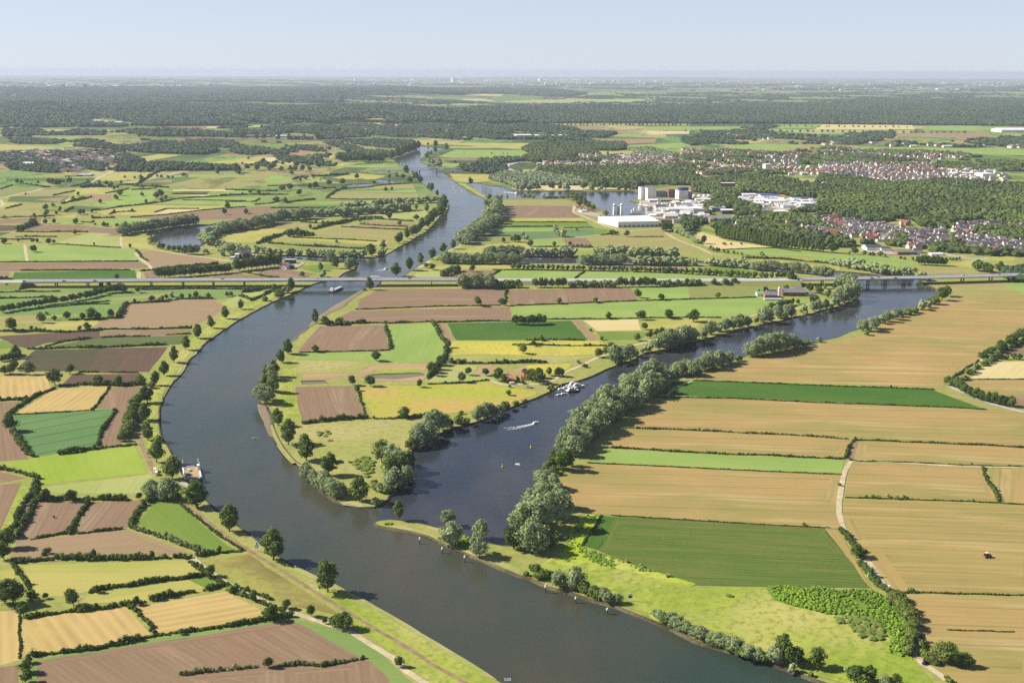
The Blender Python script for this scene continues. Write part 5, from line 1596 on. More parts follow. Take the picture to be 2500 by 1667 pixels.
# ------------------------------------------------------------------ masses nobody could count
EXCL = [[(p.x, p.y) for p in survey(q)] for q in (
    "J 1150,420 1240,345 1420,335 1680,350 1800,385 2110,395 2130,440 2060,530 1760,560 1740,600 1420,600 1440,520 1280,480",
    "J 40,250 660,250 660,330 900,350 920,440 760,480 720,560 860,590 1140,490 1150,600 1130,680 860,690 600,640 0,640",
    "J 960,230 1160,230 1320,310 1310,325 930,300 1000,440 960,450", "K 0,865 110,835 240,850 520,880 500,930 330,940 240,960 0,930", "K 380,950 480,940 950,1060 930,1090 700,1120 380,1030 320,990",
    "K 1560,930 2060,905 2080,960 1820,980 1700,1060 1560,1020", "K 1060,1060 1480,1070 1760,1090 1460,1120 1240,1200 1020,1210", "K 0,330 830,310 860,420 780,450 480,420 0,380", "K 1070,300 1460,300 1460,345 1060,350", "K 890,365 1420,375 1420,420 900,420", "L 1230,284 1640,286 1640,306 1260,302", "L 1830,302 2140,316 2400,298 2400,320 2130,336 1850,322", "L 0,316 160,302 330,304 160,326 0,336", "M 420,234 820,242 825,266 640,262 430,256", "M 840,222 1130,226 1400,242 1370,258 1050,275 820,274", "L 690,466 870,476 860,490 700,486", "L 200,512 600,514 590,545 340,545", "M 1100,270 2100,258 2060,286 1160,290", "L 620,405 840,405 840,436 620,434", "M 0,421 310,422 310,438 0,438",
    "K 1470,345 2040,330 2040,405 1840,400 1480,375")]


def mass(name, label, data, size, hgt, mat, base, cover=1.0, hill=0.0, jit=.2, var=.5, grp=None, kindname='wood', excl=True):
    poly = [(p.x, p.y) for p in survey(data)]
    P = np.array(poly)
    rng = np.random.default_rng(abs(hash(data)) % 1000 if False else sum(map(ord, data)) % 9973)
    lo, hi = P.min(0), P.max(0)
    sp = size * .78
    gx, gy = np.meshgrid(np.arange(lo[0], hi[0], sp), np.arange(lo[1], hi[1], sp * 1.1))
    g = np.stack([gx.ravel(), gy.ravel()], 1) + rng.uniform(-sp * .55, sp * .55, (gx.size, 2))
    if name == 'reeds': g = rng.uniform(lo, hi, g.shape)
    g = g[inside(g, poly)]
    # ragged clearings
    if cover < 1:
        f = np.sin(g[:, 0] / (size * 6.1) + 1) * np.sin(g[:, 1] / (size * 9.7) + 2) + .6 * np.sin(g[:, 0] / (size * 2.3) + g[:, 1] / (size * 4.1)) + rng.normal(0, .35, len(g))
        g = g[f < np.quantile(f, cover)]
    g = g[~in_water(g)]
    if excl:
        for q in EXCL: g = g[~inside(g, q)]
    n = len(g)
    r = size * .62 * rng.uniform(.65, 1.25, n)
    h = hgt * rng.uniform(.62, 1.18, n)
    z = np.zeros(n)
    if hill:
        t = (g - lo) / (hi - lo)
        z = hill * np.sin(np.pi * np.clip(t[:, 1], 0, 1)) * (.6 + .4 * np.sin(t[:, 0] * 9 + 1))
        z = np.maximum(z, 0)
    V, F = blobs(np.c_[g, z + h * .52], np.stack([r, r, h * .5], 1), base, rng, jit)
    me = mesh_np(name, V, F, [M[mat]])
    at = me.attributes.new('var', 'FLOAT', 'POINT')
    cl = .5 + .25 * np.sin(g[:, 0] / (size * 7)) * np.sin(g[:, 1] / (size * 11)) + rng.normal(0, .28, n)
    at.data.foreach_set('value', np.repeat(np.clip(cl, 0, 1), len(base[0])).astype(np.float32))
    return tag(link(name, me), label, kindname, grp, 'stuff')


mass('reeds', 'lush lime green scrub and reeds on the slope beside the gravel road', "C 720,955 900,950 1380,985 1500,1030 1580,1120 1640,1220 1620,1320 1580,1400 1480,1370 1500,1250 1350,1150 1100,1130 900,1080 780,1040", 1.8, 1.5, 'f_r', ICO0, .9)
mass('reeds', 'sparse lime green tufts on the lush meadow beside the willow stand', "B 1640,495 1740,500 1615,700 1900,800 2100,860 1900,850 1650,800 1550,800 1450,760 1500,720 1560,600", 1.6, 1.0, 'f_r', ICO0, .30)
mass('reeds', 'low weeds on the drier part of the riverside meadow', "C 380,1000 600,1010 800,1120 1400,1160 1500,1290 1300,1330 900,1180 600,1130 420,1080", 3.6, 1.5, 'f_b', ICO1, .22)
mass('reeds', 'weedy tufts scattered over the meadow point', "B 120,20 260,40 300,130 280,260 180,300 120,180 D 1960,1200 2300,1140 2352,1160 2352,1340 2150,1400 2000,1300", 3.4, 1.3, 'f_b', ICO1, .16)
mass('reeds', 'bank herbs along the stony river edge of the narrow spit', "B 330,555 420,535 620,560 840,625 1100,700 1220,760 1240,850 1100,800 900,730 700,640 500,580", 3.0, 1.2, 'f_r', ICO1, .22)
mass('wood', 'wide dense wood between the town and the industrial estate', "J 620,830 720,700 1000,690 1140,600 1400,600 1450,560 1900,560 2352,560 K -40,860 0,830 100,820 330,860 480,930 560,930 680,930 900,870 1080,880 1150,960 1400,990 1520,930 1560,900 1900,880 2000,900 2430,960 2430,480 2040,480 1500,430 1250,460 760,470 480,420 0,380 J 2080,250 1600,170 1300,130 800,200 700,150 560,90 480,60 300,60 0,80 I 2200,260 1700,240 1300,230 1050,240 1020,290 1400,330 1500,400 1560,420 1880,430 1990,440 J 40,250 330,240 640,260 650,320 880,360 960,400 900,420 800,460 780,560 860,600 880,660 750,640 640,600 560,620 540,700", 11, 12, 'f_f', ICO1, .92)
mass('wood', 'grey green willow wood on the lake beach', "I 560,340 720,282 900,300 1020,290 1200,320 1480,350 1560,400 1450,405 1150,400 900,410 860,440 800,430 760,400", 11, 11, 'f_fw', ICO1, .97)
mass('wood', 'trees between the industrial sheds and the poplar row', "J 700,480 760,450 900,410 960,400 1040,400 1180,420 1260,470 1420,500 1430,560 1420,600 1250,570 1140,540 1130,600 1240,680 1040,690 950,760 900,740 850,600 900,570 830,510", 11, 11, 'f_f', ICO1, .68)
mass('wood', 'garden trees among the houses behind the poplar row', "J 1150,760 1250,640 1430,600 1750,600 2050,620 2200,700 2130,800 2352,830 K 400,1180 500,1150 760,1090 900,1040 1000,1080 1060,1190 860,1190 700,1160 520,1170 K 0,1240 J 2352,960 2190,990 1800,900 1500,850 1250,800", 11, 11, 'f_f', ICO1, .66)
mass('wood', 'garden trees among the roofs of the town near the motorway', "K 0,860 480,940 560,1000 640,940 720,930 900,900 1000,900 1180,900 1250,1000 1560,960 1750,960 1900,930 2352,950 2352,1290 2050,1290 1700,1260 1450,1280 1250,1260 1200,1220 700,1150 400,1050 0,1000", 10, 9, 'f_f', ICO1, .19)
mass('wood', 'belt of trees separating the two parts of the town', "K 1800,1010 2000,990 2200,1010 2400,1010 2400,1130 2200,1130 1950,1080 1820,1050", 12, 13, 'f_f', ICO1, .95)
mass('wood', 'dark trees along the road at the town foot', "K 1280,1230 1480,1140 1560,1110 1600,1160 1640,1200 1800,1240 2000,1260 2200,1240 2400,1230 2400,1300 2000,1300 1600,1290 1400,1280", 12, 12, 'f_f', ICO1, .42)
mass('wood', 'trees at the motorway exit near the photo edge', "K 2130,1470 2300,1450 2400,1440 2400,1620 2180,1600 2120,1540", 12, 11, 'f_fd', ICO1, .9)
mass('wood', 'tree belt along the railway embankment beside the lake', "I 290,225 480,215 620,210 740,235 720,290 560,295 400,275 270,262", 13, 12, 'f_fd', ICO1, .97)
mass('wood', 'dark tree belt above the small fields by the railway', "I 440,195 480,160 700,150 890,155 900,170 700,195 560,200", 13, 12, 'f_f', ICO1, .8)
mass('wood', 'mixed wood between the church village and the river fields', "I 880,60 1000,10 1400,0 1860,0 1870,60 1760,75 1550,70 1620,110 1420,115 1300,160 1780,150 1750,180 1320,180 1060,180 1000,190 890,165 900,130 1000,120", 13, 12, 'f_f', ICO1, .93)
mass('wood', 'trees on the far side of the church village', "I 1900,60 2100,50 2352,110 2352,140 2200,150 2050,130 1980,100", 13, 11, 'f_fw', ICO1, .8)
mass('wood', 'trees among the apartment block and village roofs', "I 1450,190 2000,215 2352,160 J 600,20 1000,0 1470,0 1480,75 1700,75 1900,100 2352,120 2352,160 1800,130 1250,110 700,150 500,40 I 2200,250 1700,240", 12, 10, 'f_f', ICO1, .46)
mass('wood', 'garden trees of the long village in front of the fields', "N 0,590 200,610 420,620 700,640 850,600 1150,600 1160,620 1700,620 2050,660 1950,690 1700,690 2352,690 2352,760 2100,760 1800,740 1600,740 1000,720 500,700 0,680", 16, 10, 'f_f', ICO1, .36)
mass('wood', 'garden trees of the brown roofed village in the ferry-side distance', "L 0,640 200,620 500,610 850,630 1000,690 800,710 780,750 560,770 300,770 60,745 0,730", 14, 10, 'f_fd', ICO1, .48)
mass('wood', 'dark wood east of the brown roofed village', "L 500,585 700,565 790,590 1000,580 1480,590 1500,625 1400,645 1250,640 860,625 780,610", 17, 13, 'f_fd', ICO1, .93)
mass('wood', 'dark tree line over the small fields', "L 790,750 860,715 1150,710 1620,735 1660,755 1180,755 1000,765 800,760", 15, 13, 'f_fd', ICO1, .9)
mass('wood', 'scattered woods on the ferry-side horizon fields', "L 0,480 300,470 600,480 900,480 1150,470 1300,480 1600,455 1850,460 2352,440 2352,545 2000,540 1500,520 1100,520 600,510 0,520", 21, 14, 'f_fd', ICO1, .45)
mass('wood', 'orchards and shrubs on the far side of the meander country', "L 0,530 400,535 700,545 1100,545 1500,545 2000,560 2352,560 2352,650 2200,640 2000,640 1850,640 1700,650 1400,580 900,565 500,570 0,570", 19, 10, 'f_fd', ICO1, .34)
mass('wood', 'hedges and copses upstream of the railway bridge', "M 0,545 250,545 500,555 510,600 420,640 320,660 0,690", 16, 11, 'f_fd', ICO1, .6)
mass('wood', 'hedgerow trees upstream of the small meander fields', "L 1900,650 2352,640 2352,690 2200,700 M 0,600 0,640 L 2352,720 2000,740 1700,720 1880,690", 14, 9, 'f_fd', ICO1, .30)
mass('wood', 'wooded hills on the ferry side', "L 0,315 160,300 640,330 1100,285 1700,300 2352,335 M 60,340 300,345 750,370 1000,350 1350,420 1000,440 700,430 400,440 0,430 L 2352,430 1900,450 1500,445 1000,450 600,455 0,460", 26, 18, 'f_fd', ICO0, .76, 45, .2)
mass('wood', 'broad dark forest below the far city', "L 0,200 400,205 900,190 1500,180 2352,175 M 800,205 1100,215 800,235 400,235 0,240 L 2352,290 1700,285 1200,285 800,300 400,300 0,310", 38, 20, 'f_fd', ICO0, .74, 45, .2)
mass('wood', 'long flat pine forest across the plain', "M 750,350 1000,335 1400,322 2352,318 N 0,310 500,290 1000,300 1300,275 1900,262 2430,265 2430,445 2100,445 1600,440 1000,432 500,430 0,432 M 2352,430 1800,425 1400,430 1200,425 900,400", 27, 17, 'f_fd', ICO0, .985, 22, .2)
mass('wood', 'copses between the river and the pine forest', "M 520,520 900,490 1000,450 1400,430 1400,445 1600,455 1650,490 1900,500 1800,530 1600,525 1700,545 1850,575 1700,600 1600,580 1400,540 1100,540 800,545", 20, 14, 'f_fd', ICO1, .62)
mass('wood', 'farmland copses in front of the pine forest', "N 0,500 300,480 520,440 680,445 560,470 600,500 900,520 1200,500 1450,480 1450,530 1180,580 700,570 500,560 380,580 250,570 60,580 0,560", 20, 13, 'f_fd', ICO1, .36)
mass('wood', 'hedges and farm trees along the bright far fields', "N 1650,575 1750,560 2000,540 2352,520 2352,600 2100,595 1600,590 1400,585 1480,540 1560,540", 20, 12, 'f_fd', ICO1, .3)
mass('wood', 'garden trees of the distant villages by the river bend', "M 0,430 300,430 700,435 1000,445 1000,490 800,490 520,520 0,525", 19, 12, 'f_fd', ICO1, .72)
mass('wood', 'far tree belts and gardens before the city plain', "M 0,240 400,240 800,270 1100,290 1400,300 2000,290 2352,275 2352,315 1400,320 900,335 750,350 0,335", 40, 15, 'f_fd', ICO0, .27, 0, .2)
mass('wood', 'far forest strip on the plain', "M 500,195 900,185 1400,195 1700,225 1560,245 1150,245 800,230 500,225", 45, 22, 'f_fd', ICO0, .93, 20, .2)
mass('wood', 'hazy copses of the far plain', "M 1400,235 2352,215 N 0,220 700,220 1500,215 2400,225 2400,262 1300,272 900,290 400,285 0,290 M 2352,300 1600,290 1400,260", 48, 17, 'f_fd', ICO0, .14, 0, .2)
mass('wood', 'hazy woods close to the horizon', "L 0,125 1200,120 2352,130 M 0,140 1200,160 2352,150 N 0,150 1200,160 2400,160 2400,215 1000,205 0,205 M 2352,205 1400,190 800,180 0,175 L 2352,170 1500,175 0,190", 90, 24, 'f_fd', ICO0, .08, 0, .2)
# ------------------------------------------------------------------ motorway viaduct and bridge
def path3(L):
    return [ground(x, y, z) for x, y, z in L]


def offset_strip(P, prof, mb, m=0):
    """sweep a cross-section (offset, dz) along the points"""
    rings = []
    for i, p in enumerate(P):
        d = (P[min(i + 1, len(P) - 1)] - P[max(i - 1, 0)]); d.z = 0; d.normalize()
        n = Vector((-d.y, d.x, 0))
        rings.append([p + n * o + Vector((0, 0, z)) for o, z in prof])
    mb.rings(rings, m)
    return mb


def subdiv(P, k):
    out = []
    for a, b in zip(P[:-1], P[1:]):
        out += [a + (b - a) * (i / k) for i in range(k)]
    return out + [P[-1]]


def bridge(name, label, P, piers, girder=3.0, hw=11.0):
    root = empty(name, (P[0].x, P[0].y, 0))
    loc = [p - root.location for p in P]
    z = lambda L: L
    mb = MB(); offset_strip(loc, [(-hw, 0), (hw, 0), (hw, -.7), (5.5, -girder), (-5.5, -girder), (-hw, -.7)], mb)
    mb.build('deck', M['conc'], root)
    mb = MB(); offset_strip([p + Vector((0, 0, .02)) for p in loc], [(-hw + .6, 0), (hw - .6, 0), (hw - .6, .05), (-hw + .6, .05)], mb)
    mb.build('carriageway', M['asph'], root)
    for s in (-1, 1):
        mb = MB(); offset_strip(loc, [(s * hw - .15, -.5), (s * hw + .15, -.5), (s * hw + .15, 1.1), (s * hw - .15, 1.1)], mb)
        mb.build('parapet', M['conc'], root)
    mb = MB(); offset_strip(loc, [(-.35, .08), (.35, .08), (.15, .9), (-.15, .9)], mb)
    mb.build('median_barrier', M['steel'], root)
    mb = MB()
    for o in (-9.6, -5.9, 5.9, 9.6, -2.2, 2.2):
        offset_strip([p + Vector((0, 0, .075)) for p in loc], [(o - .15, 0), (o + .15, 0), (o + .15, .01), (o - .15, .01)], mb)
    mb.build('lane_marking', M['paint'], root)
    dirs = (P[1] - P[0]).normalized(); nn = Vector((-dirs.y, dirs.x, 0)).normalized()
    for sx, zb in piers:
        # nearest point of the deck line to that photo column
        best = min(subdiv(P, 30), key=lambda p: abs(px_of(p)[0] - sx))
        c = best - root.location
        mb = MB()
        for s in (-4.2, 4.2):
            q = c + nn * s
            ax, ay = dirs * .7, nn * 1.5
            ring = lambda zz, k: [Vector((q.x, q.y, zz)) + ax * a * k + ay * b * k for a, b in ((-1, -1), (1, -1), (1, 1), (-1, 1))]
            mb.rings([ring(zb, 1.0), ring(best.z - girder - 1.6, .8), ring(best.z - girder + .05, 1.15)])
        mb.build('pier', M['cond'], root)
    return tag(root, label, 'bridge')


def px_of(p):
    v = ROTN.T @ np.array([p[0], p[1], p[2] - CAM_H])
    return 1250 + FPX * v[0] / -v[2], 833.5 - FPX * v[1] / -v[2]


VP = path3([(62, 686.3, 8.8), (383, 683.8, 9.5), (700, 682.5, 9.8), (900, 681.8, 9.8), (1121, 681.8, 9.0)])
bridge('road_viaduct', 'long pale concrete motorway viaduct over the meadows and the main river', subdiv(VP, 6),
       [(138, -.2), (214, -.2), (292, -.2), (369, -.2), (446, -.2), (520, -.2), (597, -.2), (706, -.5), (928, -.2), (1054, -.2)], 2.6)
EP = path3([(1952, 681.5, 8.6), (2044, 680.3, 9.0), (2250, 677.3, 9.3), (2469, 671.3, 9.3), (2640, 666.0, 9)])
bridge('road_bridge', 'pale concrete motorway bridge across the dark side arm near the town', subdiv(EP, 6),
       [(2008, -.2), (2040, -.2), (2120, -2), (2162, -2), (2208, -2), (2270, -.2), (2350, -.2), (2420, -.2)], 2.2)


def embank(P, nm):
    P = subdiv(P, 8)
    rings = []
    for i, p in enumerate(P):
        d = (P[min(i + 1, len(P) - 1)] - P[max(i - 1, 0)]); d.z = 0; d.normalize(); n = Vector((-d.y, d.x, 0))
        z = p.z
        rings.append([Vector((p.x, p.y, 0)) + n * o + Vector((0, 0, zz)) for o, zz in ((-13 - z * 1.7, -.1), (-13, z - .15), (13, z - .15), (13 + z * 1.7, -.1))])
    MBe = MB().rings(rings, 0)
    tag(MBe.build('embankment_terrain', M['ol']), kind='structure')
    mb = MB(); offset_strip([p + Vector((0, 0, -.1)) for p in P], [(-11, 0), (11, 0), (11, .06), (-11, .06)], mb)
    for o in (-9.6, -5.9, 5.9, 9.6, -2.2, 2.2):
        offset_strip([p + Vector((0, 0, -.03)) for p in P], [(o - .15, 0), (o + .15, 0), (o + .15, .01), (o - .15, .01)], mb, 1)
    tag(mb.build(nm, [M['asph'], M['paint']]), kind='structure')


embank([VP[-1]] + path3([(1180, 682.2, 7.5), (1260, 682.6, 5.5), (1500, 683, 5), (1750, 683, 5.2), (1880, 682.5, 7)]) + [EP[0]], 'motorway_road')
embank(path3([(-140, 688, 7.5), (-40, 687.2, 8)]) + [VP[0]], 'motorway_road')

# ------------------------------------------------------------------ railway truss bridge
a, b = ground(905, 415.5, 9), ground(1128, 416.3, 9)
rb = empty('railway_bridge', (a.x, a.y, 0))
d = (b - a); Lr = math.hypot(d.x, d.y); rb.rotation_euler = (0, 0, math.atan2(d.y, d.x))
MB().box(0, Lr, -2.6, 2.6, 8.2, 9, 0).build('deck', M['steel'], rb)
for s in (-1, 1):
    y = s * 3.0; mb = MB(); nb = 28; st = Lr / nb
    mb.box(0, Lr, y - .6, y + .6, 7.8, 9.4, 0); mb.box(st * .5, Lr - st * .5, y - .6, y + .6, 16.2, 17.8, 0)
    for i in range(nb):
        x = i * st
        mb.bar((x, y, 8.8), (x + st / 2, y, 16.8), .95); mb.bar((x + st / 2, y, 16.8), (x + st, y, 8.8), .95)
    mb.build('truss', M['white'], rb)
for f in (.20, .535, .72, .9):
    MB().box(Lr * f - 1.5, Lr * f + 1.5, -4, 4, -2.5, 8.0, 0).build('pier', M['cond'], rb)
tag(rb, 'pale steel truss railway bridge crossing the upper river', 'bridge')


# ------------------------------------------------------------------ buildings
def block(name, label, zone, x0, x1, yb, hpx, dm, wall='white', roof='white', rot=0.0, cat='building', shape='flat', bands=0, doors=0, group=None, z=0.0):
    """a building whose front stands on the photo line x0..x1 at yb; dm metres deep"""
    p0, p1 = ground(*px(zone, x0, yb), z), ground(*px(zone, x1, yb), z)
    w = (p1 - p0).length; h = tall((p0 + p1) / 2, hpx * ZONES[zone][3])
    o = empty(name, (p0.x + (p1.x - p0.x) / 2, p0.y + (p1.y - p0.y) / 2 + dm / 2, z), math.atan2(p1.y - p0.y, p1.x - p0.x) + R(rot))
    if rot: w *= .86
    X, Y = w / 2, dm / 2
    if shape == 'gable':
        e = h * .62
        MB().walls(-X, X, -Y, Y, e, h * .97, 0).build('wall', M[wall], o)
        MB().gable(-X, X, -Y, Y, e, h, 0, .5, .3).build('roof', M[roof], o)
    elif shape == 'dome':
        MB().cyl(0, 0, [(X, -.1), (X, h * .55), (X * .98, h * .6)], 20).build('wall', M[wall], o)
        MB().cyl(0, 0, [(X * 1.03, h * .6)] + [(max(.05, X * 1.03 * math.cos(t)), h * .6 + h * .4 * math.sin(t)) for t in (.3, .6, .9, 1.2, 1.55)], 20).build('roof', M[roof], o)
    else:
        MB().box(-X, X, -Y, Y, -.2, h - .5, 0).build('wall', M[wall], o)
        MB().box(-X - .15, X + .15, -Y - .15, Y + .15, h - .5, h, 0).build('roof', M[roof], o)
    for k in range(bands):
        zz = h * (k + .45) / bands
        f = MB(); n = max(3, int(w / 5))
        for i in range(n):
            xa = -X + w * (i + .2) / n; f.box(xa, xa + w * .55 / n, -Y - .06, -Y + .1, zz, zz + h * .32 / bands, 0)
        for i in range(max(2, int(dm / 5))):
            m2 = max(2, int(dm / 5)); ya = -Y + dm * (i + .2) / m2
            f.box(-X - .06, -X + .1, ya, ya + dm * .55 / m2, zz, zz + h * .32 / bands, 0)
        f.build('window_band', M['glass'], o)
    for i in range(doors):
        xa = -X + w * (i + .3) / doors
        MB().box(xa, xa + min(4.0, w * .5 / doors), -Y - .08, -Y + .1, 0, min(4.5, h * .5), 0).build('door', M['dgrey'], o)
    return tag(o, label, cat, group)


# the big white warehouse
c = [ground(*px('I', x, y), 12.0) for x, y in ((1800, 751), (2192, 744), (2082, 690), (1608, 702))]
org = sum(c, Vector()) / 4; org.z = 0
wo = empty('warehouse', org)
L = [p - org for p in c]; r0 = (L[0] + L[3]) / 2; r1 = (L[1] + L[2]) / 2
v = [Vector((q.x, q.y, -.2)) for q in L] + [Vector((q.x, q.y, 12)) for q in L]
MB().add(v, [(0, 1, 5, 4), (1, 2, 6, 5), (2, 3, 7, 6), (3, 0, 4, 7)]).build('wall', M['white'], wo)
up = lambda q, z: Vector((q.x, q.y, z))
MB().add([up(q * 1.004, 12.02) for q in L] + [up(r0, 14.2), up(r1, 14.2)], [(0, 1, 5, 4), (2, 3, 4, 5), (1, 2, 5), (3, 0, 4)]).build('roof', M['white'], wo)
for i in range(9):
    f = (i + .5) / 9; p = L[0] + (L[1] - L[0]) * f; dd = (L[1] - L[0]).normalized(); nn = Vector((dd.y, -dd.x, 0))
    q = p + nn * .1
    MB().rings([[Vector((q.x, q.y, zz)) + dd * a * 3 + nn * b * .12 for a, b in ((-1, -1), (1, -1), (1, 1), (-1, 1))] for zz in (0, 4.5)]).build('loading_door', M['grey'], wo)
tag(wo, 'huge low white warehouse at the edge of the fields by the lake', 'warehouse')

# silo towers by the lake quay (two domed pairs and shorter tanks)
for x0, x1, yb, h, lab in ((1748, 1776, 688, 115, 'tall white silo with a dome and red band, on the side of the lake'), (1818, 1846, 686, 115, 'tall white silo with a dome and red band, on the town side of the pair')):
    p0, p1 = ground(*px('I', x0, yb)), ground(*px('I', x1, yb)); rr = (p1 - p0).length / 2; hh = tall(p0, h * .2551)
    o = empty('cement_silo', (p0 + p1) / 2)
    MB().cyl(0, 0, [(rr, -.1), (rr, hh * .78)], 20).build('shaft', M['white'], o)
    MB().cyl(0, 0, [(rr * 1.03, hh * .74), (rr * 1.03, hh * .79)], 20).build('band', M['red'], o)
    MB().cyl(0, 0, [(rr * .98, hh * .79)] + [(max(.05, rr * math.cos(t)), hh * .80 + rr * 1.25 * math.sin(t)) for t in (.2, .5, .8, 1.1, 1.4, 1.55)], 20).build('dome', M['white'], o)
    tag(o, lab, 'silo', 'domed white silos')
for x0, x1, lab in ((1786, 1800, 'short white silo between the domed ones, lake side'), (1800, 1816, 'short white silo between the domed ones, town side')):
    p0, p1 = ground(*px('I', x0, 688)), ground(*px('I', x1, 688)); rr = (p1 - p0).length / 2; hh = tall(p0, 95 * .2551)
    o = empty('storage_silo', (p0 + p1) / 2)
    MB().cyl(0, 0, [(rr, -.1), (rr, hh * .9)], 16).build('shaft', M['steel'], o)
    MB().cyl(0, 0, [(rr, hh * .9), (rr * .3, hh)], 16).build('cap', M['white'], o)
    tag(o, lab, 'silo', 'short silos')
mx = empty('mixing_plant', ground(*px('I', 1962, 690)))
hh = tall(mx.location, 75 * .2551)
for i, (x, k) in enumerate(((-8, .7), (-3, .95), (3, .8), (8, 1.0), (12, .55))):
    MB().cyl(x, 0, [(1.9, 0), (1.9, hh * k * .85), (.4, hh * k)], 12).build('hopper', M['white'], mx)
MB().box(-11, 14, -3, 3, 0, hh * .3).build('base_block', M['steel'], mx)
MB().bar((-16, 0, 0), (6, 0, hh * .9), .8).build('conveyor', M['steel'], mx)
tag(mx, 'white cluster of hoppers behind the big warehouse roof', 'plant')

B = block
B('grain_silo', 'tall white silo block on the lake tip, nearest the water', 'J', 50, 105, 412, 140, 16, 'white', 'grey', 18, 'silo')
B('grain_silo', 'tall white ribbed silo block beside the one on the lake tip', 'J', 120, 235, 420, 138, 22, 'cream', 'grey', 14, 'silo', bands=0)
B('grain_silo', 'brown brick silo tower between the white and the blue topped ones', 'J', 362, 472, 388, 90, 22, 'brick', 'brick', 14, 'silo')
B('grain_silo', 'cream silo tower under a blue roof storey', 'J', 476, 612, 412, 105, 24, 'cream', 'blue', 14, 'silo')
B('office_block', 'blue roof storey set on the cream silo tower', 'J', 492, 606, 318, 34, 16, 'blue', 'navy', 14, z=0.0) if False else None
p = ground(*px('J', 548, 412)); hb = tall(p, 103 * .2126)
o = empty('roof_house', (p.x + 3, p.y + 12, hb), R(14)); MB().box(-11, 11, -8, 8, .02, 6).build('wall', M['blue'], o); MB().box(-11.2, 11.2, -8.2, 8.2, 6, 6.4).build('roof', M['navy'], o)
tag(o, 'blue machine house standing on top of the cream silo tower', 'machine house')
B('grain_silo', 'grey clad tower beside the blue topped silo', 'J', 614, 655, 405, 85, 20, 'grey', 'white', 8, 'silo')
B('factory_hall', 'grey hall behind the ribbed white silo', 'J', 240, 360, 385, 62, 26, 'grey', 'dgrey')
B('factory_hall', 'pale blue shed at the foot of the ribbed silo', 'J', 165, 275, 445, 28, 26, 'steel', 'white', doors=2)
B('factory_hall', 'square dark grey silo hall by the small dock', 'J', 280, 378, 478, 58, 26, 'dgrey', 'grey', 8)
B('factory_hall', 'long low dark shed between the silo towers', 'J', 380, 640, 440, 22, 24, 'dgrey', 'grey')
B('factory_hall', 'white sunlit shed with sloping roof by the yard', 'J', 400, 540, 478, 34, 34, 'white', 'white', 10, shape='gable')
B('factory_hall', 'long grey roofed hall behind the windowed white building', 'J', 480, 690, 520, 48, 40, 'white', 'grey', 0, shape='gable')
B('factory_hall', 'long white building with a row of dark square windows', 'J', 380, 640, 578, 60, 30, 'white', 'white', 0, bands=1)
B('factory_hall', 'low pale glass front below the windowed building', 'J', 385, 560, 612, 30, 14, 'steel', 'steel', bands=1)
B('factory_hall', 'brown roofed store beside the big warehouse', 'J', 300, 440, 678, 28, 30, 'brick', 'browntile', doors=2)
B('factory_hall', 'small white office next to the brown store', 'J', 440, 545, 685, 40, 20, 'white', 'grey', bands=2)
B('factory_hall', 'low white gabled unit at the warehouse corner', 'J', 165, 240, 610, 30, 20, 'white', 'white', shape='gable')
B('factory_hall', 'grey shed in the middle of the estate with a white strip roof', 'J', 845, 1060, 550, 46, 30, 'grey', 'steel', -4)
B('factory_hall', 'white roofed shed in front of the grey estate shed', 'J', 1000, 1135, 578, 44, 26, 'dgrey', 'white')
B('factory_hall', 'brick and grey roofed pair of sheds by the field corner', 'J', 870, 1125, 672, 64, 34, 'wallb', 'grey', 0, shape='gable')
B('factory_hall', 'long white row of low units behind the field trees', 'J', 580, 860, 625, 34, 22, 'white', 'steel', bands=1)
B('factory_hall', 'white hall with red doors near the villas', 'J', 1440, 1590, 582, 46, 26, 'white', 'grey', 0, doors=4)
B('factory_hall', 'white hall beside the red doored one', 'J', 1600, 1740, 586, 40, 26, 'white', 'white', 0, bands=1)
B('factory_hall', 'long white hall on the far side of the van park', 'J', 1245, 1400, 385, 34, 26, 'white', 'white')
B('factory_hall', 'white hall with a blue roof at the wood edge', 'J', 1445, 1660, 402, 40, 32, 'white', 'blue')
B('factory_hall', 'wide white hall in the centre of the van park', 'J', 1540, 1740, 474, 48, 36, 'white', 'white', 0, doors=3)
B('factory_hall', 'low long grey hall at the wood side of the van park', 'J', 1810, 2050, 425, 32, 30, 'white', 'dgrey')
B('factory_hall', 'white box hall at the end of the van park', 'J', 1900, 2050, 505, 50, 32, 'white', 'white', 0, bands=1)
B('factory_hall', 'low white unit before the van park', 'J', 1700, 1830, 512, 34, 22, 'white', 'steel')
B('factory_hall', 'white units between the van park halls', 'J', 1760, 1890, 474, 30, 24, 'white', 'white', 0, doors=3)
B('factory_hall', 'tiny cream hall by the villas road', 'J', 1820, 1980, 606, 20, 14, 'cream', 'steel')
B('flat_roofed_house', 'red brick block of flats in the wood by the flyover', 'J', 960, 1150, 262, 40, 18, 'brick', 'white', bands=2)
B('apartment_block', 'tall white apartment block rising from the village trees', 'J', 1478, 1570, 75, 68, 20, 'white', 'white', 16, bands=5)
B('school_building', 'long pale flat building beside the village wood', 'J', 215, 440, 62, 34, 24, 'steel', 'grey', bands=2)
B('village_hall', 'pale yellow building in the wood clearing', 'J', 2150, 2225, 252, 34, 18, 'cream', 'white')
B('village_hall', 'grey and white villa in the wood clearing', 'J', 1800, 1900, 275, 40, 20, 'white', 'grey', shape='gable')
for i, x in enumerate((680, 745, 800, 850)):
    B('tank_dome', f"{ordw(i + 1)} white domed tent from the blue topped silo", 'J', x - 25, x + 25, 392, 34, 10, 'white', 'white', shape='dome', cat='dome', group='white domes of the estate')
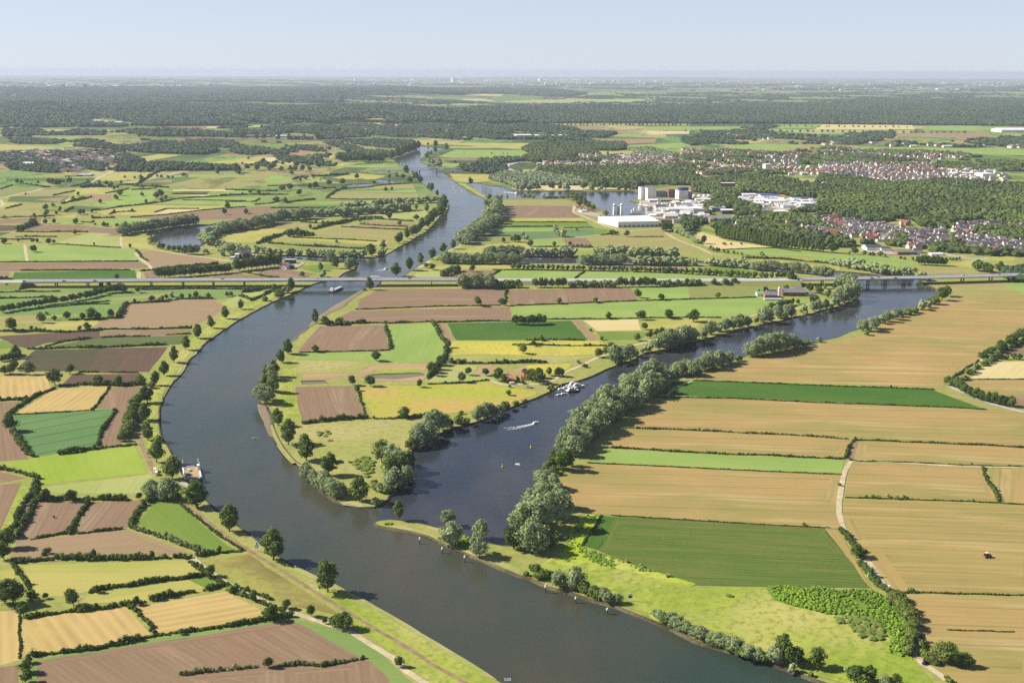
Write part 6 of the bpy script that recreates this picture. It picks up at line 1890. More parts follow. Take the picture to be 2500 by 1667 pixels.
for i, (x0, x1, y) in enumerate(((700, 900, 425), (690, 840, 410), (690, 770, 470))):
    B('storage_shed', f"{ordw(i + 1)} low white shed under the white domes", 'J', x0, x1, y, 20, 18, 'white', 'white', group='low sheds under the domes')
# yard surfaces of the estate
for data in ("J 40,430 240,420 300,440 420,430 690,430 900,400 900,430 760,480 690,520 860,600 860,640 560,650 300,640 150,620 200,560 200,500 60,470",
             "J 1240,380 1450,390 1900,430 2120,430 2060,520 1750,560 1600,520 1400,470 1250,430", "I 1400,610 1500,640 1640,690 1600,715 1480,690 1400,660",
             "K 440,1230 800,1240 1120,1280 800,1285 480,1250", "J 1140,590 1280,640 1100,690 900,680 880,660"):
    poly_obj('yard_pavement', refine(survey(data), 30), .9, M['cy'])
for i, (x, y, col) in enumerate(((1430, 625, 'red'), (1530, 655, 'orange'), (1460, 660, 'white'))):
    q = ground(*px('I', x, y)); o = empty('marquee', q, R(20 * i)); MB().walls(-9, 9, -6, 6, 3.5, 6.5).build('wall', M['white'], o); MB().gable(-9, 9, -6, 6, 3.5, 6.6).build('roof', M['redtile' if col != 'white' else 'white'], o)
    tag(o, f"{ {'red': 'red roofed', 'orange': 'orange roofed', 'white': 'white roofed'}[col]} pavilion of the beach camp by the lake field", 'pavilion', 'pavilions of the beach camp')

# the farm
B('barn', 'long grey roofed cattle barn, the largest of the farm', 'F', 805, 975, 322, 38, 26, 'brick', 'greytile', -3, 'barn', 'gable', doors=3)
B('barn', 'shorter grey roofed barn in front of the long one', 'F', 695, 785, 336, 34, 20, 'wallb', 'greytile', -3, 'barn', 'gable')
B('barn', 'mint green roofed shed at the farm edge', 'F', 650, 700, 322, 26, 12, 'cream', 'mint', 0, 'barn', 'gable')
B('barn', 'grey hipped barn behind the shorter barn', 'F', 715, 775, 308, 22, 14, 'wallb', 'dgrey', 0, 'barn', 'gable')
B('farm_house', 'small grey roofed farmhouse behind the long barn', 'F', 885, 935, 285, 22, 10, 'wallb', 'greytile', 0, 'house', 'gable')
B('barn', 'open fronted grey lean-to at the end of the long barn', 'F', 960, 1010, 322, 22, 12, 'steel', 'greytile', 0, 'barn', 'gable')
o = empty('feed_silo', ground(*px('F', 788, 316))); MB().cyl(0, 0, [(1.6, 0), (1.6, 11), (.4, 13)], 12).build('shaft', M['white'], o); tag(o, 'slim white feed silo between the two barns', 'silo')
o = empty('slurry_tank', ground(*px('F', 745, 345))); MB().box(-12, 14, -5, 4, 0, 2).build('tank_wall', M['steel'], o); tag(o, 'low blue grey clamp with covers before the short barn', 'silage clamp')

# orange roofed houses on the peninsula
B('cottage', 'orange roofed cottage nearer the white vans', 'E', 1155, 1186, 872, 34, 11, 'wallb', 'orange', 8, 'house', 'gable', bands=1)
B('cottage', 'wider orange roofed house beneath the tall trees', 'E', 1232, 1284, 856, 33, 11, 'wallw', 'orange', 0, 'house', 'gable', bands=1)
# harbour
B('boat_hall', 'dark hall with a steep purple roof beside the harbour', 'H', 120, 205, 1108, 84, 22, 'dgrey', 'browntile', 38, 'hall', 'gable')
B('harbour_office', 'white flat building in front of the steep dark hall', 'H', 92, 130, 1108, 46, 10, 'white', 'white', 0, bands=2)
B('harbour_office', 'small white kiosk by the harbour road', 'H', 45, 85, 1115, 26, 8, 'white', 'white', 0, bands=1)
B('restaurant', 'white gabled restaurant building above the brown field', 'H', 522, 618, 1205, 58, 16, 'white', 'browntile', -28, 'restaurant', 'gable', bands=2)
B('container_building', 'long dark glazed building behind the white restaurant', 'H', 566, 668, 1150, 36, 10, 'dgrey', 'steel', 0, 'building', bands=1)
B('stable', 'low white and grey shed beside the restaurant', 'H', 618, 652, 1200, 26, 10, 'dgrey', 'grey', 0, bands=1)
poly_obj('car_park_pavement', survey("H 660,1160 740,1140 760,1155 690,1190 640,1185"), .7, M['cy'])
# business park at the town foot
B('showroom', 'dark blue roofed showroom at the town foot', 'K', 545, 720, 1232, 56, 30, 'white', 'dgrey', 0, shape='gable')
B('showroom', 'lower dark roofed wing next to the showroom', 'K', 710, 830, 1240, 36, 22, 'white', 'dgrey')
B('showroom', 'grey gabled workshop by the station road', 'K', 900, 1100, 1282, 52, 24, 'brick', 'greytile', 0, shape='gable')
B('showroom', 'dark roofed villa beside the grey workshop', 'K', 1090, 1180, 1262, 50, 16, 'white', 'darktile', 0, shape='gable')
B('showroom', 'long low white carport at the town foot', 'K', 1285, 1430, 1290, 22, 12, 'white', 'white')
o = empty('radio_mast', ground(*px('K', 1212, 1395))); hh = tall(o.location, 115 * .2126); MB().cyl(0, 0, [(1.1, 0), (.5, hh)], 8).build('pole', M['blue'], o); tag(o, 'blue mast standing in front of the dark grove', 'mast')
o = empty('radio_mast', ground(*px('K', 1570, 520))); hh = tall(o.location, 140 * .2126); MB().cyl(0, 0, [(1.0, 0), (.5, hh)], 8).build('pole', M['steel'], o); tag(o, 'thin grey radio mast rising from the wood', 'mast')
# far estates
B('greenhouse', 'long pale greenhouse before the far hedges', 'G', 735, 860, 120, 14, 40, 'steel', 'steel')
B('distribution_hall', 'long white hall on the river plain before the pine forest', 'M', 1335, 1560, 530, 18, 90, 'steel', 'white', 0)
B('distribution_hall', 'white factory cluster beside the long hall', 'M', 1190, 1320, 535, 26, 80, 'white', 'white', 6)
B('distribution_hall', 'grey low hall beside the white factory', 'M', 1100, 1200, 528, 12, 60, 'grey', 'steel', 0)
B('distribution_hall', 'bluish low shed by the upstream trees', 'M', 770, 880, 538, 9, 40, 'steel', 'steel', 0)
B('distribution_hall', 'white glasshouse halls on the far town side', 'N', 2190, 2400, 490, 26, 120, 'white', 'white', 0, shape='gable')
B('distribution_hall', 'bright white factory in the ferry-side woods', 'L', 630, 690, 428, 20, 70, 'white', 'white', 0)
B('distribution_hall', 'long white halls beside the factory in the woods', 'L', 690, 835, 433, 12, 80, 'white', 'white', 0)
B('distribution_hall', 'white roofed hall among the brown roofed village', 'L', 150, 222, 722, 24, 36, 'white', 'white', 0, shape='gable')
B('distribution_hall', 'blue roofed sports hall on the far meadows', 'L', 1895, 1975, 524, 14, 50, 'steel', 'steel', 0, shape='gable')
B('distribution_hall', 'reddish stable halls on the far meadows', 'L', 1690, 1860, 524, 16, 40, 'redtile', 'greytile', 0, shape='gable')
B('supermarket', 'white flat supermarket in the far part of town', 'K', 1480, 1760, 372, 30, 40, 'white', 'white')
B('supermarket', 'white stepped hall at the end of the far town', 'K', 1840, 2020, 400, 50, 44, 'white', 'white', 10)
B('terrace_house', 'long red roofed terrace in the far part of town', 'K', 1100, 1455, 340, 40, 14, 'wallb', 'redtile', 0, 'terrace', 'gable')
B('terrace_house', 'second red roofed terrace below the supermarket', 'K', 900, 1400, 405, 32, 14, 'wallb', 'redtile', 2, 'terrace', 'gable')

# the church with its dark spire
o = empty('church', ground(*px('I', 1702, 135))); hh = tall(o.location, 88 * .2551)
MB().walls(2, 34, -7, 7, hh * .22, hh * .34).build('nave', M['wallb'], o)
MB().gable(2, 34, -7, 7, hh * .22, hh * .36).build('roof', M['dgrey'], o)
tw = MB().box(-4, 2.5, -3.5, 3.5, 0, hh * .5).build('tower', M['brick'], o)
MB().rings([[(-4.3, -3.8, hh * .5), (2.8, -3.8, hh * .5), (2.8, 3.8, hh * .5), (-4.3, 3.8, hh * .5)], [(-2.6, -2, hh * .6), (1.1, -2, hh * .6), (1.1, 2, hh * .6), (-2.6, 2, hh * .6)], [(-.85, -.1, hh), (-.65, -.1, hh), (-.65, .1, hh), (-.85, .1, hh)]]).build('spire', M['dgrey'], tw)
tag(o, 'brick church with a sharp dark spire above the village roofs', 'church')

# ------------------------------------------------------------------ houses of the town
HW, HR = {}, {}


def house_meshes(w):
    if w not in HW:
        k = .9 + .2 * w
        mb = MB().walls(-5.2 * k, 5.2 * k, -4.3, 4.3, 4.6, 8.2)
        HW[w] = mb.mesh('wall', M['wallw' if w != 1 else 'wallb'])
        for c in ('redtile', 'browntile', 'greytile', 'darktile', 'orange'):
            r = MB().gable(-5.2 * k, 5.2 * k, -4.3, 4.3, 4.6, 8.35, 0, .4, .25)
            r.box(-2.2 * k, -1.4 * k, .9, 1.6, 7.0, 9.6)
            HR[(w, c)] = r.mesh('roof', M[c])
    return HW[w], HR


ROOFN = {'redtile': 'red tiled', 'browntile': 'brown tiled', 'greytile': 'grey tiled', 'darktile': 'dark tiled', 'orange': 'orange tiled'}
ROWS = """
red|5|K 95,905 230,905
grey|8|K 300,905 500,915
red|5|K 95,940 235,945
grey|12|K 330,945 500,985 645,1040
white|8|K 345,1010 560,1060
grey|4|K 10,1000 85,1030
red|4|K 90,1055 205,1058
grey|8|K 470,970 650,1015
grey|8|K 720,950 910,1050
red|4|K 510,1098 645,1100
grey|6|K 690,1090 850,1120
grey|9|K 900,1075 1200,1060
mixed|13|K 1060,1110 1460,1100
grey|9|K 1000,1025 1300,1030
red|3|K 960,940 1040,940
grey|8|K 1560,985 1800,975
grey|4|K 1590,945 1680,940
grey|10|K 1680,935 2060,930
mixed|6|K 1590,1025 1760,1050
mixed|10|K 1900,965 2330,985
grey|9|K 1460,1120 1760,1130
white|12|K 1500,1165 2000,1190
grey|11|K 1780,1150 2200,1160
mixed|12|K 1560,1210 2080,1250
white|9|K 2010,1215 2352,1225
red|4|K 1030,1210 1160,1205
grey|6|K 1050,1175 1250,1170
white|5|K 2050,1250 2340,1260
red|6|J 2190,660 2340,690
red|5|J 1320,735 1460,740
mixed|4|J 1280,665 1420,655
grey|5|J 2110,760 2250,800
red|5|J 2220,635 2352,625
red|4|J 2190,810 2330,815
mixed|14|K 0,345 400,345
white|14|K 100,365 480,370
mixed|12|K 480,390 800,420
"""
rows_ = []
for ln in ROWS.strip().splitlines():
    c, n, data = ln.split('|')
    rows_.append((survey(data), c, int(n)))
rows_.sort(key=lambda r: sum(p.y for p in r[0]) / len(r[0]))
PAL = {'red': ['redtile', 'redtile', 'browntile', 'orange'], 'grey': ['greytile', 'darktile', 'greytile', 'browntile'], 'white': ['greytile', 'darktile'], 'mixed': ['redtile', 'greytile', 'browntile', 'darktile']}
for ri, (pts, c, n) in enumerate(rows_):
    seg = [(pts[i + 1] - pts[i]).length for i in range(len(pts) - 1)]; tot = sum(seg)
    for i in range(n):
        s = tot * (i + .5) / n; k = 0
        while k < len(seg) - 1 and s > seg[k]: s -= seg[k]; k += 1
        d = (pts[k + 1] - pts[k]).normalized()
        p = pts[k] + d * s
        p.y += random.gauss(0, 5)
        rt = PAL[c][(i * 7 + ri) % len(PAL[c])]
        w = 0 if c == 'white' else (i + ri) % 3
        wm, hr = house_meshes(w)
        o = empty('house', p, math.atan2(d.y, d.x) + (R(90) if (i + ri) % 4 == 0 else 0) + random.gauss(0, .08), random.uniform(.95, 1.25))
        link('wall', wm, o); link('roof', hr[(w, rt)], o)
        tag(o, f"{ROOFN[rt]} house, {ordw(i + 1)} from the lake end of the {ordw(ri + 1)} row behind the side arm", 'house', 'houses of the town')


def settlement(label, data, n, sx=(7, 15), hz=(4, 7), flat=.0, pal=('redtile', 'greytile', 'browntile', 'wallw'), name='houses', seed=1):
    """distant roofs nobody could count, as one mass"""
    poly = [(p.x, p.y) for p in survey(data)]
    P = np.array(poly); lo, hi = P.min(0), P.max(0)
    rng = np.random.default_rng(seed)
    g = rng.uniform(lo, hi, (n * 6, 2)); g = g[inside(g, poly)][:n]; g = g[~in_water(g)]
    V, F4, F3, mi4, mi3 = [], [], [], [], []
    b = 0
    for x, y in g:
        w, dd, h = rng.uniform(*sx), rng.uniform(*sx) * .8, rng.uniform(*hz)
        a = rng.choice([.1, .15, 1.65, .1]) + rng.normal(0, .1)
        ca, sa = math.cos(a), math.sin(a)
        zr = h * 1.7 if rng.uniform() > flat else h * 1.05
        loc = [(-w, -dd, 0), (w, -dd, 0), (w, dd, 0), (-w, dd, 0), (-w, -dd, h), (w, -dd, h), (w, dd, h), (-w, dd, h), (-w, 0, zr), (w, 0, zr)]
        V += [(x + (p[0] * ca - p[1] * sa) / 2, y + (p[0] * sa + p[1] * ca) / 2, p[2]) for p in loc]
        F4 += [(b, b + 1, b + 5, b + 4), (b + 2, b + 3, b + 7, b + 6), (b + 1, b + 2, b + 6, b + 5), (b + 3, b, b + 4, b + 7), (b + 4, b + 5, b + 9, b + 8), (b + 6, b + 7, b + 8, b + 9)]
        F3 += [(b + 5, b + 6, b + 9), (b + 7, b + 4, b + 8)]
        r = 1 + int(rng.integers(len(pal)))
        mi4 += [0, 0, 0, 0, r, r]; mi3 += [0, 0]
        b += 10
    me = mesh_np(name, V, [np.array(F4), np.array(F3)], [M['wallw']] + [M[q] for q in pal], mi4 + mi3)
    return tag(link(name, me), label, 'houses', None, 'stuff')


settlement('many small roofs among the gardens of the town', "K 0,860 480,940 720,930 1000,1000 1500,1000 1700,930 2352,950 2352,1250 1500,1250 1200,1200 700,1130 400,1080 0,1040", 480, (9, 15), (4, 6), .1, ('greytile', 'darktile', 'greytile', 'browntile'), 'houses', 3)
settlement('small roofs of villas among the trees behind the poplar row', "J 1150,700 1400,600 1600,640 2000,600 2352,620 2352,830 2100,860 1900,790 1500,760 1250,760", 80, (9, 16), (4, 7), .1, ('redtile', 'darktile', 'greytile', 'browntile'), 'houses', 33)
settlement('red and grey roofs of the far part of the town', "K 0,235 200,225 500,225 1000,230 1350,240 1340,300 1470,300 1400,420 1250,460 760,450 480,410 480,370 0,370", 560, (9, 18), (4, 7), .1, ('redtile', 'browntile', 'greytile', 'greytile'), 'houses', 4)
settlement('mixed roofs round the white halls in the far part of town', "K 1400,290 1700,285 2060,310 2180,400 2100,450 1800,430 1500,440 1400,420", 90, (9, 20), (4, 7), .2, ('greytile', 'wallw', 'browntile', 'greytile'), 'houses', 41)
settlement('roofs of the long village beyond the town meadow', "K 130,90 350,80 1200,95 1600,110 1850,150 1400,190 1000,170 300,190 0,180", 260, (10, 18), (4, 7), .1, ('redtile', 'greytile', 'browntile', 'browntile'), 'houses', 5)
settlement('roofs of the village around the dark church spire', "I 1420,115 1800,120 2352,130 2352,280 2100,240 1900,220 1500,225 1050,225 1020,195 1200,190 1600,195 1780,160 1420,130", 430, (9, 18), (4, 8), .15, ('redtile', 'greytile', 'wallw', 'browntile'), 'houses', 6)
settlement('village roofs along the wood between church and town', "J 600,60 1000,20 1470,30 1600,60 2352,50 2352,140 1750,130 1250,100 700,130 500,120", 190, (9, 17), (4, 7), .1, ('redtile', 'redtile', 'browntile', 'wallw'), 'houses', 7)
settlement('village roofs behind the apartment block', "N 0,690 500,690 800,680 800,760 560,740 300,700 0,730 N 0,600 480,625 850,640 850,665 480,665 0,650", 220, (10, 18), (4, 7), .1, ('redtile', 'redtile', 'browntile', 'greytile'), 'houses', 8)
settlement('brown and red roofs of the ferry-side distant village', "L 0,640 100,620 500,615 860,635 840,690 780,720 650,700 560,760 420,765 380,700 0,690", 380, (10, 18), (4, 7), .1, ('redtile', 'greytile', 'greytile', 'wallw'), 'houses', 9)
settlement('roofs and gardens of the far river villages', "M 0,440 350,440 800,450 760,480 520,490 0,490", 130, (12, 22), (4, 8), .1, ('redtile', 'redtile', 'browntile', 'wallw'), 'houses', 10)
settlement('pale roofs of the farther villages on the plain', "M 0,270 300,255 700,300 820,340 600,345 0,335", 130, (18, 34), (5, 9), .3, ('redtile', 'wallw', 'wallw', 'browntile'), 'houses', 11)
settlement('farms and sheds scattered on the bright far fields', "N 300,500 900,530 1300,560 1900,580 2352,580 2352,600 1200,590 700,560 300,540", 42, (16, 40), (5, 9), .2, ('redtile', 'greytile', 'wallw', 'dgrey'), 'houses', 12)
settlement('white sheds and roofs along the far plain', "M 900,290 2352,285 2352,320 1500,315 900,310", 70, (20, 60), (6, 10), .6, ('wallw', 'redtile', 'greytile', 'wallw'), 'houses', 13)
settlement('pale city buildings below the ferry-side horizon', "L 0,160 600,165 900,172 1500,170 1500,180 700,195 500,203 150,196 0,190", 420, (30, 80), (10, 34), .8, ('wallw', 'wallb', 'greytile', 'white'), 'city_buildings', 14)
settlement('white city buildings below the hazy horizon', "M 0,135 700,120 1500,125 2352,150 2352,165 1400,165 600,168 0,165", 300, (40, 130), (12, 40), .8, ('wallw', 'white', 'greytile', 'white'), 'city_buildings', 15)
settlement('white sheds of the hazy plain near the horizon', "N 0,135 1200,130 2352,150 2352,205 1200,200 500,205 0,185", 160, (40, 120), (8, 22), .8, ('wallw', 'white', 'redtile', 'white'), 'city_buildings', 16)
settlement('low industrial roofs among the sheds of the estate', "J 260,450 690,440 900,420 850,560 860,640 560,640 300,640 200,600 230,520", 70, (10, 30), (4, 8), .6, ('white', 'steel', 'greytile', 'cream'), 'sheds', 17)
settlement('white parked vans and sheds of the estate by the wood', "J 1180,400 1260,370 1460,400 1700,400 1820,430 2100,430 2050,500 1880,520 1560,500 1350,480 1200,450", 230, (6, 24), (3, 6), .8, ('white', 'steel', 'white', 'greytile'), 'sheds', 18)
settlement('white holiday chalets on the lake beach', "I 1200,385 1420,385 1420,398 1200,398", 26, (6, 12), (3, 4), .2, ('white', 'white', 'wallw', 'steel'), 'chalets', 19)
for x, y, h, w, lab in ((437, 203, 40, 60, 'brown grey tower block standing in the ferry-side far city'), (587, 203, 44, 40, 'slim grey tower block of the ferry-side far city'), (98, 143, 20, 60, 'M')):
    if lab == 'M': continue
    B('tower_block', lab, 'L', x - 12, x + 10, y, h, 40, 'wallb', 'grey', 0, bands=6)
B('tower_block', 'white hospital block on the hazy horizon', 'M', 762, 792, 142, 27, 120, 'white', 'white', 0)
B('tower_block', 'white cube building alone on the hazy horizon', 'M', 90, 106, 142, 22, 80, 'white', 'white', 0)
B('tower_block', 'pale twin block on the hazy horizon', 'M', 1362, 1390, 140, 22, 100, 'white', 'white', 0)
for i, x in enumerate((940, 1010, 1020, 1074)):
    o = empty('wind_turbine', ground(*px('N', x, 152))); hh = tall(o.location, 40 * .35419)
    MB().cyl(0, 0, [(hh * .03, 0), (hh * .018, hh)], 8).build('tower', M['white'], o)
    MB().box(-4, 4, -7, 5, hh, hh + 8).build('nacelle', M['white'], o)
    for k in range(3):
        a = R(90 + 120 * k + 17 * i); MB().bar((0, -8, hh + 4), (hh * .42 * math.cos(a), -8, hh + 4 + hh * .42 * math.sin(a)), hh * .022).build('blade', M['white'], o)
    tag(o, f"{ordw(i + 1)} white wind turbine of the distant four, counted from the river side", 'wind turbine', 'wind turbines on the horizon')


# ------------------------------------------------------------------ boats
def hull_rings(L, W, H, z0=-.4, bow=.55, n=9):
    rg = []
    for i in range(n):
        u = i / (n - 1)
        k = .82 + .18 * math.sin(math.pi * min(u / .5, 1) / 2) if u < .5 else max(.04, 1 - ((u - .5) / .5) ** 2.4)
        x = -L / 2 + L * u; sh = H * (1 + .35 * max(0, u - bow) / (1 - bow))
        w = W / 2 * k
        rg.append([(x, -w * .72, z0), (x, w * .72, z0), (x, w * .97, z0 + (sh - z0) * .6), (x, w, sh), (x, w * .8, sh), (x, -w * .8, sh), (x, -w, sh), (x, -w * .97, z0 + (sh - z0) * .6)])
    return rg


def tbox(mb, x0, x1, w, z0, z1, tx=.4, tw=.15, m=0):
    return mb.rings([[(x0, -w, z0), (x1, -w, z0), (x1, w, z0), (x0, w, z0)], [(x0 + tx * .3, -w * (1 - tw), z1), (x1 - tx, -w * (1 - tw), z1), (x1 - tx, w * (1 - tw), z1), (x0 + tx * .3, w * (1 - tw), z1)]], m)


def yacht(label, p, head, L, hullm='white', mast=True, group='white yachts moored together', name='motor_yacht'):
    o = empty(name, (p.x, p.y, WZ), head)
    W = L * .30; H = L * .10
    MB().rings(hull_rings(L, W, H)).build('hull', M[hullm], o)
    MB().rings([[(x, y, z) for x, y, z in ((r[4][0], r[4][1] * .98, r[4][2] - .12), (r[5][0], r[5][1] * .98, r[5][2] - .12), (r[5][0], r[5][1] * .98, r[5][2] + .03), (r[4][0], r[4][1] * .98, r[4][2] + .03))] for r in hull_rings(L, W, H)[:-1]]).build('deck', M['cream'], o)
    c = tbox(MB(), -L * .36, L * .22, W * .36, H, H + L * .11, L * .07).build('cabin', M['white'], o)
    tbox(MB(), -L * .30, L * .17, W * .365, H + L * .045, H + L * .085, L * .03, .05).build('window_strip', M['glass'], c)
    if L > 8:
        tbox(MB(), -L * .28, L * .06, W * .27, H + L * .11, H + L * .19, L * .05).build('wheelhouse', M['white'], o)
        tbox(MB(), -L * .24, L * .045, W * .275, H + L * .135, H + L * .17, L * .02, .05).build('window_strip', M['glass'], o)
    if mast: MB().cyl(-L * .08, 0, [(.16, H + L * .1), (.09, H + L * .42)], 6).build('mast', M['white'], o)
    return tag(o, label, 'yacht', group)


ZONES['Y'] = (1340, 910, 120 / 2352, 120 / 2352)
for x, y, hd, L, hm, ms, lab in (
        (1400, 690, 22, 15, 'white', True, 'white yacht farthest upstream in the moored cluster'), (1200, 590, 22, 13, 'red', True, 'white yacht with dark red hull against the bank'),
        (1150, 910, 20, 16, 'navy', True, 'broad white yacht with blue hull lying outermost'), (640, 905, 14, 14, 'white', True, 'tall white yacht at the downstream end of the cluster'),
        (1080, 775, 22, 13, 'white', True, 'white yacht wedged in the middle of the cluster'), (830, 820, 16, 12, 'white', True, 'white yacht between the bank and the downstream tall one'),
        (450, 1085, 208, 7, 'white', False, 'small open white boat lowest in the cluster'), (650, 1045, 212, 8, 'white', False, 'small white cruiser beside the lowest open boat'),
        (820, 1025, 215, 5.5, 'white', False, 'tiny white tender tied behind the small cruiser'), (900, 640, 200, 7, 'navy', False, 'small dark hulled boat close to the grassy bank')):
    yacht(lab, ground(*px('Y', x, y), WZ), R(hd), L, hm, ms)
for x, y, L, hm, lab in ((205, 1100, 15, 'white', 'white harbour ship by the dark hall'), (240, 1080, 18, 'white', 'larger white ship in the harbour channel'), (268, 1108, 14, 'red', 'red hulled boat in the harbour channel'), (315, 1088, 12, 'red', 'white and red boat at the harbour trees')):
    yacht(lab, ground(*px('H', x, y), WZ), R(20), L, hm, True, 'ships in the harbour channel')
for i, (x, y) in enumerate(((1700, 798), (1740, 800), (1770, 803), (1900, 805), (1925, 815), (1945, 800), (2010, 822), (2030, 825), (1920, 835))):
    yacht(f"{ordw(i + 1)} white boat of the meander marina, counted from the hay field", ground(*px('G', x, y), WZ if y < 806 else 0.3), R(170), 10, 'white', False, 'white boats of the marina')
yacht('small white motorboat speeding in the side arm', ground(*px('E', 1328, 1131), WZ), R(38), 7.5, 'white', False, None, 'speedboat')
yacht('small white dinghy at anchor among the yellow buoys', ground(*px('B', 1213, 175), WZ), R(150), 5, 'white', False, None, 'dinghy')
yacht('small white motorboat racing upstream of the viaduct', ground(*px('H', 1540, 1200), WZ), R(40), 8, 'white', False, None, 'speedboat')
yacht('white motorboat on the upper river near the dyke', ground(*px('H', 2182, 417), WZ), R(110), 8, 'white', False, None, 'speedboat')
yacht('second white motorboat beside the dyke', ground(*px('H', 2266, 457), WZ), R(110), 7, 'white', False, None, 'speedboat')


def foam(label, data, w0, w1, n=260, seed=1):
    P = survey(data, WZ); rng = np.random.default_rng(seed)
    Q = np.array([(p.x, p.y) for p in P]); S = np.concatenate([[0], np.cumsum(np.linalg.norm(np.diff(Q, axis=0), axis=1))])
    s = S[-1] * rng.uniform(0, 1, n) ** 1.3
    c = np.stack([np.interp(s, S, Q[:, 0]), np.interp(s, S, Q[:, 1])], 1)
    wd = np.interp(s, [0, S[-1]], [w0, w1])
    d = unit(Q[-1] - Q[0]); nn = np.array([-d[1], d[0]])
    side = rng.choice([-1, 1], n) * (1 - .5 * rng.uniform(0, 1, n) ** 2)
    c += nn * (side * wd)[:, None]
    r = rng.uniform(.2, .62, n) * np.interp(s, [0, S[-1]], [1.0, .45])
    V, F = blobs(np.c_[c, np.full(n, WZ + .02)], np.stack([r * 1.9, r * .8, r * .18], 1), ICO0, rng, .2)
    return tag(link('wake_foam', mesh_np('foam', V, F, [M['white']])), label, 'wake', None, 'stuff')


foam('white foaming wake curving behind the side arm speedboat', "E 1325,1132 1260,1148 1200,1160 1130,1168", .5, 3.6, 300, 1)
foam('white wake behind the boat upstream of the viaduct', "H 1535,1202 1500,1212 1450,1222", .6, 6, 220, 2)
foam('thin wake of the boat near the dyke', "H 2182,420 2195,450 2215,490", .5, 4, 90, 3)

# inland barges
def barge(label, stern, bow, W, hullm='navy', cargo='steel'):
    d = bow - stern; L = math.hypot(d.x, d.y)
    o = empty('barge', ((stern.x + bow.x) / 2, (stern.y + bow.y) / 2, WZ), math.atan2(d.y, d.x))
    MB().rings(hull_rings(L, W, 1.9, bow=.8, n=13)).build('hull', M[hullm], o)
    MB().box(-L * .26, L * .36, -W * .36, W * .36, 1.7, 2.9).build('hold_cover', M[cargo], o)
    MB().box(-L * .28, L * .38, -W * .42, W * .42, 1.6, 2.1).build('coaming', M['grey'], o)
    c = tbox(MB(), -L * .46, -L * .33, W * .36, 1.7, 4.4, .6).build('wheelhouse', M['white'], o)
    tbox(MB(), -L * .43, -L * .345, W * .30, 4.4, 6.4, .5).build('cabin_top', M['white'], c)
    tbox(MB(), -L * .428, -L * .35, W * .305, 4.9, 5.8, .3, .03).build('window_strip', M['glass'], c)
    MB().box(L * .42, L * .455, -W * .2, W * .2, 1.8, 2.8).build('bow_winch', M['white'], o)
    MB().cyl(L * .44, 0, [(.15, 2.4), (.1, 6)], 6).build('mast', M['white'], o)
    return tag(o, label, 'barge', 'inland cargo barges')


barge('long cargo barge with white wheelhouse passing beneath the viaduct', ground(*px('D', 2110, 300), WZ), ground(*px('D', 2188, 266), WZ), 9)
barge('pale blue cargo barge sailing on the lake', ground(*px('I', 838, 490), WZ), ground(*px('I', 712, 474), WZ), 9, 'steel', 'steel')
barge('dark barge moored along the sandy lake beach', ground(*px('I', 1278, 460), WZ), ground(*px('I', 1494, 460), WZ), 10, 'navy', 'grey')
barge('second dark barge moored at the beach end', ground(*px('I', 1655, 452), WZ), ground(*px('I', 1800, 452), WZ), 10, 'navy', 'grey')
barge('pale barge in the small dock by the silos', ground(*px('I', 2010, 590), WZ), ground(*px('I', 2108, 612), WZ), 9, 'steel', 'cream')

# the car ferry at the slip
f0, f1 = ground(*px('A', 1238, 272), WZ), ground(*px('A', 1222, 196), WZ)
d = f1 - f0; Lf = 33.0; Wf = 14.0
fo = empty('car_ferry', ((f0.x + f1.x) / 2, (f0.y + f1.y) / 2 - 2, WZ), math.atan2(d.y, d.x))
MB().rings([[(-Lf / 2 - 1, -Wf / 2, 1.1), (-Lf / 2 - 1, Wf / 2, 1.1), (-Lf / 2 - 1, Wf / 2, .7), (-Lf / 2 - 1, -Wf / 2, .7)], [(-Lf / 2 + 3, -Wf / 2, 1.3), (-Lf / 2 + 3, Wf / 2, 1.3), (-Lf / 2 + 3, Wf / 2 * .95, -.5), (-Lf / 2 + 3, -Wf / 2 * .95, -.5)],
            [(Lf / 2 - 3, -Wf / 2, 1.3), (Lf / 2 - 3, Wf / 2, 1.3), (Lf / 2 - 3, Wf / 2 * .95, -.5), (Lf / 2 - 3, -Wf / 2 * .95, -.5)], [(Lf / 2 + 1, -Wf / 2, 1.1), (Lf / 2 + 1, Wf / 2, 1.1), (Lf / 2 + 1, Wf / 2, .7), (Lf / 2 + 1, -Wf / 2, .7)]]).build('hull', M['navy'], fo)
MB().box(-Lf / 2 + 1, Lf / 2 - 1, -Wf / 2 + 1.6, Wf / 2 - 1.6, 1.31, 1.4).build('car_deck', M['sd'], fo)
for s in (-1, 1):
    MB().box(-Lf / 2 + 3, Lf / 2 - 3, s * (Wf / 2 - .8) - .55, s * (Wf / 2 - .8) + .55, 1.3, 2.4).build('bulwark', M['white'], fo)
    MB().box(s * (Lf / 2 + .9) - 1.6, s * (Lf / 2 + .9) + 1.6, -3.2, 3.2, 1.2, 1.5).build('ramp', M['grey'], fo)
wh = tbox(MB(), 3, 8, 1.3, 2.4, 6.2, .3).build('wheelhouse', M['white'], fo); wh.location = (0, -Wf / 2 + 1.3, 0)
gl = tbox(MB(), 3.2, 7.8, 1.32, 4.4, 5.5, .2, .02).build('window_strip', M['glass'], wh)
ca = tbox(MB(), -6, 2, 1.0, 2.4, 4.2, .3).build('side_cabin', M['white'], fo); ca.location = (0, Wf / 2 - 1.0, 0)
